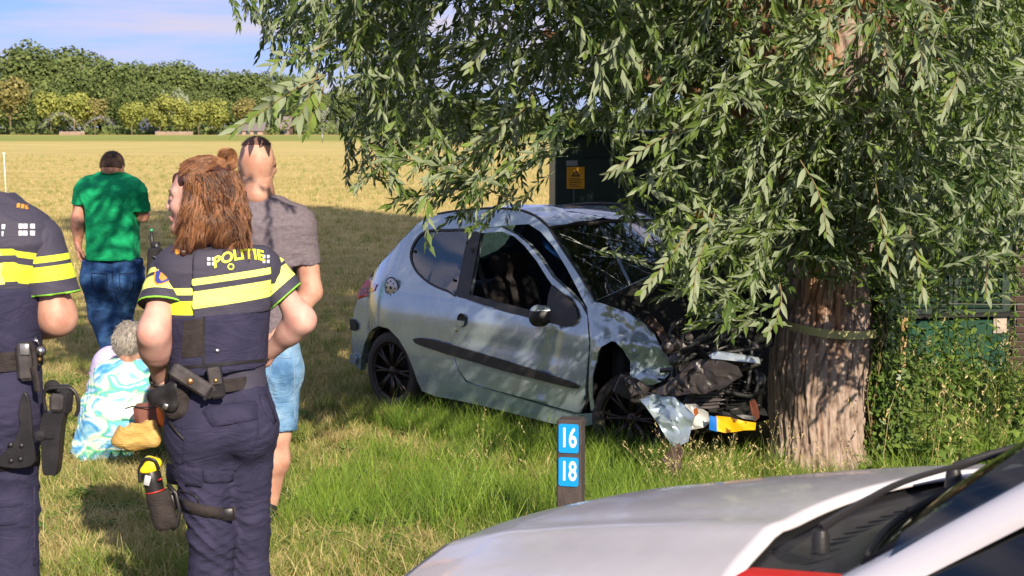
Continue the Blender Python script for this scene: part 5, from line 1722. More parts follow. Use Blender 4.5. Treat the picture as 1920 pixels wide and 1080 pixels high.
    # wheels
    def wheel(name, u, z, w, steer, camber, rr=.287):
        e = empty(name, (0, 0, 0), parent=root)
        q = Matrix.Rotation(steer, 3, 'Z') @ Matrix.Rotation(camber, 3, tuple(cd)) @ RM
        c = cw(u, w, z)
        def P3(r_, a, t): return c + q @ Vector((math.cos(a) * r_, t, math.sin(a) * r_))
        def rev(prof, n, m, nm, parent, sm=True):
            b = MB(); V = [tuple(P3(r_, 2 * math.pi * k / n, t)) for r_, t in prof for k in range(n)]
            b.add(V, [(i * n + k, (i + 1) * n + k, (i + 1) * n + (k + 1) % n, i * n + (k + 1) % n) for i in range(len(prof) - 1) for k in range(n)])
            return b.build(nm, m, parent, sm, angle=50)
        rev([(.205, -.02), (.212, .0), (.235, .006), (.262, .0), (.279, -.018), (rr, -.045), (rr, -.15), (.277, -.175), (.22, -.18)], 48, M_rubber, 'tyre', e)
        rim = rev([(.0, -.012), (.03, -.010), (.045, -.02), (.05, -.06), (.05, -.06)], 24, M_rim, 'rim', e)
        rev([(.188, -.06), (.192, -.012), (.205, -.006), (.211, -.012)], 40, M_rim, 'rim_lip', rim)
        rev([(.19, -.06), (.18, -.12), (.02, -.12)], 30, M_cabin, 'brake', e)
        for k in range(8):
            a = 2 * math.pi * k / 8; b = MB()
            for s_ in (-.03, .03):
                a0 = a
                p0 = P3(.035, a + s_ * 1.5, -.022); p1 = P3(.12, a + s_ * 2.2, -.016); p2 = P3(.197, a + s_ * 3.4, -.016)
                b.tube([p0, p1, p2], [.014, .011, .012], 6)
            b.build('spoke', M_rim, rim)
        b = MB(); b.lathe([(0, .004), (.018, .002), (.021, -.004)], c + q @ Vector((0, -.006, 0)), axis=q @ Vector((0, 1, 0)), n=16); b.build('hub_cap', M_rim, rim)
        return e
    wheel('wheel', -.02, .305, .785, 0, R(0))
    wheel('wheel', 2.27, .27, .77, R(14), R(-6))
    wheel('wheel', -.02, .305, -.785, math.pi, 0)
    # wheel housings
    for sg in (1,):
        b = MB()
        for u0 in (-.02,):
            V = [tuple(cw(u0 + math.cos(a) * .34, ww, .30 + math.sin(a) * .36)) for a in np.linspace(-.4, math.pi + .4, 16) for ww in (min(.79, Wf(u0 + math.cos(a) * .34, .5) - .06), .45)]
            b.add(V, [(2 * i, 2 * i + 1, 2 * i + 3, 2 * i + 2) for i in range(15)])
            b.add([tuple(cw(u0 + math.cos(a) * .36, .46, .30 + math.sin(a) * .36)) for a in np.linspace(0, 2 * math.pi, 20)[:-1]], [tuple(range(19))])
        b.build('wheel_housing', M_cabin, root)
    # crumpled front wing
    fen = tr([(1104, 590), (1102, 579), (1116, 566), (1132, 569), (1150, 572), (1170, 581), (1190, 594), (1212, 609), (1228, 626), (1240, 646), (1250, 662), (1259, 682), (1258, 700), (1248, 714), (1225, 722), (1202, 718), (1188, 702), (1179, 678), (1171, 653), (1161, 641), (1148, 639), (1133, 650), (1121, 672), (1114, 705), (1113, 742), (1117, 768), (1109, 770), (1105, 735), (1106, 690), (1108, 640)])
    def crump(u, z):
        k = min(1, max(0, (u - 1.98) / .12)); p = Vector((u * 5.5, z * 7, 3))
        f = abs(noise.noise(p)) * .07 + abs(noise.noise(p * 2.3)) * .03 - .03
        ridge = -.05 * max(0, 1 - abs((z - .84) - (u - 2.2) * -.25) / .06) * .4
        fold = .035 * math.exp(-((z - .72 - .15 * (u - 2.3)) / .07) ** 2)
        return k * (f + ridge + fold) + (.03 * k if z < .6 else 0)
    shell('front_wing', fen, [], side3(1, .006, crump), .006, M_paint, root, .016, inner=M_trim)
    # inner arch liner, seen through the opening
    b = MB(); V = [tuple(cw(2.2 + math.cos(a) * .33, ww, .34 + math.sin(a) * .36 + .03 * noise.noise(Vector((a * 3, ww * 9, 0))))) for a in np.linspace(-.3, math.pi + .3, 18) for ww in (.76, .60, .42)]
    b.add(V, [(3 * i + c_, 3 * i + c_ + 1, 3 * i + c_ + 4, 3 * i + c_ + 3) for i in range(17) for c_ in (0, 1)]); b.build('arch_liner', M_trim, root)
    # torn pieces: each an outline with its own thickness and folds
    def torn(name, pts, y, m, fold=.03, thick=.006, step=.02, seed=0, tilt=(0, 0), parent=root, inner=None):
        P = [at(a, b_, y) for a, b_ in pts]; c0 = sum(P, Vector()) / len(P)
        out = [(p.x, p.z) for p in P]
        def f(x, z, d):
            q = Vector((x * 8 + seed, z * 8, seed))
            return Vector((x, y + (x - c0.x) * tilt[0] + (z - c0.z) * tilt[1] + fold * (abs(noise.noise(q)) * 2 + abs(noise.noise(q * 2.4)) - .6) + d, z))
        return shell(name, out, [], f, thick, m, parent, step, inner=inner or m, flip=False)
    M_plastic = mat('scuffed_black_plastic', (.035, .030, .030), .38, bump=(35, .5, .01), var=(9, (.085, .07, .068), .5, .75))
    torn('bumper_piece', [(1202, 757), (1227, 746), (1265, 745), (1284, 760), (1300, 775), (1294, 800), (1287, 821), (1262, 836), (1246, 815), (1230, 790)], 8.62, M_paint, .05, seed=2, tilt=(-.6, .3))
    hl = torn('headlight', [(1287, 762), (1305, 758), (1327, 772), (1330, 790), (1318, 800), (1296, 806), (1286, 800)], 8.60, mat('clear_lens', (.55, .55, .52), .12, coat=1), .05, seed=5, tilt=(-.5, .2))
    torn('amber_lens', [(1300, 768), (1308, 765), (1310, 776), (1303, 782)], 8.55, mat('amber', hexc('8a4a20'), .3), .01, parent=hl)
    torn('bumper_beam', [(1227, 737), (1250, 722), (1281, 700), (1300, 680), (1315, 674), (1356, 676), (1381, 684), (1387, 698), (1358, 717), (1315, 737), (1276, 742), (1240, 745)], 8.66, M_plastic, .06, seed=8, tilt=(-.5, .5))
    for k in range(5):
        x0, x1 = 1292 + 4 * k, 1354 - 2 * k; yy = 734 + k * 6.5
        torn('grille_slat', [(x0, yy + 5), (x0 + 20, yy + 1), (x1, yy - 2), (x1 + 2, yy + 2), (x0 + 22, yy + 6), (x0 + 2, yy + 9)], 8.78 + .01 * k, mat('grey_plastic', (.11, .095, .095), .5), .02, seed=k, tilt=(-.5, 0))
    torn('cross_member', [(1331, 668), (1345, 660), (1380, 663), (1421, 669), (1423, 679), (1380, 676), (1345, 674), (1333, 674)], 8.72, mat('pale_metal', (.45, .52, .58), .35, metal=.6), .02, seed=3, tilt=(-.3, .4), thick=.03)
    pl = torn('licence_plate', [(1344, 782), (1370, 783), (1394, 789), (1416, 791), (1415, 805), (1395, 806), (1380, 810), (1362, 813), (1344, 809)], 8.50, mat('plate_yellow', hexc('eeb211'), .4, var=(22, hexc('6a4c10'), .56, .62)), .018, seed=6, tilt=(-.25, 0))
    torn('plate_band', [(1331, 780), (1344, 782), (1344, 809), (1330, 806)], 8.50, mat('plate_blue', hexc('1c6fc4'), .4), .01, seed=6, tilt=(-.25, 0), parent=pl)
    torn('plate_mount', [(1355, 772), (1414, 780), (1416, 788), (1356, 781)], 8.53, M_trim, .02, seed=9, tilt=(-.3, 0))
    torn('rusty_bracket', [(1407, 756), (1416, 750), (1421, 760), (1424, 782), (1416, 792), (1410, 776)], 8.62, mat('rust', hexc('6a3a26'), .9, bump=(60, .6, .005)), .03, seed=4, thick=.03)
    torn('torn_liner', [(1262, 836), (1275, 830), (1281, 850), (1277, 885), (1262, 902), (1254, 880), (1240, 862)], 8.52, mat('muddy_plastic', hexc('4a3b34'), .8, bump=(40, .5, .01)), .04, seed=12)
    torn('strut', [(1205, 735), (1262, 745), (1300, 735), (1302, 742), (1262, 758), (1210, 760), (1190, 730), (1172, 714), (1184, 706)], 8.82, M_plastic, .03, seed=14, thick=.03)
    torn('suspension_arm', [(1165, 702), (1195, 712), (1232, 735), (1232, 760), (1210, 768), (1170, 745), (1150, 735)], 8.98, mat('dirty_black_steel', (.03, .025, .025), .6), .03, seed=15, thick=.05)
    # bonnet folded up against the trunk, near-black lining towards us, leaf shade put into its colour
    M_lining = mat('bonnet_shade_lining', (.010, .011, .009), .95, bump=(25, .8, .02))
    def bon(x, z, d):
        q = Vector((x * 3.2, z * 3.5, 4))
        return Vector((x, 9.35 + (x - 1.0) * -.35 + .22 * (abs(noise.noise(q)) - .3) + .08 * abs(noise.noise(q * 2.7)) + (z - .9) * .35 - d, z))
    P = [at(a, b_, 9.25) for a, b_ in [(1120, 572), (1170, 548), (1230, 520), (1300, 500), (1370, 505), (1440, 520), (1452, 580), (1440, 640), (1400, 668), (1340, 660), (1290, 668), (1250, 650), (1215, 612), (1180, 590)]]
    shell('bonnet', [(p.x, p.z) for p in P][::-1], [], bon, .012, M_paint, root, .03, inner=M_lining, flip=True)
    torn('bonnet_edge', [(1337, 590), (1350, 570), (1362, 562), (1384, 560), (1400, 566), (1404, 576), (1388, 570), (1368, 573), (1356, 590), (1344, 600)], 8.95, M_paint, .04, seed=21, thick=.01)
    torn('crumpled_strip', [(1206, 600), (1222, 590), (1242, 612), (1262, 650), (1266, 690), (1258, 682), (1248, 655), (1232, 626)], 8.98, mat('primer_brown', hexc('55443f'), .6, bump=(30, .6, .01)), .07, seed=23)
    # engine bay: block, pulleys, hoses, radiator
    b = MB(); b.box(cw(2.45, .0, .50), (.40, 1.3, .62), rot=RM, bev=.05); b.box(cw(2.2, .0, .62), (.3, 1.3, .45), rot=RM, bev=.04); b.build('engine_block', M_cabin, root, angle=30)
    r = random.Random(12)
    M_al = mat('dirty_aluminium', (.10, .095, .09), .5, metal=.7, bump=(40, .6, .01)); M_hose = mat('rubber_hose', (.02, .02, .02), .5)
    for k in range(16):
        px, py, y = r.uniform(1245, 1425), r.uniform(610, 760), r.uniform(8.78, 9.0)
        c = at(px, py, y); b = MB(); ax_ = Vector((r.gauss(0, .5), -1, r.gauss(0, .5))).normalized(); s = r.uniform(.02, .055)
        b.lathe([(0, s * .5), (s * .35, s * .5), (s * .4, s * .25), (s * .9, s * .3), (s, s * .1), (s, -s * .5)], c, axis=ax_, n=16)
        b.build('pulley', M_al if k % 3 else M_plastic, root)
    for k in range(14):
        P = [at(r.uniform(1230, 1430), r.uniform(590, 760), r.uniform(8.75, 9.0)) for _ in range(3)]
        b = MB(); b.tube([Vector(p) for p in spline(P, 6)], r.uniform(.007, .018), 7); b.build('hose', M_hose if k % 4 else M_al, root)
    for k in range(12):
        px, py = r.uniform(1235, 1430), r.uniform(600, 770); s = r.uniform(8, 20)
        pts = [(px + s * r.uniform(.5, 1.2) * math.cos(a), py + s * r.uniform(.4, 1) * math.sin(a)) for a in np.linspace(0, 6.28, 7)[:-1]]
        torn('shard', pts[::-1], r.uniform(8.72, 8.95), M_plastic if k % 3 else M_al, .05, seed=30 + k, step=.03)
    rd = torn('radiator', [(1300, 690), (1430, 690), (1436, 775), (1330, 772), (1296, 760)], 8.92, M_lining, .05, seed=17, thick=.04, tilt=(-.3, .2))
    for k in range(9):
        torn('radiator_fin', [(1350 + k * .5, 700 + k * 8), (1425, 702 + k * 8), (1425, 705 + k * 8), (1350, 703 + k * 8)], 8.88, M_trim, .02, seed=k, parent=rd)
    fin(root)
wreck()
def debris():
    r = random.Random(6)
    gl = mat('broken_plastic', (.12, .12, .12), .4)
    for k, (px, py) in enumerate([(1340, 880), (1322, 888), (1308, 870)]):
        p = at(px, py, 8.6 - k * .1); b = MB(); z = -.17
        pts = [(p.x + .04 * r.uniform(.6, 1.2) * math.cos(a), .03 * r.uniform(.6, 1.2) * math.sin(a)) for a in np.linspace(0, 6.28, 6)[:-1]]
        b.prism(pts, lambda u, v: Vector((u, p.y + v, z + .06 + v * .5)), (0, 0, .006))
        tag(b.build('plastic_fragment', gl, smooth=False), ['grey plastic fragment in the grass below the yellow plate', 'plastic fragment in the grass left of its neighbour', 'small plastic fragment nearest the dangling bumper'][k], 'debris', 'fragments off the wreck')
debris()
# ================================================================== people
def skin_mat(name, c, c2):
    m = mat(name, c, .55, sss=.06, var=(16, c2, .36, .66), bump=(260, .5, .0012), spec=.35)
    return m
SK1 = skin_mat('skin_fair', hexc('cc9a84'), hexc('b87a68'))
SK2 = skin_mat('skin_tanned', hexc('c89c86'), hexc('b3806c'))
SK3 = skin_mat('skin_pink', hexc('d2a898'), hexc('c18d80'))
def cloth(name, c, c2, sc=14, bump=(700, .3, .0008), rough=.85, lo=.35, hi=.7):
    m = mat(name, c, rough, var=(sc, c2, lo, hi), bump=bump, spec=.25)
    creases(m)
    return m
def creases(m, sc=11, dist=.012, st=.55):
    """small sharp creases under the weave"""
    tc = N(m, 'ShaderNodeTexCoord'); mp = N(m, 'ShaderNodeMapping'); mp.inputs['Rotation'].default_value = (.4, .5, .2); mp.inputs['Scale'].default_value = (.55, .8, 1.5)
    n = N(m, 'ShaderNodeTexNoise'); n.inputs['Scale'].default_value = sc; n.inputs['Detail'].default_value = 3; n.inputs['Distortion'].default_value = 1.2
    a = N(m, 'ShaderNodeMath', operation='SUBTRACT'); a.inputs[1].default_value = .5
    b = N(m, 'ShaderNodeMath', operation='ABSOLUTE'); c = N(m, 'ShaderNodeMath', operation='POWER'); c.inputs[1].default_value = .6
    bn = N(m, 'ShaderNodeBump'); bn.inputs['Strength'].default_value = st; bn.inputs['Distance'].default_value = dist
    L(m, tc.outputs['Object'], mp.inputs[0]); L(m, mp.outputs[0], n.inputs['Vector']); L(m, n.outputs['Fac'], a.inputs[0]); L(m, a.outputs[0], b.inputs[0]); L(m, b.outputs[0], c.inputs[0]); L(m, c.outputs[0], bn.inputs['Height'])
    for x in m.node_tree.nodes:
        if x.type == 'BUMP' and x != bn: L(m, bn.outputs[0], x.inputs['Normal'])
NAVY = hexc('34324a'); NAVY2 = hexc('2b2a3e')
M_navy = cloth('navy_twill', hexc('35334b'), hexc('2b2a40'))
M_navyS = hexc('3b3848')
HIV = hexc('e2f43c'); HIVL = hexc('eef77c')
M_blackweb = cloth('black_webbing', hexc('3a3433'), hexc('2b2625'), 30)
M_blackgear = mat('black_gear', hexc('1d1b1d'), .42, bump=(150, .25, .001), var=(20, hexc('2e2b2c'), .4, .75))
M_leather = mat('grey_black_leather', hexc('3c3838'), .45, bump=(120, .4, .001), var=(25, hexc('565050'), .45, .75))

def v3(p): return Vector(p)
def frame(f, up=(0, 0, 1)):
    f = Vector(f).normalized(); u = Vector(up); r = f.cross(u).normalized(); u = r.cross(f).normalized()
    return f, r, u
def head_into(F_, c, f, up=(0, 0, 1), s=1.0, fem=False, ears=True):
    f, r, u = frame(f, up)
    M3 = np.array((f, r, u)).T
    def p(a, b, d): return Vector(c) + (f * a + r * b + u * d) * s
    F_.ell(p(-.012, 0, .032), (.098 * s, .076 * s, .092 * s), M3, 0)
    F_.ell(p(-.045, 0, .0), (.062 * s, .068 * s, .070 * s), M3, .03)
    F_.ell(p(.030, 0, -.030), (.062 * s, .060 * s, .085 * s), M3, .03)
    for b in (-1, 1):
        F_.cone(p(-.002, b * .056, -.050), p(.070, b * .018, -.098), .018 * s, .014 * s, .03)
        F_.ell(p(.060, b * .036, -.024), (.024 * s, .024 * s, .022 * s), M3, .025)
        F_.cone(p(.084, b * .008, .022), p(.066, b * .048, .024), .010 * s, .009 * s, .018)
        F_.ell(p(.088, b * .031, .004), (.014 * s, .017 * s, .012 * s), M3, .012, 'sub')
        F_.ell(p(.078, b * .031, .004), (.0135 * s, .0135 * s, .012 * s), M3, .004)
        if ears:
            F_.ell(p(-.012, b * .078, -.004), (.019 * s, .010 * s, .031 * s), np.array((f * .93 + b * r * -.25 - u * .1, r, u)).T, .010)
            F_.ell(p(-.004, b * .088, -.002), (.010 * s, .007 * s, .018 * s), M3, .006, 'sub')
            F_.ell(p(-.006, b * .080, -.030), (.009 * s, .007 * s, .009 * s), M3, .008)
    F_.ell(p(.080, 0, -.104), (.019 * s, .022 * s, .016 * s), M3, .022)
    F_.cone(p(.091, 0, .012), p(.105, 0, -.026), .0085 * s, .0105 * s, .014)
    for b in (-1, 1): F_.ell(p(.096, b * .011, -.032), (.011 * s, .008 * s, .008 * s), M3, .008)
    F_.ell(p(.093, 0, -.060), (.012 * s, .022 * s, .006 * s), M3, .008)
    F_.ell(p(.090, 0, -.071), (.012 * s, .020 * s, .007 * s), M3, .008)
    F_.cone(p(.104, -.02, -.0655), p(.104, .02, -.0655), .0022 * s, .0022 * s, .004, 'sub')
    return p
def hand_mesh(wrist, d, palm, curl=.5, side=1, s=1.0, thumb_out=.5, res=.0035):
    """d: wrist to knuckles, palm: direction the palm faces, side: +1 thumb on d x palm"""
    d = Vector(d).normalized(); palm = Vector(palm); palm = (palm - d * palm.dot(d)).normalized(); t = d.cross(palm) * side
    w = Vector(wrist)
    G = Field(w - Vector((.2, .2, .2)) * s, w + Vector((.2, .2, .2)) * s, res)
    def p(a, b, c): return w + (d * a + t * b + palm * c) * s
    fing = [(.030, .090, (.042, .026, .020), .0088), (.010, .096, (.046, .030, .021), .0090), (-.011, .091, (.042, .028, .020), .0086), (-.030, .083, (.033, .021, .018), .0077)]
    sqd = (tuple(palm), 1.35)
    for b, a, ls, r0 in fing:
        G.cone(p(.005, b * .55, 0), p(a, b, -.002), .021 * s, .013 * s, .02, sq=sqd)
    G.cone(w - d * .03 * s, p(.02, 0, 0), .026 * s, .028 * s, .02, sq=sqd)
    for k, (b, a, ls, r0) in enumerate(fing):
        an = curl * (1.0 + .12 * k); q = p(a, b, -.002); sp = b * 1.6
        c = an * .9; base = q
        for j, l in enumerate(ls):
            dd = (d * math.cos(c) + palm * math.sin(c) + t * sp * (.5 if j == 0 else .2)).normalized()
            e = base + dd * l * s; rr = r0 * (1 - .12 * j)
            G.cone(base, e, rr * s, rr * .9 * s, .004); base = e; c += an * (1.0 if j == 0 else .8)
    b0 = p(.018, .024, .004)
    d1 = (d * .75 + t * thumb_out + palm * .35).normalized(); e1 = b0 + d1 * .040 * s
    d2 = (d * .95 + t * thumb_out * .35 + palm * (.2 + curl * .4)).normalized(); e2 = e1 + d2 * .032 * s
    d3 = (d * .95 + palm * (.25 + curl * .5)).normalized(); e3 = e2 + d3 * .025 * s
    G.cone(b0, e1, .0165 * s, .0115 * s, .012); G.cone(e1, e2, .0108 * s, .0098 * s, .004); G.cone(e2, e3, .0098 * s, .0082 * s, .004)
    return G.mesh()
def fields(lo, hi, res): return Field(lo, hi, res)

def strands(name, paths, m, parent, r0=.0014, tone=None):
    """paths: list of point arrays; makes thin tapered hair strands as one mesh"""
    VS, QS, A = [], [], []; k0 = 0
    r = np.random.default_rng(1)
    for P in paths:
        P = np.asarray(P, float); m_ = len(P)
        T_ = np.gradient(P, axis=0); T_ /= np.linalg.norm(T_, axis=1)[:, None] + 1e-9
        a = np.cross(T_, r.normal(size=3)); a /= np.linalg.norm(a, axis=1)[:, None] + 1e-9; b = np.cross(T_, a)
        t = np.linspace(0, 1, m_); rad = (r0 * (1 - .75 * t ** 3))[:, None]
        V = np.stack([P + a * rad, P - a * rad * .5 + b * rad * .87, P - a * rad * .5 - b * rad * .87], 1).reshape(-1, 3)
        i = np.arange(m_ - 1)[:, None] * 3
        Q = np.concatenate([np.stack([i[:, 0] + c, i[:, 0] + (c + 1) % 3, i[:, 0] + 3 + (c + 1) % 3, i[:, 0] + 3 + c], 1) for c in range(3)])
        VS.append(V); QS.append(Q + k0); k0 += len(V); A.append(np.full(len(V), r.uniform() if tone is None else tone[len(A)]))
    return mkfast(name, np.concatenate(VS), np.concatenate(QS), m, parent, smooth=True, attrs={'rnd': np.concatenate(A)})
def hair_mat(name, c1, c2, rough=.38):
    m = mat(name, c1, rough, spec=.5)
    a = N(m, 'ShaderNodeAttribute', attribute_name='rnd')
    r = N(m, 'ShaderNodeValToRGB'); r.color_ramp.elements[0].color = (*c1[:3], 1); r.color_ramp.elements[1].color = (*c2[:3], 1)
    r.color_ramp.elements[0].position = .15; r.color_ramp.elements[1].position = .9
    L(m, a.outputs['Fac'], r.inputs[0]); L(m, r.outputs[0], BS(m).inputs['Base Color'])
    return m
def put_attr(o, name, vals):
    a = o.data.attributes.new(name, 'FLOAT', 'POINT'); a.data.foreach_set('value', np.asarray(vals, np.float32))
def wrap(root, o_pts, d, bvh, off, maxd=.8):
    """drops flat print onto a garment"""
    out = []
    for p in o_pts:
        if d is None or tuple(d) == (0, 1, 0): d_ = (Vector(p) - Vector((0, 0, HC))).normalized()
        else: d_ = Vector(d)
        h = bvh.ray_cast(Vector(p) - d_ * .4, d_, maxd)
        out.append(tuple((h[0] - d_ * off) if h[0] is not None else p))
    return out
def bvh_of(o):
    me = o.data
    return BVHTree.FromPolygons([v.co.copy() for v in me.vertices], [tuple(p.vertices) for p in me.polygons])
def decal(name, corners, y, m, parent, bvh, d=(0, 1, 0), off=.0015, nu=6, nv=6):
    """a printed patch: photo corners (4, clockwise from top left) dropped onto the cloth"""
    c = [at(a, b, y) for a, b in corners]; V = []
    for j in range(nv + 1):
        for i in range(nu + 1):
            a, b = i / nu, j / nv
            V.append((c[0] * (1 - a) + c[1] * a) * (1 - b) + (c[3] * (1 - a) + c[2] * a) * b)
    W_ = wrap(None, V, d, bvh, off)
    fs = [(j * (nu + 1) + i, (j + 1) * (nu + 1) + i, (j + 1) * (nu + 1) + i + 1, j * (nu + 1) + i + 1) for j in range(nv) for i in range(nu)]
    return mk(name, W_, fs, m, parent, True)
def text_decal(txt, px0, py0, px1, py1, y, m, parent, bvh, d=(0, 1, 0), off=.002, arch=0, name='lettering', bold=.0):
    """lettering laid from (px0,py0) to (px1,py1): baseline in the photo, arch lifts the middle (px)"""
    cu = bpy.data.curves.new('t', 'FONT'); cu.body = txt; cu.size = 1; cu.offset = bold; cu.resolution_u = 4
    o = bpy.data.objects.new('t', cu); COL.objects.link(o); dg = bpy.context.evaluated_depsgraph_get()
    me = bpy.data.meshes.new_from_object(o.evaluated_get(dg)); bpy.data.objects.remove(o)
    vs = np.array([v.co[:] for v in me.vertices]); w = vs[:, 0].max()
    ln = math.hypot(px1 - px0, py1 - py0); sc = ln / w
    ux, uy = (px1 - px0) / ln, (py1 - py0) / ln
    P = []
    for x, yy, z in vs:
        a = x * sc; b = yy * sc * .95; t = x / w
        ar = arch * 4 * t * (1 - t)
        P.append(at(px0 + ux * a + uy * b, py0 + uy * a - ux * b - ar, y))
    W_ = wrap(None, P, d, bvh, off)
    return mk(name, W_, [tuple(p.vertices) for p in me.polygons], m, parent, False)

# ------------------------------------------------------------------ woman officer
M_white = mat('reflective_white', (.62, .62, .66), .4)
M_hiv = mat('hi_vis_yellow', HIV, .55)
M_gold = mat('gold_thread', hexc('d8902a'), .6, bump=(500, .5, .001))
M_lime = mat('lime_piping', hexc('8fd43c'), .6)
def officer_w():
    Y = 5.5; k = Y / F
    root = empty('person', (at(410, 1240, Y).x, Y, 0), 'police officer with long brown half-up hair, hands on her hips, seen from behind', 'person', 'police officers')
    J = lambda px, py, dy=0: at(px, py, Y + dy)
    # skeleton, read off the photo; dy < 0 is nearer to the camera
    neck, chest = J(398, 468, .02), J(412, 540)
    shL, shR = J(314, 515, -.02), J(507, 512, .05)
    elL, elR = J(288, 625, -.13), J(566, 600, .04)
    wrL, wrR = J(300, 712, .06), J(498, 668, .16)
    hips = J(412, 760)
    faced = Vector((-1, .10, -.03)); hc = J(372, 372, -.01)
    # --- body: head, neck, arms, hands
    B = Field(at(230, 270, Y) - Vector((.0, .35, .0)) - Vector((0, 0, 1.0)), at(620, 250, Y) + Vector((0, .4, .05)), .0065)
    G_ = Field(hc - Vector((.17, .17, .18)), hc + Vector((.17, .17, .17)), .0038)
    p = head_into(G_, hc, faced, (.02, 0, 1), 1.02, True); G_.cone(p(-.03, 0, -.05), p(-.035, 0, -.12), .050, .048, .03)
    B.cone(p(-.03, 0, -.06), neck + Vector((0, .02, -.02)), .052, .058, .03)
    B.cone(shL, elL, .055, .041, .03); B.cone(elL, elL + (wrL - elL) * .35, .041, .043, .07); B.cone(elL + (wrL - elL) * .3, wrL, .045, .026, .06); B.ell(elL + Vector((-.012, -.030, -.004)), (.020, .018, .020), None, .03)
    B.cone(shR, elR, .047, .035, .03); B.cone(elR, elR + (wrR - elR) * .35, .037, .040, .07); B.cone(elR + (wrR - elR) * .3, wrR, .042, .027, .03)
    B.cone(neck, chest, .07, .12, .03)
    h1 = hand_mesh(wrL, J(290, 770, .10) - wrL, Vector((.55, .8, 0)), .75, 1, .95, .8)
    h2 = hand_mesh(wrR, J(455, 690, .22) - wrR, Vector((-.2, .9, -.3)), .5, -1, .95, .6)
    V, Q = join(B.mesh(), G_.mesh(), h1, h2)
    body = mk('body', V, Q, SK3, root)
    # eyes and lashes
    for b in (-1, 1):
        e = MB(); c = p(.0795, b * .031, .004); e.lathe([(0, .0118), (.006, .0105), (.0105, .006), (.012, 0)], c, axis=faced, n=14); e.build('eye', mat('eye_white', (.75, .72, .7), .2), root)
        e = MB(); fr_, rr_, uu_ = frame(faced)
        e.tube([p(.087, b * .018, .009), p(.091, b * .031, .010), p(.083, b * .045, .008)], .0011, 5); e.build('eyelash', mat('lash', (.03, .02, .015), .7), root)
        e = MB(); e.tube([p(.096, b * .014, .026), p(.092, b * .034, .032), p(.074, b * .052, .028)], .0016, 5, flat=.5); e.build('eyebrow', mat('brow', hexc('6a4a34'), .8), root)
    e = MB(); e.lathe([(0, .003), (.003, .002), (.0035, 0)], p(-.004, .086, -.038) if False else p(-.004, -.088, -.040), axis=(-.3, -1, 0), n=8); e.build('earring', M_chrome, root)
    # --- shirt body
    S_ = Field(J(270, 460) - Vector((0, .25, .75)), J(580, 440) + Vector((0, .28, .05)), .0065)
    for a, b, ra, rb in ((J(352, 512, -.02), J(378, 660, -.02), .105, .098), (J(462, 512, .02), J(440, 660, .02), .105, .095), (J(408, 505), J(410, 600), .115, .110)):
        S_.cone(a, b, ra, rb, .06)
    S_.cone(J(330, 508, -.02), J(490, 506, .03), .070, .070, .06)
    S_.cone(J(385, 478, .02), J(432, 478, .02), .058, .055, .05)
    S_.cone(J(376, 660, -.02), J(372, 735, -.02), .098, .105, .05); S_.cone(J(440, 660, .02), J(448, 735, .02), .095, .105, .05)
    S_.cut(J(400, 458), (0.0, .1, 1)); S_.cut(J(400, 742), (0, 0, -1))
    S_.disp(folds(.0045, 55, (.35, .1, 1), 3, .4))
    V, Q = S_.mesh()
    z0 = J(0, 575).z; z1 = J(0, 470).z
    shirt = mk('shirt', V, Q, None, root)
    # band value: height with the stripe's slant taken out, 0 at row 620 and 1 at row 470
    def bandz(V, tilt=0.0, xr=400): 
        pxs = at(xr, 500, Y).x
        z = V[:, 2] - tilt * (V[:, 0] - pxs)
        a, b = J(0, 620).z, J(0, 470).z
        return np.clip((z - a) / (b - a), 0, 1)
    rowv = lambda row: (J(0, 620).z - J(0, row).z) / (J(0, 620).z - J(0, 470).z)
    sh_m = band_mat('shirt_bands', [(0, M_navyS), (rowv(583), HIV), (rowv(557), M_navyS), (rowv(546), HIVL), (rowv(533), M_navyS)])
    shirt.data.materials.append(sh_m); put_attr(shirt, 'band', bandz(V, .02))
    # --- sleeves
    def sleeve(a, b, ra, rb, cut_at, cutn, stops, nm, seed, extra=()):
        s = Field(Vector(a) - Vector((.22, .22, .28)), Vector(a) + Vector((.22, .22, .18)), .0055)
        s.cone(a, b, ra, rb, .03)
        for q in extra: s.cone(*q)
        s.cut(cut_at, cutn); s.disp(folds(.005, 60, b - a, seed, .5))
        V, Q = s.mesh(); o = mk(nm, V, Q, None, root)
        n_ = Vector(cutn).normalized(); dist = np.array([(Vector(cut_at) - Vector(v)).dot(n_) for v in V])
        put_attr(o, 'band', np.clip(dist / .25, 0, 1)); o.data.materials.append(band_mat(nm + '_bands', stops))
        return o
    cutL = J(318, 578, -.06); nL = (elL - shL).normalized() + Vector((.10, 0, -.12))
    slL = sleeve(shL + Vector((.010, 0, .004)), elL, .074, .088, cutL, nL, [(0, hexc('222030')), (.010, hexc('8fd43c')), (.028, M_navyS), (.155, HIVL), (.345, M_navyS), (.40, HIVL), (.48, M_navyS)], 'sleeve', 5)
    cutR = J(528, 566, .06); nR = Vector((.62, 0, -.70))
    slR = sleeve(shR + Vector((-.006, 0, .0)), elR, .070, .080, cutR, nR, [(0, hexc('222030')), (.010, hexc('8fd43c')), (.028, M_navyS), (.16, HIVL), (.36, M_navyS), (.41, HIVL), (.48, M_navyS)], 'sleeve', 6)
    # --- vest over the shirt: upper striped back and lower plain wrap
    def offshell(nm, rows, x0, x1, extra, m, seed, tilt=.0, front=True):
        s = Field(J(x0 - 10, rows[0] - 12) - Vector((0, .3, (rows[1] - rows[0] + 30) * k)), J(x1 + 10, rows[0] - 14) + Vector((0, .3, 0)), .006)
        for q in extra: s.cone(*q)
        return s
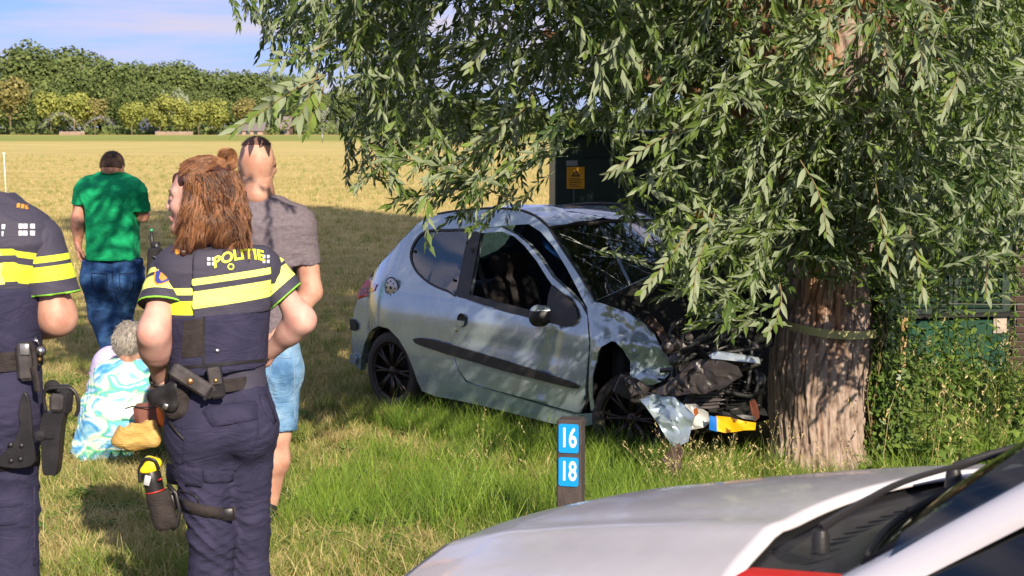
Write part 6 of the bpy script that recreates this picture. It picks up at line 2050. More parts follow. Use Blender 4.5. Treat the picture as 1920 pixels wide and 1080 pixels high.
    U = offshell('vest', (478, 600), 380, 525, [(J(355, 512, -.02), J(380, 660, -.02), .118, .112, .06), (J(460, 512, .02), J(440, 660, .02), .118, .108, .06), (J(408, 500), J(410, 600), .128, .122, .06), (J(350, 500, -.01), J(480, 498, .02), .078, .078, .05)], None, 0)
    xa, xb = J(393, 520), J(506, 520)
    U.cut(xa, (-1, .25, 0)); U.cut(xb, (1, .25, .0)); U.cut(J(400, 590), (.08, 0, -1)); U.cut(J(400, 458), (.0, -.1, 1)); U.cut(J(400, 500, .03), (0, 1, 0))
    U.disp(folds(.003, 40, (.2, 0, 1), 8))
    V, Q = U.mesh(); vest = mk('vest_back', V, Q, None, root)
    tl = 14 / 108 * 1.0
    pxs = at(450, 500, Y).x
    zz = V[:, 2] - tl * (V[:, 0] - pxs); a, b = J(0, 620).z, J(0, 470).z
    put_attr(vest, 'band', np.clip((zz - a) / (b - a), 0, 1))
    vest.data.materials.append(band_mat('vest_bands', [(0, M_navyS), (rowv(562), HIVL), (rowv(530), M_navyS), (rowv(519), HIVL), (rowv(507), M_navyS)]))
    Lw = Field(J(320, 570) - Vector((0, .3, .32)), J(520, 560) + Vector((0, .3, .02)), .006)
    for q in [(J(374, 580, -.02), J(376, 700, -.02), .116, .112, .06), (J(446, 580, .02), J(440, 700, .02), .114, .110, .06), (J(410, 580), J(410, 700), .124, .12, .06)]: Lw.cone(*q)
    Lw.cut(J(400, 583), (-.10, 0, 1)); Lw.cut(J(400, 694), (.10, 0, -1)); Lw.cut(J(400, 600, .05), (0, 1, 0))
    Lw.disp(folds(.0035, 34, (.5, .2, 1), 9, .5))
    V, Q = Lw.mesh(); lv = mk('vest_lower', V, Q, M_navy, root)
    bl = bvh_of(lv); bs = bvh_of(shirt); bu = bvh_of(vest)
    decal('elastic_panel', [(344, 602), (383, 596), (381, 668), (340, 672)], Y, M_blackweb, lv, bl, off=.003)
    decal('side_edge', [(381, 594), (385, 594), (384, 690), (379, 690)], Y, M_blackgear, lv, bl, off=.004)
    decal('hem_binding', [(340, 686), (505, 672), (505, 678), (340, 692)], Y, M_blackgear, lv, bl, off=.004, nu=24)
    b = MB(); c = bl.ray_cast(J(378, 680, -.4), Vector((0, 1, 0)))[0]; b.lathe([(0, .004), (.007, .003), (.009, 0)], c, axis=(0, -1, 0), n=12); b.build('snap', M_chrome, lv)
    decal('edge_piping', [(390, 500), (395, 498), (393, 585), (389, 588)], Y, M_blackgear, vest, bs, off=.012)
    # lettering and blocks
    text_decal('POLITIE', 401, 503, 497, 489, Y, M_hiv, vest, bu, arch=10, off=.005, bold=.03)
    rg = MB(); P = []
    for ro, ri in ((.0115, .0075),):
        n = 20; V = []
        for q in range(n):
            a = 2 * math.pi * q / n
            for rr in (ro, ri): V.append(J(433, 500) + Vector((math.cos(a) * rr, 0, math.sin(a) * rr)))
        W_ = wrap(None, V, (0, 1, 0), bu, .0026); rg.add(W_, [(2 * q, 2 * ((q + 1) % n), 2 * ((q + 1) % n) + 1, 2 * q + 1) for q in range(n)])
    rg.build('emblem_ring', M_hiv, vest, smooth=False)
    def blocks(cx, cy, cols, rows, dx, dy, w, h, bvh, par, tx=0.0, d=(0, 1, 0)):
        for i in range(cols):
            for j in range(rows):
                x = cx + i * dx + j * tx; y = cy + j * dy
                decal('reflective_block', [(x - w / 2, y - h / 2), (x + w / 2, y - h / 2), (x + w / 2, y + h / 2), (x - w / 2, y + h / 2)], Y, M_white, par, bvh, d, .002, 1, 1)
    blocks(371, 496.5, 2, 2, 11, 10.5, 7, 7, bs, shirt, .5); blocks(391.5, 485.5, 2, 2, 9, 9, 6, 6, bu, vest); blocks(495, 481, 2, 2, 8, 9, 5, 6, bu, vest)
    # shoulder badge
    bL = bvh_of(slL)
    def outline(pts, y, m, nm, par, bvh, off):
        c = np.mean(pts, axis=0); V = [at(*c, y)]; n = len(pts)
        for s in (.5, 1.0): V += [at(c[0] + (a - c[0]) * s, c[1] + (b_ - c[1]) * s, y) for a, b_ in pts]
        W_ = wrap(None, V, (0, 1, 0), bvh, off)
        fs = [(0, 1 + (i + 1) % n, 1 + i) for i in range(n)] + [(1 + i, 1 + (i + 1) % n, 1 + n + (i + 1) % n, 1 + n + i) for i in range(n)]
        return mk(nm, W_, fs, m, par, True)
    sh = [(288, 528), (289, 513), (296, 500), (308, 494), (322, 493), (336, 497), (337, 507), (330, 518), (318, 527), (303, 533), (293, 534)]
    bd = outline(sh, Y, M_gold, 'shoulder_badge', slL, bL, .003)
    c = np.mean(sh, axis=0); inn = [tuple(c + (np.array(q) - c) * .88) for q in sh]
    outline(inn, Y, mat('badge_blue', hexc('2c3a8a'), .6), 'badge_field', bd, bL, .0042)
    outline([(298, 521), (301, 511), (309, 509), (311, 513), (315, 519), (312, 523), (303, 527)], Y, mat('emblem_orange', hexc('d88a3a'), .6), 'emblem', bd, bL, .0054)
    text_decal('POLITIE', 296, 508, 332, 503, Y, M_white, bd, bL, arch=4, off=.0054, bold=.02)
    # epaulette
    decal('epaulette', [(327, 468), (352, 464), (354, 472), (330, 477)], Y, M_gold, shirt, bs, off=.004)
    # --- trousers
    Tn = Field(J(280, 690) - Vector((0, .32, 1.02)), J(560, 680) + Vector((0, .32, 0)), .0075)
    kL, kR = J(398, 1010, -.03), J(466, 1010, .06)
    aL, aR = J(386, 1195, .0), J(474, 1200, .08)
    Tn.cone(J(368, 735, -.02), J(372, 800, -.02), .106, .118, .06); Tn.cone(J(448, 735, .02), J(462, 800, .03), .106, .118, .06)
    Tn.ell(J(388, 800, -.06), (.112, .098, .125), None, .04); Tn.ell(J(466, 800, -.03), (.098, .098, .125), None, .035)
    Tn.cone(J(372, 830, -.02), kL, .106, .080, .05); Tn.cone(J(466, 840, .03), kR, .092, .074, .03)
    Tn.cone(kL, aL, .080, .088, .03); Tn.cone(kR, aR, .072, .082, .03)
    Tn.cone(J(432, 880, -.10), J(437, 960, -.06), .010, .006, .05, 'sub')
    Tn.cut(J(400, 712), (.03, 0, 1))
    kz = kL.z
    Tn.disp(folds(.010, 46, (.45, .1, 1), 12, .55, lambda X, Y_, Z: np.clip(1.15 - np.abs(Z - kz) / .34, .25, 1)))
    Tn.disp(folds(.0045, 95, (-.3, .3, 1), 14, .5))
    V, Q = Tn.mesh(); tr_ = mk('trousers', V, Q, M_navy, root); bt = bvh_of(tr_)
    # seams and pocket flaps
    def welt(pts, r_, m=M_navy, nm='seam', off=.002):
        W_ = wrap(None, [J(a, b_) for a, b_ in spline(pts, 5)], (0, 1, 0), bt, off); b = MB(); b.tube(W_, r_, 5, flat=.8); return b.build(nm, m, tr_)
    def flap(pts, m=None, nm='pocket_flap', off=.006):
        o = outline(pts, Y, m or M_navy, nm, tr_, bt, off); so = o.modifiers.new('t', 'SOLIDIFY'); so.thickness = .005; so.offset = -1; return o
    flap([(379, 772), (385, 762), (420, 757), (455, 752), (476, 750), (484, 758), (484, 785), (470, 789), (440, 794), (402, 800), (396, 798)])
    flap([(488, 740), (500, 738), (512, 770), (519, 790), (514, 796), (500, 778), (490, 756)])
    pk = flap([(312, 869), (340, 873), (378, 880), (380, 882), (379, 912), (376, 914), (350, 912), (313, 907), (311, 890)])
    flap([(381, 881), (410, 884), (438, 884), (440, 886), (438, 902), (420, 906), (400, 907), (382, 905)], off=.004)
    welt([(480, 760), (484, 810), (470, 850), (440, 885)], .0022); welt([(340, 760), (345, 830), (342, 870)], .002)
    welt([(336, 920), (352, 924), (368, 932), (372, 942)], .003, M_blackgear, 'zip')
    text_decal('POLITIE', 316, 902, 332, 903, Y, M_white, pk, bt, off=.010, bold=.02)
    # --- belt with its gear
    def gearbox(nm, c, size, ang, m, bev=.008, par=root, tilt=0):
        b = MB(); b.box(c, size, rot=Matrix.Rotation(R(ang), 3, 'Y') @ Matrix.Rotation(R(tilt), 3, 'Z'), bev=bev); return b.build(nm, m, par, angle=35)
    bb = MB(); n = 44; V = []
    cx, cy = J(410, 715).x, Y; 
    for q in range(n):
        a = 2 * math.pi * q / n; ra, rb_ = .152, .118
        zc = J(0, 716).z + .012 * math.cos(a)
        for dz, dr in ((.022, 0), (.022, .006), (-.022, .006), (-.022, 0)):
            V.append((cx + math.cos(a) * (ra + dr), cy + math.sin(a) * (rb_ + dr) + math.cos(a) * .03, zc + dz))
    bb.add(V, [(q * 4 + c_, q * 4 + (c_ + 1) % 4, ((q + 1) % n) * 4 + (c_ + 1) % 4, ((q + 1) % n) * 4 + c_) for q in range(n) for c_ in range(4)])
    belt = bb.build('belt', M_blackweb, root, angle=40)
    g = gearbox('belt_pouch', J(405, 716, -.165), (.050, .030, .115), -8, M_blackgear); gearbox('pouch_flap', J(402, 706, -.183), (.044, .012, .062), -8, M_leather, par=g)
    b = MB(); b.lathe([(0, .004), (.006, .003), (.008, 0)], J(404, 714, -.19), axis=(0, -1, 0), n=12); b.build('snap', mat('brass_snap', hexc('a08050'), .35, metal=.8), g)
    g = gearbox('magazine_case', J(361, 715, -.185), (.165, .034, .052), 33, M_leather, .01)
    b = MB(); b.lathe([(0, .005), (.009, .003), (.011, 0)], J(356, 715, -.205), axis=(0, -1, 0), n=14); b.build('snap', mat('copper_snap', hexc('c08a5a'), .35, metal=.8), g)
    gearbox('case_end', J(392, 737, -.186), (.012, .036, .054), 33, M_blackgear, .003, g)
    # glove pouch: a full soft shape with a flap
    s = Field(J(265, 690) - Vector((0, .3, .25)), J(370, 690) + Vector((0, .1, .02)), .005)
    s.cone(J(336, 735, -.12), J(338, 765, -.12), .040, .036, .02, sq=((0, 1, 0), 1.1)); s.cone(J(318, 742, -.12), J(325, 772, -.12), .036, .030, .02)
    s.cut(J(330, 718), (-.35, 0, 1)); s.disp(folds(.003, 70, (.5, 0, 1), 4))
    V, Q = s.mesh(); gp = mk('glove_pouch', V, Q, M_blackweb, root)
    s = Field(J(255, 700) - Vector((0, .35, .2)), J(350, 700) + Vector((0, .1, .02)), .004)
    s.cone(J(286, 742, -.155), J(330, 728, -.16), .020, .026, .02, sq=((0, 1, 0), 2)); s.cone(J(290, 748, -.155), J(322, 765, -.16), .020, .014, .02, sq=((0, 1, 0), 2)); s.cone(J(326, 732, -.16), J(326, 758, -.16), .022, .018, .02, sq=((0, 1, 0), 2))
    V, Q = s.mesh(); mk('pouch_flap', V, Q, M_blackgear, gp)
    b = MB(); b.box(J(310, 762, -.185), (.018, .004, .020), rot=Matrix.Rotation(R(20), 3, 'Y'), bev=.003); b.build('clasp', mat('steel_clasp', (.35, .33, .3), .35, metal=.9), gp)
    # wrist strap
    b = MB(); d = (wrL - elL).normalized(); P = []
    for q in range(21):
        a = 2 * math.pi * q / 20; x = d.orthogonal().normalized(); yv = d.cross(x); P.append(wrL - d * .005 + (x * math.cos(a) + yv * math.sin(a)) * .034)
    b.tube(P, .010, 8, flat=.5, up=d); b.build('wristband', M_blackgear, root)
    # thigh holster with spray can, strap round the thigh
    st = []
    for a_, b_ in spline([(332, 944), (360, 953), (400, 961), (425, 963), (442, 960)], 5): st.append((a_, b_))
    up_ = wrap(None, [J(a_, b_ - 11) for a_, b_ in st], (0, 1, 0), bt, .006); lo_ = wrap(None, [J(a_, b_ + 11) for a_, b_ in st], (0, 1, 0), bt, .006)
    n = len(st); sb = mk('thigh_strap', up_ + lo_, [(i, n + i, n + i + 1, i + 1) for i in range(n - 1)], M_blackweb, root); so = sb.modifiers.new('t', 'SOLIDIFY'); so.thickness = .004
    c = Vector(wrap(None, [J(424, 964)], None, bt, .004)[0]); b = MB(); b.box(c + Vector((0, -.004, 0)), (.056, .014, .046), rot=Matrix.Rotation(R(-4), 3, 'Y'), bev=.004); b.build('strap_keeper', M_blackgear, sb)
    hd = J(295, 930, -.05)
    dz = (J(289, 905, -.05) - J(310, 990, -.05)).normalized()
    s = Field(hd - Vector((.12, .1, .16)), hd + Vector((.12, .1, .16)), .005)
    s.cone(J(291, 915, -.05), J(306, 978, -.05), .040, .036, .015, sq=((0, 1, 0), 1.25)); s.cone(J(300, 915, -.05), J(316, 976, -.05), .033, .030, .01, sq=((0, 1, 0), 1.3))
    s.cut(J(291, 922, -.05), dz); s.cut(J(309, 994, -.05), -dz)
    V, Q = s.mesh(); ho = mk('spray_holster', V, Q, M_blackweb, root)
    yb = mat('yellow_plastic', hexc('e8d423'), .35, coat=.3)
    b = MB(); b.lathe([(.032, -.03), (.034, .0), (.034, .03), (.030, .042)], J(287, 905, -.05), axis=dz, n=20); b.build('can_body', M_blackgear, ho)
    b = MB(); b.lathe([(.0345, 0), (.0355, .002), (.0345, .004)], J(291, 921, -.05), axis=dz, n=20); b.build('red_ring', mat('red_band', hexc('c03028'), .5), ho)
    s = Field(J(255, 840) - Vector((0, .15, .10)), J(315, 835) + Vector((0, .05, .03)), .0035)
    s.cone(J(272, 879, -.05), J(286, 877, -.05), .026, .024, .01); s.cone(J(280, 866, -.05), J(294, 868, -.05), .022, .018, .01); s.cut(J(280, 886, -.05), (-.1, 0, -1))
    V, Q = s.mesh(); mk('nozzle_cap', V, Q, yb, ho)
    b = MB(); P = spline([J(263, 905, -.07), J(262, 880, -.07), J(272, 862, -.075), J(290, 864, -.075), J(297, 880, -.07)], 5); b.tube([Vector(q) for q in P], .007, 6, flat=.5); b.build('trigger_guard', M_blackgear, ho)
    b = MB(); b.box(J(276, 901, -.092), (.022, .004, .036), rot=Matrix.Rotation(R(14), 3, 'Y'), bev=.002); b.build('label', mat('grey_white_label', (.5, .5, .52), .5), ho)
    b = MB(); b.box(J(300, 899, -.088), (.014, .004, .006), rot=Matrix.Rotation(R(-30), 3, 'Y')); b.build('red_mark', mat('red_mark', hexc('b02020'), .5), ho)
    b = MB(); b.box(J(325, 940, -.03), (.020, .03, .06), rot=Matrix.Rotation(R(-12), 3, 'Y'), bev=.006); b.tube([J(314, 908, -.04), J(330, 925, -.05), J(337, 955, -.05), J(332, 985, -.05), J(322, 992, -.05)], .009, 6); b.build('holster_plate', M_blackgear, ho)
    # strap hanging from the belt gear
    b = MB(); b.tube([Vector(q) for q in spline([J(318, 790, -.12), J(330, 808, -.14), J(345, 824, -.15)], 6)], .005, 5); b.build('lanyard', M_blackgear, root)
    # boots, below the frame
    for a_ in (aL, aR):
        s = Field(Vector((a_.x - .1, a_.y - .15, -.02)), Vector((a_.x + .1, a_.y + .3, .3)), .01)
        s.cone((a_.x, a_.y, .25), (a_.x, a_.y, .07), .055, .05, .03); s.cone((a_.x, a_.y - .02, .05), (a_.x, a_.y + .17, .045), .048, .042, .03); s.cut((0, 0, .0), (0, 0, -1))
        V, Q = s.mesh(); mk('boot', V, Q, M_blackgear, root)
    # radio on the front of the vest with its aerial
    rd = MB(); c = J(289, 505, .17); rd.box(c, (.046, .05, .16), rot=Matrix.Rotation(R(4), 3, 'Y'), bev=.008); ra = rd.build('radio', M_blackgear, root, angle=35)
    b = MB(); b.tube([J(290, 475, .17), J(285, 455, .17), J(284, 432, .17)], [.009, .007, .0055], 8); b.build('aerial', M_blackgear, ra)
    b = MB(); b.lathe([(0, .004), (.0055, .003), (.0062, -.004)], J(284, 431, .17), axis=(0, 0, 1), n=8); b.build('aerial_tip', mat('green_tip', hexc('3a9a6a'), .5), ra)
    b = MB(); b.lathe([(0, .018), (.014, .016), (.016, 0)], J(293, 462, .165), axis=(0, 0, 1), n=10); b.build('knob', M_blackgear, ra)
    b = MB(); b.tube([J(286, 480, .14), J(296, 484, .13), J(302, 480, .13)], .004, 5); b.build('clip', M_chrome, ra)
    # --- hair: a full base volume, then strands over it
    f, r_, u = frame(faced, (.02, 0, 1)); M3 = np.array((f, r_, u)).T
    H_ = Field(J(300, 280) - Vector((0, .25, .45)), J(500, 270) + Vector((0, .25, .02)), .006)
    H_.ell(p(-.022, 0, .044), (.104, .086, .092), M3, 0)
    H_.ell(p(-.055, 0, .0), (.082, .088, .10), M3, .04)
    H_.cone(p(-.070, 0, -.02), J(415, 425, .0), .068, .062, .05)
    H_.cone(p(-.045, -.062, -.03), J(376, 440, -.08), .026, .038, .04); H_.cone(J(376, 436, -.08), J(350, 470, -.09), .034, .022, .03)
    H_.cone(p(.0, .06, -.03), J(352, 455, .08), .03, .035, .04)
    H_.cone(J(422, 420, -.03), J(436, 448, -.04), .062, .030, .05)
    H_.cone(J(402, 420, -.05), J(418, 448, -.07), .055, .034, .04)
    H_.ell(p(.062, 0, -.035), (.070, .12, .100), M3, .012, 'sub')
    H_.ell(p(.006, -.092, -.014), (.034, .03, .036), M3, .01, 'sub')
    H_.disp(lambda X, Y_, Z: .004 * np.sin(X * 160 + 10 * np.sin(Z * 14)) + .004 * np.sin(Y_ * 190 + 8 * np.sin(Z * 11 + 2)))
    V, Q = H_.mesh()
    M_hair = hair_mat('brown_hair', hexc('40241a'), hexc('b8825a'), .4)
    hb = mk('hair', V, Q, M_hair, root); put_attr(hb, 'rnd', np.full(len(V), .0))
    bh = bvh_of(hb)
    rr = random.Random(17); paths = []
    tie = J(420, 312, -.02)
    hcen = p(-.02, 0, .03)
    # pulled-back top hair, from the hairline to the tie
    for q in range(2200):
        a = rr.uniform(-1.35, 1.35); fw = rr.uniform(-.25, .85)
        if fw > .35: a *= .75
        st_ = p(.075 * fw - .01 + .0, math.sin(a) * .086, .045 + math.cos(a) * .088 * (1 - .22 * fw * fw) - .03 * max(0, fw - .5))
        pts = []
        for t in np.linspace(0, 1, 9):
            m_ = st_.lerp(tie, t); dv = (m_ - hcen)
            g = bh.ray_cast(hcen + dv.normalized() * .3, -dv.normalized(), .32)
            if g[0] is not None and t < .93: m_ = g[0] + dv.normalized() * (.0015 + .004 * rr.random())
            pts.append(m_ + Vector((rr.gauss(0, .0012), rr.gauss(0, .0012), rr.gauss(0, .0012))))
        paths.append(spline(pts[::2], 3))
    # falling hair: locks of strands that share a wave and a tone
    tone = [rr.uniform(.2, .75) for _ in paths]
    for q in range(330):
        az = rr.uniform(-1.5, 1.6) if q % 9 else rr.uniform(-1.75, -1.5); el = rr.uniform(-.2, .8)
        d = (-f * math.cos(az) + r_ * math.sin(az))
        st_ = hcen + (d * math.cos(el) * .084 + u * math.sin(el) * .09)
        if az < -1.5: end = J(rr.uniform(336, 358), rr.uniform(438, 470), -.10)
        elif abs(az) > 1.25: end = J(rr.uniform(334, 385), rr.uniform(440, 482), -.10 if az < 0 else .07)
        else:
            ex = rr.uniform(368, 472); end = J(ex, rr.uniform(440, 470 if ex < 405 else 497) - max(0, ex - 462) * .5, rr.uniform(-.13, .04))
        mid = st_.lerp(end, .45) + d * rr.uniform(.03, .06) + Vector((rr.gauss(0, .012), rr.gauss(0, .008), 0))
        ph, am, fq = rr.uniform(0, 6.28), rr.uniform(.005, .016), rr.uniform(7, 12); tn = rr.uniform(.1, .75); lift = rr.random() ** 1.5 * .013
        w0, w1 = rr.uniform(.016, .026), rr.uniform(.007, .016); curl = rr.choice((-1, 1)) * rr.uniform(0, .02)
        gd = []
        for t in np.linspace(0, 1, 12):
            m_ = st_ * (1 - t) ** 2 + mid * 2 * t * (1 - t) + end * t * t
            h_ = Vector((d.x, d.y, 0)).normalized()
            g = bh.ray_cast(m_ + h_ * .2, -h_, .2)
            if g[0] is not None: m_ = g[0] + h_ * (.001 + lift)
            sd_ = h_.cross(u)
            gd.append((m_ + sd_ * (math.sin(t * fq + ph) * am * t + curl * t ** 3) + h_ * math.cos(t * fq * 1.1 + ph) * am * .6 * t, sd_, h_))
        for k_ in range(22):
            o1, o2 = rr.uniform(-1, 1), rr.gauss(0, .4); ls = rr.uniform(.86, 1.0)
            pts = [m_ + sd_ * o1 * (w0 + (w1 - w0) * (i / 11) ** 2) * (1 if i else 1.4) + h_ * o2 * .004 + Vector((rr.gauss(0, .0006), rr.gauss(0, .0006), 0)) for i, (m_, sd_, h_) in enumerate(gd)]
            paths.append(pts[:int(12 * ls + .5)]); tone.append(min(1, max(0, tn + rr.gauss(0, .2))))
    for q in range(90):      # loose hairs
        i = rr.randrange(2200, len(paths)); P_ = paths[i]; v_ = Vector((rr.gauss(0, .012), rr.gauss(0, .012), rr.gauss(0, .006)))
        paths.append([Vector(m_) + v_ * (j / len(P_)) ** 1.5 for j, m_ in enumerate(P_)]); tone.append(.8)
    # the knot: loops of hair above the tie
    for q in range(700):
        a0 = rr.uniform(0, 6.28); R_ = rr.uniform(.014, .040); c = tie + Vector((.012, 0, .024)); tl_ = rr.uniform(-.5, .5)
        pts = [tie]
        for t in np.linspace(0, 1, 9)[1:]:
            a = a0 + t * 3.6
            w_ = min(1, t * 2.5); pts.append(tie.lerp(c, w_) + Vector((math.cos(a) * R_ * .75, math.sin(a * 1.3 + tl_) * R_ * .8, math.sin(a + tl_) * R_ * .95)) * w_ + Vector((rr.gauss(0, .002), rr.gauss(0, .002), rr.gauss(0, .002))))
        paths.append(spline(pts, 2)); tone.append(rr.uniform(.3, 1))
    sm = strands('strand', paths, M_hair, hb, .0008, tone); sm['kind'] = 'stuff'
    b = MB(); P = [tie + Vector((math.cos(a) * .016, math.sin(a) * .016, .004 * math.sin(a))) for a in np.linspace(0, 6.28, 16)]; b.tube(P, .006, 6); b.build('hair_tie', M_cabin, hb)
    fin(root)
officer_w()

# ------------------------------------------------------------------ officer at the left edge
def officer_m():
    Y = 4.95; k = Y / F
    root = empty('person', (at(-10, 1200, Y).x, Y, 0), 'police officer cut off by the left edge, arm bent, holster strapped to the thigh', 'person', 'police officers')
    J = lambda px, py, dy=0: at(px, py, Y + dy)
    shR = J(72, 452, 0); el = J(108, 595, .0); wr = J(30, 618, .22); shL = J(-150, 452, 0); elL = J(-180, 595, 0); wrL = J(-110, 610, .22)
    B = Field(J(-240, 300) - Vector((0, .3, .68)), J(170, 230) + Vector((0, .42, 0)), .008)
    G_ = Field(J(-80, 285) - Vector((.17, .17, .18)), J(-80, 285) + Vector((.17, .2, .17)), .005)
    p = head_into(G_, J(-80, 285, .03), Vector((.1, 1, 0)), (0, 0, 1), 1.03)
    B.cone(p(-.03, 0, -.06), J(-50, 385, .02), .062, .066, .03)
    for a, b, c in ((shR, el, wr), (shL, elL, wrL)):
        B.cone(a, b, .060, .048, .03); B.cone(b, b + (c - b) * .35, .048, .050, .06); B.cone(b + (c - b) * .25, c, .054, .033, .03)
    V, Q = join(B.mesh(), G_.mesh(), hand_mesh(wr, (-.8, .3, -.1), (0, -1, 0), .5, 1, 1), hand_mesh(wrL, (.8, .3, -.1), (0, -1, 0), .5, -1, 1))
    mk('body', V, Q, SK2, root)
    Hh = Field(J(-170, 170) - Vector((0, .2, .3)), J(40, 170) + Vector((0, .25, .05)), .008)
    pp = lambda a, b, c: p(a, b, c)
    f, r_, u = frame((.1, 1, 0)); M3 = np.array((f, r_, u)).T
    Hh.ell(p(-.012, 0, .034), (.102, .081, .096), M3, 0); Hh.ell(p(-.045, 0, .005), (.066, .074, .07), M3, .03); Hh.ell(p(.07, 0, -.05), (.09, .09, .10), M3, .01, 'sub')
    V, Q = Hh.mesh(); ho = mk('hair', V, Q, hair_mat('dark_hair', hexc('3a2a22'), hexc('54392c'), .9), root); put_attr(ho, 'rnd', np.full(len(V), .4))
    # shirt
    S_ = Field(J(-240, 350) - Vector((0, .28, .62)), J(150, 340) + Vector((0, .3, .05)), .0075)
    for a, b, ra, rb in ((J(20, 452), J(-5, 640), .125, .118), (J(-100, 452), J(-75, 640), .125, .118), (J(-40, 440), J(-40, 600), .14, .135)): S_.cone(a, b, ra, rb, .06)
    S_.cone(J(50, 450), J(-130, 450), .078, .078, .07); S_.cone(J(-12, 392, .02), J(-68, 392, .02), .066, .066, .06)
    S_.cone(J(-5, 640), J(0, 690), .12, .128, .05); S_.cone(J(-75, 640), J(-80, 690), .12, .128, .05)
    S_.cut(J(0, 360), (0, .1, 1)); S_.cut(J(0, 690), (0, 0, -1)); S_.disp(folds(.005, 50, (.3, .1, 1), 23, .4))
    V, Q = S_.mesh(); sh = mk('shirt', V, Q, None, root)
    a_, b_ = J(0, 560).z, J(0, 400).z; rowv = lambda r: (a_ - J(0, r).z) / (a_ - b_)
    put_attr(sh, 'band', np.clip((V[:, 2] - a_ - .22 * np.abs(V[:, 0] - J(36, 500).x) * (V[:, 0] > J(36, 0).x) * -1) / (b_ - a_), 0, 1))
    st = [(0, M_navyS), (rowv(522), HIV), (rowv(486), M_navyS), (rowv(473), HIV), (rowv(461), M_navyS)]
    sh.data.materials.append(band_mat('shirt_bands', st))
    s = Field(shR - Vector((.2, .22, .3)), shR + Vector((.2, .22, .16)), .006)
    s.cone(shR, el + Vector((.0, 0, -.0)), .080, .092, .04); cutp = J(96, 552); cn = Vector((.10, 0, -1)); s.cut(cutp, cn); s.disp(folds(.006, 50, (0, 0, 1), 25, .5))
    V, Q = s.mesh(); sl = mk('sleeve', V, Q, None, root); n_ = cn.normalized()
    put_attr(sl, 'band', np.clip(np.array([(cutp - Vector(v)).dot(n_) for v in V]) / .25, 0, 1))
    sl.data.materials.append(band_mat('sleeve_bands', [(0, hexc('222030')), (.010, hexc('8fd43c')), (.030, M_navyS), (.185, HIV), (.37, M_navyS), (.42, HIV), (.50, M_navyS)]))
    # vest
    U = Field(J(-200, 390) - Vector((0, .3, .5)), J(90, 380) + Vector((0, .3, .02)), .0075)
    for a, b, ra, rb in ((J(-2, 452), J(-12, 640), .128, .124), (J(-80, 452), J(-70, 640), .128, .124), (J(-40, 440), J(-40, 640), .150, .145)): U.cone(a, b, ra, rb, .06)
    U.cut(J(36, 500), (1, .2, 0)); U.cut(J(-118, 500), (-1, .2, 0)); U.cut(J(0, 540), (0, 0, -1)); U.cut(J(0, 378), (0, 0, 1)); U.disp(folds(.003, 40, (.2, 0, 1), 28))
    V, Q = U.mesh(); vs = mk('vest_back', V, Q, None, root)
    put_attr(vs, 'band', np.clip((V[:, 2] - a_) / (b_ - a_), 0, 1)); vs.data.materials.append(band_mat('vest_bands', [(0, M_navyS), (rowv(526), HIVL), (rowv(487), M_navyS), (rowv(473), HIVL), (rowv(460), M_navyS)]))
    U = Field(J(-200, 520) - Vector((0, .3, .26)), J(90, 515) + Vector((0, .3, .02)), .0075)
    for a, b, ra, rb in ((J(8, 540), J(0, 660), .132, .126), (J(-88, 540), J(-80, 660), .132, .126), (J(-40, 540), J(-40, 660), .150, .145)): U.cone(a, b, ra, rb, .06)
    U.cut(J(0, 534), (0, 0, 1)); U.cut(J(0, 650), (-.25, 0, -1)); U.disp(folds(.004, 30, (.5, 0, 1), 29))
    V, Q = U.mesh(); lv = mk('vest_lower', V, Q, M_navy, root)
    bs, bu = bvh_of(sh), bvh_of(vs)
    for i, x in enumerate((8, 22)):
        for y in (425, 438): decal('reflective_block', [(x - 5, y - 4.5), (x + 5, y - 4.5), (x + 5, y + 4.5), (x - 5, y + 4.5)], Y, M_white, vs, bu, (0, 1, 0), .002, 1, 1)
    for i, x in enumerate((37, 47, 61)):
        for y in (424, 437): decal('reflective_block', [(x - (2 if i == 0 else 4.5), y - 4.5), (x + 4.5, y - 4.5), (x + 4.5, y + 4.5), (x - (2 if i == 0 else 4.5), y + 4.5)], Y, M_white, sh, bs, (0, 1, 0), .002, 1, 1)
    for i in range(3): decal('rank_stripe', [(32 + i * 8, 381 + i * 1.5), (38 + i * 8, 381 + i * 1.5), (37 + i * 8, 389 + i * 1.5), (31 + i * 8, 389 + i * 1.5)], Y, M_gold, sh, bs, None, .004, 1, 1)
    # trousers, belt, gear
    Tn = Field(J(-200, 680) - Vector((0, .32, .98)), J(140, 680) + Vector((0, .32, 0)), .0085)
    kR, kL = J(20, 950, 0), J(-95, 950, .04); aR, aL = J(28, 1180, .0), J(-95, 1180, .05)
    Tn.cone(J(2, 690), J(4, 760), .128, .132, .06); Tn.cone(J(-82, 690), J(-84, 760), .128, .132, .06); Tn.ell(J(-2, 760, -.05), (.12, .10, .13), None, .04); Tn.ell(J(-78, 760, -.05), (.12, .10, .13), None, .04)
    Tn.cone(J(8, 790), kR, .118, .086, .05); Tn.cone(J(-90, 790), kL, .118, .086, .05); Tn.cone(kR, aR, .086, .088, .03); Tn.cone(kL, aL, .086, .088, .03)
    Tn.cut(J(0, 660), (0, 0, 1)); Tn.disp(folds(.009, 44, (.4, .1, 1), 32, .55)); Tn.disp(folds(.004, 90, (-.4, .2, 1), 33, .5))
    V, Q = Tn.mesh(); tr_ = mk('trousers', V, Q, M_navy, root); bt = bvh_of(tr_)
    bb = MB(); n = 44; V = []; cx, cy = J(-40, 668).x, Y
    for q in range(n):
        a = 2 * math.pi * q / n
        for dz, dr in ((.030, 0), (.030, .008), (-.030, .008), (-.030, 0)): V.append((cx + math.cos(a) * (.190 + dr), cy + math.sin(a) * (.150 + dr), J(0, 668).z + dz))
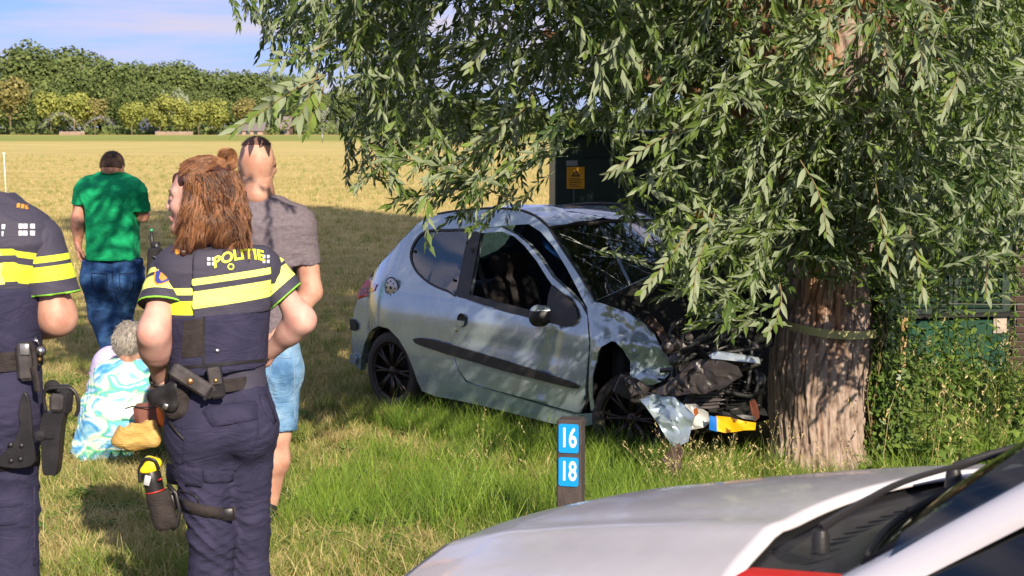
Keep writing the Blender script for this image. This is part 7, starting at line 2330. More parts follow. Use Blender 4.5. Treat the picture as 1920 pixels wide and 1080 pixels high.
    bb.add(V, [(q * 4 + c_, q * 4 + (c_ + 1) % 4, ((q + 1) % n) * 4 + (c_ + 1) % 4, ((q + 1) % n) * 4 + c_) for q in range(n) for c_ in range(4)])
    bb.build('belt', M_blackweb, root, angle=40)
    g = MB(); g.box(J(48, 678, -.10), (.050, .05, .118), bev=.012, rot=Matrix.Rotation(R(-4), 3, 'Y')); po = g.build('belt_pouch', M_leather, root, angle=35)
    g = MB(); g.box(J(46, 655, -.128), (.030, .008, .036), bev=.003); g.build('pouch_window', mat('silvered_panel', (.35, .34, .34), .3, metal=.6), po)
    g = MB(); g.tube([Vector(q) for q in spline([J(54, 642, -.12), J(62, 655, -.12), J(66, 690, -.12), J(62, 705, -.11)], 5)], .008, 6); g.build('pouch_strap', M_blackweb, po)
    g = MB(); g.lathe([(.016, -.012), (.018, .0), (.016, .012), (.010, .013), (0, .010)], J(76, 658, -.06), axis=(.5, -1, .2), n=18); to = g.build('torch_head', M_blackgear, root)
    g = MB(); g.lathe([(0, .013), (.011, .0125), (.012, .010)], J(76, 658, -.062), axis=(.5, -1, .2), n=16); g.build('lens', M_chrome, to)
    g = MB(); g.lathe([(0, .004), (.006, .002), (.007, -.004)], J(74, 674, -.085), axis=(.3, -1, 0), n=10); g.build('snap', mat('brass_snap', hexc('a08050'), .35, metal=.8), root)
    g = MB()
    for q in range(6): g.tube([J(56 + q * 2, 636 - q, -.05), J(70 + q, 640 + q * 2, -.05)], .0022, 4)
    g.build('keys', M_chrome, root)
    # hip plate, holster and pistol
    def slab(nm, pts, y, th, m, par=root):
        b = MB(); P = [(J(a, b_).x, J(a, b_).z) for a, b_ in spline(pts, 3, True)]; b.prism(P[::-1], lambda u, v: Vector((u, y, v)), (0, th, 0)); o = b.build(nm, m, par, angle=40)
        bv = o.modifiers.new('b', 'BEVEL'); bv.width = .003; bv.segments = 2; bv.limit_method = 'ANGLE'; return o
    pl = slab('holster_plate', [(62, 735), (70, 722), (80, 745), (84, 800), (88, 850), (60, 862), (20, 858), (8, 852), (30, 835), (50, 812), (60, 785), (58, 765)], Y - .13, .012, M_blackgear)
    for px, py in ((44, 819), (45, 848), (62, 845), (64, 820)):
        b = MB(); b.lathe([(0, .006), (.007, .005), (.009, 0)], J(px, py) + Vector((0, -.13, 0)), axis=(0, -1, 0), n=12); b.build('rivet', M_blackgear, pl)
    hh = slab('holster', [(98, 790), (104, 762), (122, 758), (140, 745), (146, 755), (138, 790), (130, 868), (118, 873), (104, 870), (101, 830)], Y - .14, .055, M_blackgear)
    b = MB(); b.box(J(106, 755, -.145), (.042, .03, .056), bev=.01, rot=Matrix.Rotation(R(3), 3, 'Y')); b.build('holster_hood', M_leather, hh, angle=35)
    b = MB(); b.box(J(122, 752, -.12), (.044, .045, .085), bev=.012, rot=Matrix.Rotation(R(8), 3, 'Y')); b.box(J(120, 730, -.12), (.05, .035, .03), bev=.01); gr = b.build('pistol_grip', M_blackgear, hh, angle=35)
    b = MB(); b.tube([Vector(q) for q in spline([J(86, 772, -.13), J(82, 745, -.13), J(88, 730, -.13), (J(110, 727, -.13)), J(132, 728, -.13), J(144, 742, -.13), J(147, 765, -.13), J(142, 780, -.13)], 5)], .006, 8); b.build('retention_loop', M_blackgear, hh)
    b = MB(); b.lathe([(0, .008), (.022, .007), (.026, .0), (.024, -.008)], J(98, 726, -.10), axis=(0, -1, .15), n=24, sq=(1, .9)); b.build('round_flap', M_cabin, hh)
    b = MB(); b.box(J(88, 816, -.13), (.06, .03, .034), bev=.01); b.lathe([(0, .02), (.016, .018), (.019, 0)], J(78, 815, -.13), axis=(0, -1, 0), n=14); b.build('hinge', M_blackgear, hh, angle=35)
    b = MB(); b.tube([Vector(q) for q in spline([J(60, 690, -.12), J(66, 705, -.13), J(70, 735, -.135)], 5)], .016, 8, flat=.4); b.build('drop_strap', M_blackweb, pl)
    for y0, y1, x1 in ((858, 876, 76),):
        st = [(-60, 872), (-30, 874), (0, 871), (30, 868), (55, 864), (x1, 858)]
        up_ = wrap(None, [J(a, b_ - 13) for a, b_ in st], (0, 1, 0), bt, .008); lo_ = wrap(None, [J(a, b_ + 13) for a, b_ in st], (0, 1, 0), bt, .008)
        n = len(st); sb = mk('thigh_strap', up_ + lo_, [(i, n + i, n + i + 1, i + 1) for i in range(n - 1)], M_blackweb, root); so = sb.modifiers.new('t', 'SOLIDIFY'); so.thickness = .005
    b = MB(); W_ = wrap(None, [J(64, y) for y in (912, 940, 980, 1020, 1060)], (0, 1, 0), bt, .003); b.tube(W_, .004, 6); b.build('side_seam', M_navy, tr_)
    for a_ in (aL, aR):
        s = Field(Vector((a_.x - .1, a_.y - .15, -.02)), Vector((a_.x + .1, a_.y + .3, .3)), .012)
        s.cone((a_.x, a_.y, .25), (a_.x, a_.y, .07), .058, .052, .03); s.cone((a_.x, a_.y - .02, .05), (a_.x, a_.y + .17, .045), .05, .044, .03); s.cut((0, 0, .0), (0, 0, -1))
        V, Q = s.mesh(); mk('boot', V, Q, M_blackgear, root)
    fin(root)
officer_m()
# ------------------------------------------------------------------ buzz-cut scalp: short hairs on a thin cap
def short_hair(root, p, f, m, zlo, n=2600, ln=.006, front=.05, seed=2, cap=True, capoff=.003, side=.081, r0=.0006):
    ff, r_, u = frame(f); M3 = np.array((ff, r_, u)).T
    c = p(-.01, 0, .02)
    H_ = Field(c - Vector((.17, .17, .2)), c + Vector((.17, .17, .2)), .005)
    k = (p(1, 0, 0) - p(0, 0, 0)).length; H_.ell(p(-.012, 0, .032), (.098 * k + capoff, .076 * k + capoff, .092 * k + capoff), M3, 0); H_.ell(p(-.045, 0, .0), (.062 * k + capoff, .068 * k + capoff, .070 * k + capoff), M3, .03)
    H_.cut(p(0, 0, zlo), -u + ff * .0); H_.cut(p(front, 0, .02), ff * .9 - u * .45)
    for b in (-1, 1): H_.ell(p(-.004, b * .08, -.006), (.026, .03, .040), M3, .004, 'sub')
    V, Q = H_.mesh(); o = mk('hair', V, Q, m, root)
    put_attr(o, 'rnd', [max(0, min(1, .25 + .3 * noise.noise(Vector(v) * 40))) for v in V])
    rr = np.random.default_rng(seed); me = o.data
    me.calc_loop_triangles()
    idx = rr.integers(0, len(V), n); paths = []
    nrm = np.array([me.vertices[int(i)].normal[:] for i in idx])
    for i, nn in zip(idx, nrm):
        b0 = V[i] + rr.normal(size=3) * .003; d = nn * .8 + np.array([0, 0, -.45]) + rr.normal(size=3) * .35; d /= np.linalg.norm(d)
        l = ln * rr.uniform(.6, 1.3)
        paths.append(np.array([b0, b0 + d * l * .5, b0 + d * l + np.array([0, 0, -l * .25])]))
    s = strands('strand', paths, m, o, r0); s['kind'] = 'stuff'
    return o

def denim(name, c, c2, c3):
    m = mat(name, c, .85, bump=(600, .4, .001), spec=.2); creases(m, 9, .014, .6)
    tc = N(m, 'ShaderNodeTexCoord')
    n1 = N(m, 'ShaderNodeTexNoise'); n1.inputs['Scale'].default_value = 7; n1.inputs['Detail'].default_value = 5
    r = N(m, 'ShaderNodeValToRGB'); r.color_ramp.elements[0].position = .36; r.color_ramp.elements[0].color = (*c[:3], 1)
    r.color_ramp.elements[1].position = .72; r.color_ramp.elements[1].color = (*c3[:3], 1); e = r.color_ramp.elements.new(.5); e.color = (*c2[:3], 1)
    L(m, tc.outputs['Object'], n1.inputs['Vector']); L(m, n1.outputs['Fac'], r.inputs[0]); L(m, r.outputs[0], BS(m).inputs['Base Color'])
    return m

# ------------------------------------------------------------------ man in the grey T-shirt
def man_grey():
    Y = 7.5
    root = empty('person', (at(505, 975, Y).x, Y, -.07), 'man with shaved head in grey T-shirt and denim shorts, seen from behind', 'person')
    J = lambda px, py, dy=0: at(px, py, Y + dy)
    f = Vector((-.12, 1, -.02)); hc = J(482, 308)
    B = Field(J(370, 245) - Vector((0, .35, 1.92)), J(620, 240) + Vector((0, .4, .03)), .009)
    G_ = Field(hc - Vector((.18, .18, .2)), hc + Vector((.18, .18, .18)), .005)
    p = head_into(G_, hc, f, (0, 0, 1), 1.04); G_.cone(p(-.03, 0, -.05), p(-.035, 0, -.13), .060, .062, .03)
    B.cone(p(-.025, 0, -.05), J(486, 378, .01), .064, .074, .03); B.cone(p(-.03, 0, -.07), J(486, 372, .03), .06, .07, .03)
    shR, elR, wrR = J(568, 425), J(584, 548, -.03), J(515, 632, -.12)
    shL, elL, wrL = J(404, 425), J(388, 548, .02), J(440, 630, .1)
    for a, b, c in ((shR, elR, wrR), (shL, elL, wrL)):
        B.cone(a, b, .058, .050, .03); B.cone(b, b + (c - b) * .4, .047, .047, .03); B.cone(b + (c - b) * .3, c, .047, .031, .03)
    for hx, kx, ax_ in ((522, 520, 506), (462, 452, 448)):
        k_ = J(kx, 812, .0); a_ = J(ax_, 952, .02)
        B.cone(J(hx, 700), k_, .085, .062, .03); B.cone(k_, k_ + (a_ - k_) * .35 + Vector((.006, -.015, 0)), .058, .062, .04); B.cone(k_ + (a_ - k_) * .35 + Vector((.006, -.012, 0)), a_, .058, .036, .05)
    V, Q = join(B.mesh(), G_.mesh(), hand_mesh(wrR, J(480, 660, -.14) - wrR, (0, .8, -.3), .5, 1, 1.05, res=.005), hand_mesh(wrL, J(470, 660, .14) - wrL, (0, -.8, -.3), .5, -1, 1.05, res=.005))
    mk('body', V, Q, SK2, root)
    # skull stubble: very short, shows as a darker cap at the crown
    short_hair(root, p, f, hair_mat('grey_stubble', hexc('735548'), hexc('8f6b5b'), .9), .086, 1800, .004, .03, 5, capoff=.0045, r0=.0005)
    # T-shirt
    S_ = Field(J(380, 360) - Vector((0, .3, .80)), J(625, 350) + Vector((0, .3, .03)), .009)
    for a, b, ra, rb in ((J(532, 430), J(520, 600), .130, .118), (J(440, 430), J(452, 600), .130, .118), (J(486, 425), J(486, 600), .145, .135)): S_.cone(a, b, ra, rb, .06)
    S_.cone(J(552, 418), J(420, 418), .078, .078, .07); S_.cone(J(505, 385, .01), J(467, 385, .01), .070, .070, .06)
    S_.cone(J(518, 600), J(516, 640), .120, .125, .05); S_.cone(J(456, 600), J(458, 640), .12, .125, .05)
    S_.cone(shR + Vector((-.01, 0, 0)), J(577, 560, -.01), .074, .086, .05); S_.cone(shL + Vector((.01, 0, 0)), J(395, 560, .01), .074, .086, .05)
    # cut sleeves and hem: the torso side is kept by cutting only past the sleeve line
    X, Y_, Z = S_.ax[0][:, None, None], S_.ax[1][None, :, None], S_.ax[2][None, None, :]
    zc = J(0, 496).z; xr, xl = J(553, 500).x, J(420, 500).x
    S_.D = np.maximum(S_.D, np.minimum(zc - Z, np.maximum(X - xr, xl - X))).astype(np.float32)
    S_.cut(J(486, 366), (0, .25, 1)); S_.cut(J(486, 640), (0, 0, -1)); S_.disp(folds(.006, 36, (.6, .1, 1), 41, .5)); S_.disp(folds(.003, 80, (-.5, .1, 1), 42, .5))
    V, Q = S_.mesh(); mk('t_shirt', V, Q, cloth('heather_grey', hexc('746a70'), hexc('655c62'), 60), root)
    b = MB(); P = [J(486, 373, .01) + Vector((math.cos(a) * .078, math.sin(a) * .072, .010 * math.sin(a))) for a in np.linspace(0, 6.283, 24)]; b.tube(P, .007, 6); b.build('collar', cloth('collar_grey', hexc('6a6066'), hexc('5f565c'), 60), root)
    # shorts
    T_ = Field(J(400, 610) - Vector((0, .3, .58)), J(600, 608) + Vector((0, .3, 0)), .0085)
    T_.cone(J(515, 640), J(516, 690), .118, .125, .06); T_.cone(J(458, 640), J(456, 690), .118, .125, .06)
    T_.cone(J(520, 690), J(526, 815), .118, .082, .05); T_.cone(J(455, 690), J(450, 815), .118, .082, .05); T_.cut(J(0, 618), (0, 0, 1)); T_.cut(J(500, 801), (-.12, 0, -1))
    T_.disp(folds(.009, 42, (.6, .1, 1), 44, .6)); V, Q = T_.mesh(); so = mk('shorts', V, Q, denim('light_denim', hexc('4a7098'), hexc('6c93b8'), hexc('9db8cf')), root)
    bt = bvh_of(so); M_st = mat('stitching', hexc('7f9ab4'), .8)
    for pts in ([(547, 640), (552, 700), (553, 790)], [(500, 650), (535, 652)], [(512, 668), (545, 672)], [(512, 668), (500, 720)]):
        W_ = wrap(None, [J(a, b_) for a, b_ in spline(pts, 6)], (0, 1, 0), bt, .001); b = MB(); b.tube(W_, .0028, 5); b.build('seam', M_st, so)
    # shoes and ankle socks
    for ax_ in (503, 446):
        a_ = J(ax_, 965, .02); g = -.07
        s = Field((a_.x - .1, a_.y - .13, g - .02), (a_.x + .1, a_.y + .26, g + .18), .008)
        s.cone((a_.x, a_.y - .01, g + .10), (a_.x, a_.y - .02, g + .045), .046, .048, .03); s.cone((a_.x, a_.y - .03, g + .04), (a_.x - .02, a_.y + .17, g + .035), .046, .040, .03); s.cut((0, 0, g - .005), (0, 0, -1))
        V, Q = s.mesh(); sh = mk('shoe', V, Q, M_blackgear, root)
        b = MB(); b.tube([(a_.x - .03, a_.y - .055, g + .085), (a_.x, a_.y - .068, g + .088), (a_.x + .03, a_.y - .055, g + .085)], .004, 5); b.build('heel_tab', M_chrome, sh)
    fin(root)
man_grey()

# ------------------------------------------------------------------ man in the green polo
def man_green():
    Y = 13.0
    root = empty('person', (at(205, 700, Y).x, Y, -.18), 'man in green polo shirt and dark jeans walking away across the field', 'person')
    J = lambda px, py, dy=0: at(px, py, Y + dy)
    f = Vector((.15, 1, -.12)); hc = J(212, 316)
    B = Field(J(110, 280) - Vector((0, .4, 1.95)), J(300, 276) + Vector((0, .5, .03)), .012)
    G_ = Field(hc - Vector((.19, .19, .2)), hc + Vector((.19, .19, .19)), .006)
    p = head_into(G_, hc, f, (.0, 0.05, 1), 1.10)
    B.cone(p(-.02, 0, -.05), J(212, 348, .0), .070, .082, .03)
    shL, elL, wrL = J(156, 358), J(147, 412, -.02), J(146, 456, .02)
    shR, elR, wrR = J(258, 362), J(266, 404, .06), J(248, 380, .32)
    for a, b, c in ((shL, elL, wrL), (shR, elR, wrR)):
        B.cone(a, b, .066, .056, .03); B.cone(b, b + (c - b) * .4, .054, .052, .03); B.cone(b + (c - b) * .3, c, .052, .034, .03)
    V, Q = join(B.mesh(), G_.mesh(), hand_mesh(wrL, (.12, .05, -1), (1, .1, 0), .55, 1, 1.25, res=.006), hand_mesh(wrR, (-.3, .3, .8), (0, -1, 0), .7, -1, 1.1, res=.007))
    mk('body', V, Q, SK1, root)
    short_hair(root, p, f, hair_mat('dark_brown_hair', hexc('46342b'), hexc('604a3c'), .9), .0, 1800, .008, .05, 6, capoff=.007, r0=.001)
    S_ = Field(J(120, 320) - Vector((0, .35, .78)), J(295, 318) + Vector((0, .35, .02)), .011)
    for a, b, ra, rb in ((J(232, 368), J(238, 470), .160, .145), (J(184, 368), J(186, 470), .160, .145), (J(208, 366), J(211, 470), .18, .17)): S_.cone(a, b, ra, rb, .07)
    S_.cone(J(245, 356), J(170, 354), .10, .10, .08); S_.cone(J(220, 338), J(203, 338), .085, .085, .06)
    S_.cone(J(236, 470), J(237, 492), .15, .15, .05); S_.cone(J(186, 470), J(186, 492), .15, .15, .05)
    S_.cone(shL, J(150, 405), .080, .092, .05); S_.cone(shR, J(266, 410, .04), .080, .090, .05)
    X, Y_, Z = S_.ax[0][:, None, None], S_.ax[1][None, :, None], S_.ax[2][None, None, :]
    tl = .25
    zc = J(0, 384).z; xr, xl = J(256, 400).x, J(166, 400).x
    S_.D = np.maximum(S_.D, np.minimum(zc - Z + (X < xl) * .0, xl - X)).astype(np.float32)
    zc2 = J(0, 398).z; S_.D = np.maximum(S_.D, np.minimum(zc2 - Z, X - xr)).astype(np.float32)
    S_.cut(J(210, 322), (0, .3, 1)); S_.cut(J(210, 487), (0, 0, -1)); S_.disp(folds(.009, 26, (.7, .1, 1), 51, .5)); S_.disp(folds(.005, 55, (-.7, .1, 1), 52, .5))
    V, Q = S_.mesh(); po = mk('polo_shirt', V, Q, cloth('green_pique', hexc('12a268'), hexc('0f955e'), 20), root)
    b = MB(); P = [J(212, 333, .0) + Vector((math.cos(a) * .095, math.sin(a) * .085, .02 - .015 * math.sin(a))) for a in np.linspace(0, 6.283, 24)]; b.tube(P, .018, 8, flat=1.4); b.build('collar', cloth('green_collar', hexc('0a7a4a'), hexc('096c42'), 20), po)
    T_ = Field(J(120, 470) - Vector((0, .45, 1.1)), J(290, 468) + Vector((0, .45, 0)), .011)
    T_.cone(J(185, 498), J(184, 520), .145, .15, .07); T_.cone(J(237, 498), J(238, 520), .145, .15, .07)
    kL, kR = J(188, 590, .05), J(226, 600, .12); aL, aR = J(212, 672, -.02), J(222, 690, .2)
    T_.cone(J(186, 525), kL, .148, .102, .06); T_.cone(J(236, 525), kR, .14, .10, .05); T_.cone(kL, aL, .102, .078, .04); T_.cone(kR, aR, .098, .08, .04)
    T_.cut(J(0, 484), (0, 0, 1)); T_.disp(folds(.014, 32, (.5, .1, 1), 54, .6)); T_.disp(folds(.006, 70, (-.5, .1, 1), 55, .5))
    V, Q = T_.mesh(); je = mk('jeans', V, Q, denim('dark_denim', hexc('1c3358'), hexc('2b4c7c'), hexc('4f79a8')), root)
    bt = bvh_of(je)
    for pts in ([(210, 490), (212, 530), (222, 570)], [(172, 512), (200, 514)], [(172, 512), (174, 540), (188, 546), (200, 538), (200, 514)], [(224, 514), (250, 512)], [(224, 514), (226, 540), (238, 546), (250, 538), (250, 512)]):
        W_ = wrap(None, [J(a, b_) for a, b_ in spline(pts, 5)], (0, 1, 0), bt, .001); b = MB(); b.tube(W_, .004, 5); b.build('seam', mat('dark_seam', hexc('16284a'), .9), je)
    for a_ in (aL, aR):
        s = Field((a_.x - .1, a_.y - .15, -.2), (a_.x + .12, a_.y + .3, .05), .012)
        s.cone((a_.x, a_.y, -.04), (a_.x, a_.y, -.12), .05, .05, .03); s.cone((a_.x, a_.y - .02, -.13), (a_.x + .02, a_.y + .18, -.14), .05, .045, .03)
        V, Q = s.mesh(); mk('shoe', V, Q, M_blackgear, root)
    fin(root)
man_green()

# ------------------------------------------------------------------ two people sitting in the grass
def sitting():
    Y = 9.55
    root = empty('person', (at(220, 845, Y).x, Y, -.17), 'grey haired person in a blue and green tie-dye dress sitting hunched in the grass', 'person', 'people sitting in the grass')
    J = lambda px, py, dy=0: at(px, py, Y + dy)
    f = Vector((.35, .9, -.35)); hc = J(247, 646, .06)
    B = Field(J(120, 600) - Vector((0, .4, .85)), J(340, 600) + Vector((0, .8, .03)), .010)
    p = head_into(B, hc, f, (.05, .25, 1), 1.0)
    B.cone(p(-.04, 0, -.05), J(245, 690, .02), .054, .062, .03)
    # folded leg and forearm at the right
    B.cone(J(255, 775, -.02), J(292, 775, .0), .062, .056, .04); B.cone(J(292, 775, 0), J(288, 812, .30), .055, .05, .03)
    B.cone(J(290, 725, .10), J(304, 765, .22), .040, .034, .03); B.cone(J(300, 765, .20), J(275, 782, .38), .036, .026, .03)
    B.cone(J(245, 715, .03), J(225, 800, .03), .075, .09, .05)
    V, Q = join(B.mesh(), hand_mesh(J(275, 782, .38), (-.8, .5, -.2), (0, 0, -1), .4, 1, 1, res=.006))
    mk('body', V, Q, SK2, root)
    M_gh = hair_mat('grey_hair', hexc('77706a'), hexc('c4bcb0'), .5)
    ff, r_, u = frame(f, (.05, .25, 1)); M3 = np.array((ff, r_, u)).T
    H_ = Field(hc - Vector((.17, .17, .17)), hc + Vector((.17, .17, .17)), .007)
    H_.ell(p(-.016, 0, .036), (.108, .090, .102), M3, 0); H_.ell(p(-.052, 0, -.005), (.074, .084, .078), M3, .03); H_.ell(p(.075, 0, -.04), (.07, .09, .09), M3, .01, 'sub'); H_.cut(p(-.05, 0, -.072), -u)
    V, Q = H_.mesh(); hb = mk('hair', V, Q, M_gh, root); put_attr(hb, 'rnd', [max(0, min(1, .35 + .5 * noise.noise(Vector(v) * 45))) for v in V])
    rr = np.random.default_rng(8); idx = rr.integers(0, len(V), 2600); paths = []; cen = np.array(p(-.02, 0, .10))
    for i in idx:
        b0 = V[i]; nn = np.array(hb.data.vertices[int(i)].normal); d = b0 - cen; d = d - nn * (d @ nn); d /= np.linalg.norm(d) + 1e-6
        d = d + rr.normal(size=3) * .25; l = rr.uniform(.018, .036)
        paths.append(spline([b0, b0 + nn * .004 + d * l * .5, b0 + nn * .003 + d * l], 2))
    s = strands('strand', paths, M_gh, hb, .0012); s['kind'] = 'stuff'
    # dress
    D = Field(J(105, 660) - Vector((0, .5, .68)), J(330, 655) + Vector((0, .7, .02)), .010)
    D.cone(J(215, 715), J(205, 790), .125, .15, .07); D.cone(J(262, 712, .02), J(240, 790), .115, .14, .07); D.cone(J(205, 700), J(275, 700, .03), .075, .07, .06)
    D.cone(J(205, 790), J(175, 835, .02), .16, .12, .08); D.cone(J(190, 820, -.02), J(160, 845, -.02), .10, .07, .07); D.cone(J(240, 790), J(225, 838, .05), .13, .09, .07); D.cone(J(198, 705), J(178, 760, .05), .07, .08, .05); D.cone(J(178, 760, .05), J(165, 835, .0), .08, .075, .06)
    D.cone(J(280, 705, .03), J(285, 735, .08), .062, .058, .04)
    D.cone(J(232, 690, .01), J(262, 692, .02), .066, .066, .05); D.cut(J(245, 670), (0, .35, 1)); D.cut(J(293, 735), (1, .0, -.25)); D.cut((0, 0, -.17), (0, 0, -1))
    D.disp(folds(.013, 26, (.9, .2, -.4), 61, .7)); D.disp(folds(.006, 60, (.6, .3, .6), 62, .6))
    V, Q = D.mesh()
    td = mat('tie_dye', (.7, .8, .7), .8, bump=(500, .3, .001), spec=.2)
    tc = N(td, 'ShaderNodeTexCoord'); mp = N(td, 'ShaderNodeMapping'); mp.inputs['Rotation'].default_value = (0, R(35), 0); mp.inputs['Scale'].default_value = (1.0, 1.0, 1.7)
    n1 = N(td, 'ShaderNodeTexNoise'); n1.inputs['Scale'].default_value = 4.6; n1.inputs['Detail'].default_value = 3; n1.inputs['Distortion'].default_value = .9
    r = N(td, 'ShaderNodeValToRGB'); el = r.color_ramp.elements
    el[0].position = .26; el[0].color = hexc('3f86c0'); el[1].position = .74; el[1].color = hexc('4f9ac8')
    for q, c in ((.36, '5a9fd0'), (.42, '9ccfe0'), (.46, 'd8e8e4'), (.50, 'e2ecd2'), (.535, '8fd4a8'), (.565, '62c0a0'), (.60, '6ab2d8'), (.66, 'c4dcec')):
        e = el.new(q); e.color = hexc(c)
    L(td, tc.outputs['Object'], mp.inputs[0]); L(td, mp.outputs[0], n1.inputs['Vector']); L(td, n1.outputs['Fac'], r.inputs[0]); L(td, r.outputs[0], BS(td).inputs['Base Color'])
    mk('dress', V, Q, td, root)
    fin(root)
    # second person beyond, bent forward
    Y2 = 10.15; J2 = lambda px, py, dy=0: at(px, py, Y2 + dy)
    root = empty('person', (at(205, 820, Y2).x, Y2, -.17), 'person in pale lilac top bent forward behind the grey haired one', 'person', 'people sitting in the grass')
    B = Field(J2(140, 640) - Vector((0, .3, .8)), J2(330, 630) + Vector((0, .8, .05)), .014)
    p = head_into(B, J2(242, 668, .32), Vector((.4, .7, -.7)), (.1, .6, .7), .98)
    B.cone(p(-.03, 0, -.05), J2(225, 700, .16), .06, .08, .04); B.cone(J2(210, 745), J2(225, 800, .4), .08, .07, .05)
    V, Q = B.mesh(); mk('body', V, Q, SK1, root)
    short_hair(root, p, Vector((.4, .7, -.7)), hair_mat('light_hair', hexc('8a7a68'), hexc('b0a08a')), -.02, 900, .02, .05, 9, capoff=.008, r0=.0012)
    D = Field(J2(120, 640) - Vector((0, .35, .78)), J2(310, 635) + Vector((0, .6, .05)), .012)
    D.cone(J2(206, 682, .02), J2(200, 790), .115, .15, .07); D.cone(J2(250, 685, .06), J2(235, 790), .11, .14, .07); D.cone(J2(196, 690), J2(183, 745, .02), .07, .06, .05); D.cut((0, 0, -.17), (0, 0, -1))
    D.cut(J2(230, 655, .12), (0, .6, 1)); D.disp(folds(.012, 30, (.9, .2, .5), 64, .6)); V, Q = D.mesh(); mk('top', V, Q, cloth('lilac_cotton', hexc('bcaed2'), hexc('c9bedb'), 10), root)
    fin(root)
    # things on the grass
    Yb = 9.05; JB = lambda px, py, dy=0: at(px, py, Yb + dy)
    s = Field(JB(200, 780) - Vector((0, .2, .22)), JB(312, 770) + Vector((0, .25, .02)), .007)
    s.cone(JB(232, 822), JB(285, 818), .062, .060, .05); s.cone(JB(225, 812), JB(285, 797), .035, .040, .04); s.cone(JB(218, 828), JB(290, 830), .04, .04, .04)
    s.cone(JB(262, 800, -.06), JB(288, 822, -.06), .012, .006, .02, 'sub'); s.cone(JB(245, 806, -.07), JB(268, 826, -.06), .008, .004, .02, 'sub')
    s.disp(folds(.022, 40, (.7, .3, .8), 71, 1.0)); s.disp(folds(.010, 90, (-.5, .3, .8), 72, .9)); V, Q = s.mesh()
    tag(mk('cloth_bag', V, Q, cloth('tan_canvas', hexc('c9a664'), hexc('b08c4c'), 10)), 'tan canvas bag slumped on the grass beside the tie-dye dress', 'bag')
    b = MB(); b.box(JB(279, 778, .22), (.17, .10, .15), rot=Matrix.Rotation(R(-6), 3, 'Y') @ Matrix.Rotation(R(15), 3, 'Z'), bev=.025)
    hb_ = b.build('handbag', mat('brown_leather', hexc('7a4a3c'), .5, bump=(60, .4, .003), var=(10, hexc('633a30'), .35, .7)), angle=40); tag(hb_, 'brown leather bag standing behind the tan canvas bag', 'bag')
    s = Field(JB(285, 755) - Vector((0, .1, .14)), JB(315, 750) + Vector((0, .15, .02)), .005)
    s.cone(JB(297, 768, .02), JB(303, 792, .02), .014, .018, .02); s.cone(JB(300, 775, .02), JB(306, 798, .02), .012, .010, .02); s.disp(folds(.004, 60, (1, 0, .3), 3)); V, Q = s.mesh()
    tag(mk('orange_cloth', V, Q, mat('orange_fabric', hexc('f07018'), .6, bump=(60, .4, .004))), 'bright orange cloth beside the brown leather bag', 'cloth')
    b = MB(); b.tube([Vector(q) for q in spline([JB(235, 766, .18), JB(250, 762, .16), JB(262, 764, .15), JB(290, 762, .12)], 5)], .004, 6); tag(b.build('bag_strap', M_blackgear), 'thin dark strap lying across the tie-dye dress', 'strap')
sitting()

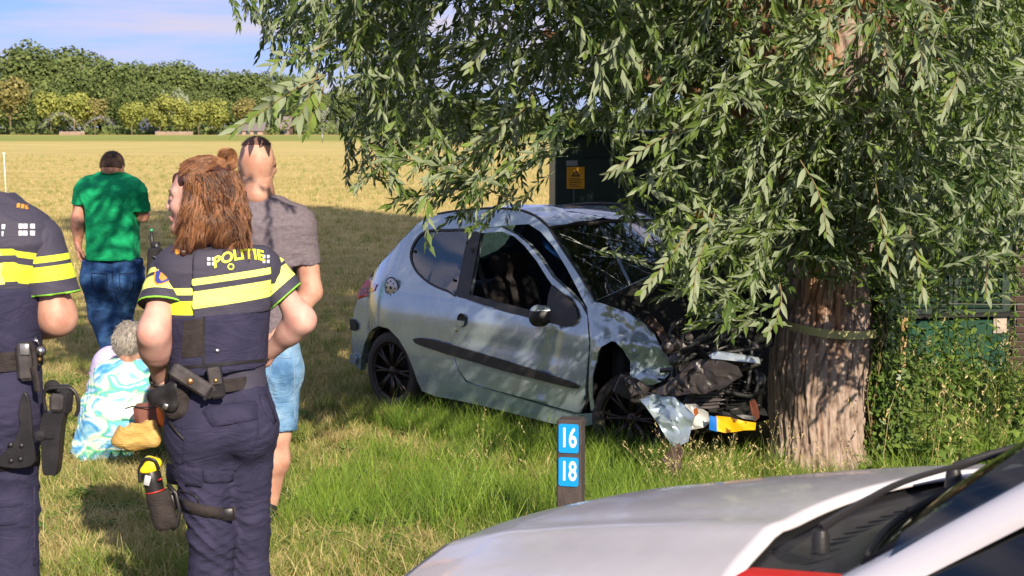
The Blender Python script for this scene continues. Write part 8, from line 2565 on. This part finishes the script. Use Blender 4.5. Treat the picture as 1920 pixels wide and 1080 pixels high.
# ================================================================== police car
PF = Vector((-.66, .7513, 0)); PL = Vector((-.7513, -.66, 0)); PO = Vector((.857, 3.563, 0)); PU = Vector((0, 0, 1))
def pc(u, w, z): return PO + PF * u + PL * w + PU * z
def police_car():
    root = empty('police_car', (PO.x, PO.y, .004), 'white police car in front with dusty bonnet and red side stripe', 'car')
    M_wp = mat('dusty_reflection_white', hexc('d2ced2'), .34, coat=.7, var=(2.2, hexc('bab5bb'), .35, .75), bump=(2, .05, .01))  # dust, plus blotches in the colour for clouds mirrored in the bonnet
    BS(M_wp).inputs['Coat Roughness'].default_value = .09
    n = N(M_wp, 'ShaderNodeTexNoise'); n.inputs['Scale'].default_value = 30; n.inputs['Detail'].default_value = 8; mr = N(M_wp, 'ShaderNodeMapRange'); mr.inputs['To Min'].default_value = .2; mr.inputs['To Max'].default_value = .5
    tcx = N(M_wp, 'ShaderNodeTexCoord'); L(M_wp, tcx.outputs['Object'], n.inputs['Vector']); L(M_wp, n.outputs['Fac'], mr.inputs['Value']); L(M_wp, mr.outputs[0], BS(M_wp).inputs['Roughness'])
    M_w2 = mat('white_paint', hexc('dcd8dc'), .25, coat=.8)
    M_red = mat('red_foil', hexc('d8232a'), .35, coat=.4); M_bl = mat('blue_foil', hexc('2b4fae'), .4)
    # bonnet: u along the car (0 at its rear edge on the centre line), w across
    HW = .74
    def zb(s, t):      # s -1..1 across, t 0 rear .. 1 front
        z = 1.035 - .238 * t ** 1.15 - .12 * max(0, t - .8) ** 1.2 - .050 * s * s - .035 * abs(s) ** 6
        z += .010 * math.exp(-((abs(s) - .62) / .07) ** 2) * (1 - .3 * t)
        return z
    def bon(s, t):
        ur = -.12 * s * s - .03 * s ** 4; uf = 1.10 - .14 * s * s
        hw = HW - .03 * t
        return pc(ur + (uf - ur) * t, hw * s, zb(s, t))
    ns, nt_ = 44, 40
    V = [tuple(bon(-1 + 2 * j / ns, i / nt_)) for i in range(nt_ + 1) for j in range(ns + 1)]
    n1 = ns + 1
    fs = [(i * n1 + j, i * n1 + j + 1, (i + 1) * n1 + j + 1, (i + 1) * n1 + j) for i in range(nt_) for j in range(ns)]
    o = mk('bonnet', V, fs, M_wp, root); o.modifiers.new('t', 'SOLIDIFY').thickness = .012
    # lettering on the bonnet, read from the front
    cu = bpy.data.curves.new('t', 'FONT'); cu.body = 'POLITIE'; cu.size = .20; cu.align_x = 'CENTER'; cu.offset = .006
    t_ = bpy.data.objects.new('t', cu); COL.objects.link(t_); dg = bpy.context.evaluated_depsgraph_get(); me = bpy.data.meshes.new_from_object(t_.evaluated_get(dg)); bpy.data.objects.remove(t_)
    P = []
    for v in me.vertices:
        s = v.co.x / HW * 1.25; t = .965 - v.co.y / 1.1
        P.append(tuple(bon(s, t) + PU * .0015))
    lt = mk('lettering', P, [tuple(p.vertices) for p in me.polygons], M_bl, o, False)
    # nose, bumper, wings, side
    def grid(nm, fn, na, nb, m, flip=False, par=root, thick=None):
        V = [tuple(fn(i / na, j / nb)) for i in range(na + 1) for j in range(nb + 1)]
        fs = [(i * (nb + 1) + j, i * (nb + 1) + j + 1, (i + 1) * (nb + 1) + j + 1, (i + 1) * (nb + 1) + j) for i in range(na) for j in range(nb)]
        if flip: fs = [f[::-1] for f in fs]
        o = mk(nm, V, fs, m, par); 
        if thick: o.modifiers.new('t', 'SOLIDIFY').thickness = thick
        return o
    def nose(a, b):
        s = -1 + 2 * a; e = bon(s, 1); z = e.z + (.16 - e.z) * b
        out = .10 * math.sin(math.pi * min(1, b * 1.1)) + .05 * b
        return Vector((e.x, e.y, z)) + PF * (out + .006) + PL * (.05 * s * math.sin(math.pi * b))
    grid('front_bumper', nose, 24, 14, M_w2)
    for sd in (1, -1):
        def wing(a, b, sd=sd):
            t = 1 - a; e = bon(sd, t); z = e.z - .004 + (.22 - e.z) * b
            bulge = .10 * (1 - (1 - min(1, b * 1.6)) ** 2)
            p = Vector((e.x, e.y, z)) + PL * sd * (.012 + bulge)
            return p
        grid('front_wing', wing, 24, 16, M_w2, flip=sd < 0)
    for sd in (1, -1):
        b = MB(); e = bon(sd * .86, 1); b.lathe([(0, .05), (.07, .045), (.10, .02), (.11, 0)], e + PF * .06 - PU * .12, axis=PF + PL * sd * .4, n=18, sq=(1, .7)); b.build('headlight', mat('headlight_lens', (.6, .62, .65), .08, coat=1), root)
    b = MB()
    for k in range(4): b.box(pc(1.14, 0, .60 - k * .05), (.02, .8, .018), rot=Matrix((PF, PL, PU)).transposed(), bev=.004)
    b.build('grille', M_blackgear, root)
    # windscreen base line, pillar, roof
    WBL = lambda s: pc(-.30 - .16 * s * s - .02 * s ** 4, (.72) * s, 1.105 + .01 * (1 - s * s))
    WTL = lambda s: pc(-1.12 - .10 * s * s, .56 * s, 1.62 + .03 * (1 - s * s))
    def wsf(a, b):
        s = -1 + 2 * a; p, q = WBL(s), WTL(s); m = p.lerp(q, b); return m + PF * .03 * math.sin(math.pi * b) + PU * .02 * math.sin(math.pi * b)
    grid('windscreen', wsf, 30, 16, glass_mat('police_windscreen', (.45, .50, .46), .02, .05, (.55, .58, .45)))  # reflections dimmed and greened in the colour, standing in for the mirrored verge
    # cowl: black well with panels and wipers
    M_cw = mat('cowl_plastic', (.022, .021, .023), .42, bump=(90, .3, .002))
    def cowl(a, b):
        s = -1 + 2 * a; p = bon(s * .985, 0) - PU * .018 + PF * .03; q = WBL(s) - PU * .012; m = p.lerp(q, b); return m - PU * (.030 * math.sin(math.pi * min(1, b * 1.15)))
    grid('cowl', cowl, 40, 10, M_cw)
    b = MB()
    for k in range(26):
        s = -.9 + 1.8 * k / 25; p = bon(s * .98, 0); q = WBL(s); b.tube([p.lerp(q, .35) - PU * .040, p.lerp(q, .7) - PU * .036], .0025, 5)
    b.build('cowl_rib', M_cw, root)['kind'] = 'stuff'
    b = MB(); b.tube([bon(-1 + 2 * k / 40, 0) + PU * .0 - PF * .004 for k in range(41)], .007, 6); b.build('bonnet_edge', M_w2, root)
    for sd in (1, -1):
        for nm, a0, a1, mm in (('red_stripe', .506, .93, M_red), ('wing_top', .936, 1.5, M_w2)):
            def wt(a, b, sd=sd, a0=a0, a1=a1): q = a0 + (a1 - a0) * a; return pc(.10 - .62 * q, sd * (.725 + .115 * b), .985 + .095 * q - .040 * b * b)
            grid(nm, wt, 10, 6, mm, flip=sd > 0)
    b = MB(); b.tube([WBL(-1 + 2 * k / 30) + PF * .012 for k in range(31)], .009, 6, flat=.7); b.build('windscreen_seal', M_cabin, root)
    for s0, s1 in ((.80, -.10), (-.05, -.85)):
        pv = bon(s0 * .95, 0).lerp(WBL(s0 * .95), .5) + PU * .005; tip = wsf((s1 + 1) / 2, .10) + PU * .02
        w = MB(); w.lathe([(0, .025), (.014, .022), (.018, .008), (.020, -.02)], pv, axis=PU, n=14); md = pv.lerp(tip, .45) + PU * .03 + PF * .03
        w.tube([Vector(q) for q in spline([pv + PU * .025, pv.lerp(tip, .2) + PU * .035 + PF * .012, md, tip], 5)], [.012 - .008 * i / 15 for i in range(16)], 8, flat=.6)
        wo_ = w.build('wiper_arm', M_cw, root, angle=40)
        w = MB(); bl0 = wsf((s0 * .9 + 1) / 2, .03) + PU * .014; w.tube([bl0, bl0.lerp(tip, .5) + PF * .012, tip + (tip - bl0).normalized() * .12], .007, 6); w.build('wiper_blade', M_cabin, wo_)
    for sd in (1, -1):
        def pil(a, b, sd=sd):
            p = WBL(sd).lerp(WTL(sd), a); p2 = p - PF * (.075 - .02 * a) + PL * sd * (.045); p3 = p2 - PU * (.03)
            return p.lerp(p2, b) + (PL * sd * .012 + PU * .012) * math.sin(math.pi * b)
        def pil2(a, b, sd=sd):
            a2 = -.30 + 1.3 * a
            p = WBL(sd) + (WTL(sd) - WBL(sd)) * a2; q = p + PL * sd * .05 - PF * .13
            return p.lerp(q, b) + (PL * sd * .018 + PU * .016) * math.sin(math.pi * b)
        grid('roof_pillar', pil2, 16, 6, M_w2, flip=sd < 0, thick=.01)
        b = MB(); b.tube([WBL(sd) + (WTL(sd) - WBL(sd)) * t + PF * .004 - PU * .002 for t in np.linspace(-.02, 1, 12)], .007, 6); b.build('pillar_seal', M_cabin, root)
    def roof(a, b):
        s = -1 + 2 * a; p = WTL(s); return p - PF * (1.9 * b) + PU * (.03 * math.sin(math.pi * b) - .04 * b ** 3)
    grid('roof', roof, 16, 14, M_w2)
    for sd in (1, -1):
        # door: skin below the belt, glass above
        def door(a, b, sd=sd):
            u = -.38 - 1.0 * a; zt = 1.03; z = zt + (.24 - zt) * b; w = .80 + .085 * (1 - (1 - min(1, b * 1.7)) ** 2)
            return pc(u, sd * w, z)
        dr = grid('front_door', door, 14, 14, M_w2, flip=sd < 0)
        def belt(a, b, sd=sd): return pc(-.42 - .96 * a, sd * (.802 - .012 * b), 1.03 + .022 * b)
        grid('belt_strip', belt, 8, 2, M_cabin, flip=sd < 0, par=dr)
        def gl(a, b, sd=sd):
            pb = pc(-.52 - .92 * a, sd * .785, 1.05); tt = min(1, (.12 + a * 1.6)); q = WBL(sd).lerp(WTL(sd), tt) + PL * sd * .035 - PF * .15
            qq = pc(-.52 - .92 * a, sd * .785, 1.05); zt = min(q.z, 1.60) if a < .6 else 1.60
            top = pc(-.55 - .92 * a, sd * (.785 - .22 * (zt - 1.05) / .55), zt)
            return pb.lerp(top, b)
        grid('side_window', gl, 14, 8, glass_mat('side_glass', (.20, .24, .26), .03, .03, (.6, .6, .6)), flip=sd < 0, par=dr)
        def rear(a, b, sd=sd):
            u = -1.40 - 1.5 * a; z = 1.03 + (.24 - 1.03) * b; w = .80 + .085 * (1 - (1 - min(1, b * 1.7)) ** 2) - .08 * a ** 3
            return pc(u, sd * w, z)
        grid('rear_side', rear, 14, 12, M_w2, flip=sd < 0)
        def rq(a, b, sd=sd): return pc(-1.40 - 1.4 * a, sd * (.80 - .22 * b), 1.03 + .58 * b)
        grid('rear_window', rq, 8, 6, glass_mat('rear_glass', (.08, .09, .1), .3), flip=sd < 0)
        # red and blue diagonal foil on the wing and door
        def foil(a, b, sd=sd):
            t = .02 + .26 * a; e = bon(sd, t); z = e.z - .016 - .22 * b
            bb = (e.z - .004 - z) / (e.z - .22); bulge = .10 * (1 - (1 - min(1, bb * 1.6)) ** 2)
            return Vector((e.x, e.y, z)) + PL * sd * (.0155 + bulge)
        grid('red_stripe', foil, 12, 8, M_red, flip=sd > 0)
        # wheels
        for u in (.40, -2.2):
            b = MB(); c = pc(u, sd * .80, .32)
            b.lathe([(.0, .02), (.05, .03), (.20, .03), (.215, .0), (.23, .02), (.30, .01), (.32, -.03), (.32, -.16), (.25, -.2)], c, axis=PL * sd, n=36); b.build('wheel', M_rubber, root)
    b = MB(); RMp = Matrix((PF, PL, PU)).transposed(); b.box(pc(-.3, 0, .5), (1.0, 1.5, .5), rot=RMp, bev=.05); b.box(pc(-.62, 0, .92), (.45, 1.4, .24), rot=RMp, bev=.06); b.box(pc(-1.6, 0, .4), (2.2, 1.5, .3), rot=RMp); b.build('dashboard', M_cabin, root)
    def tail(a, b): s = -1 + 2 * a; return pc(-2.9 - .1 * math.sin(math.pi * b) - .1 * (1 - s * s), .72 * s * (1 - .2 * max(0, b - .5)), .25 + 1.35 * b)
    grid('tailgate', tail, 12, 12, M_w2, flip=True)
    fin(root)
police_car()
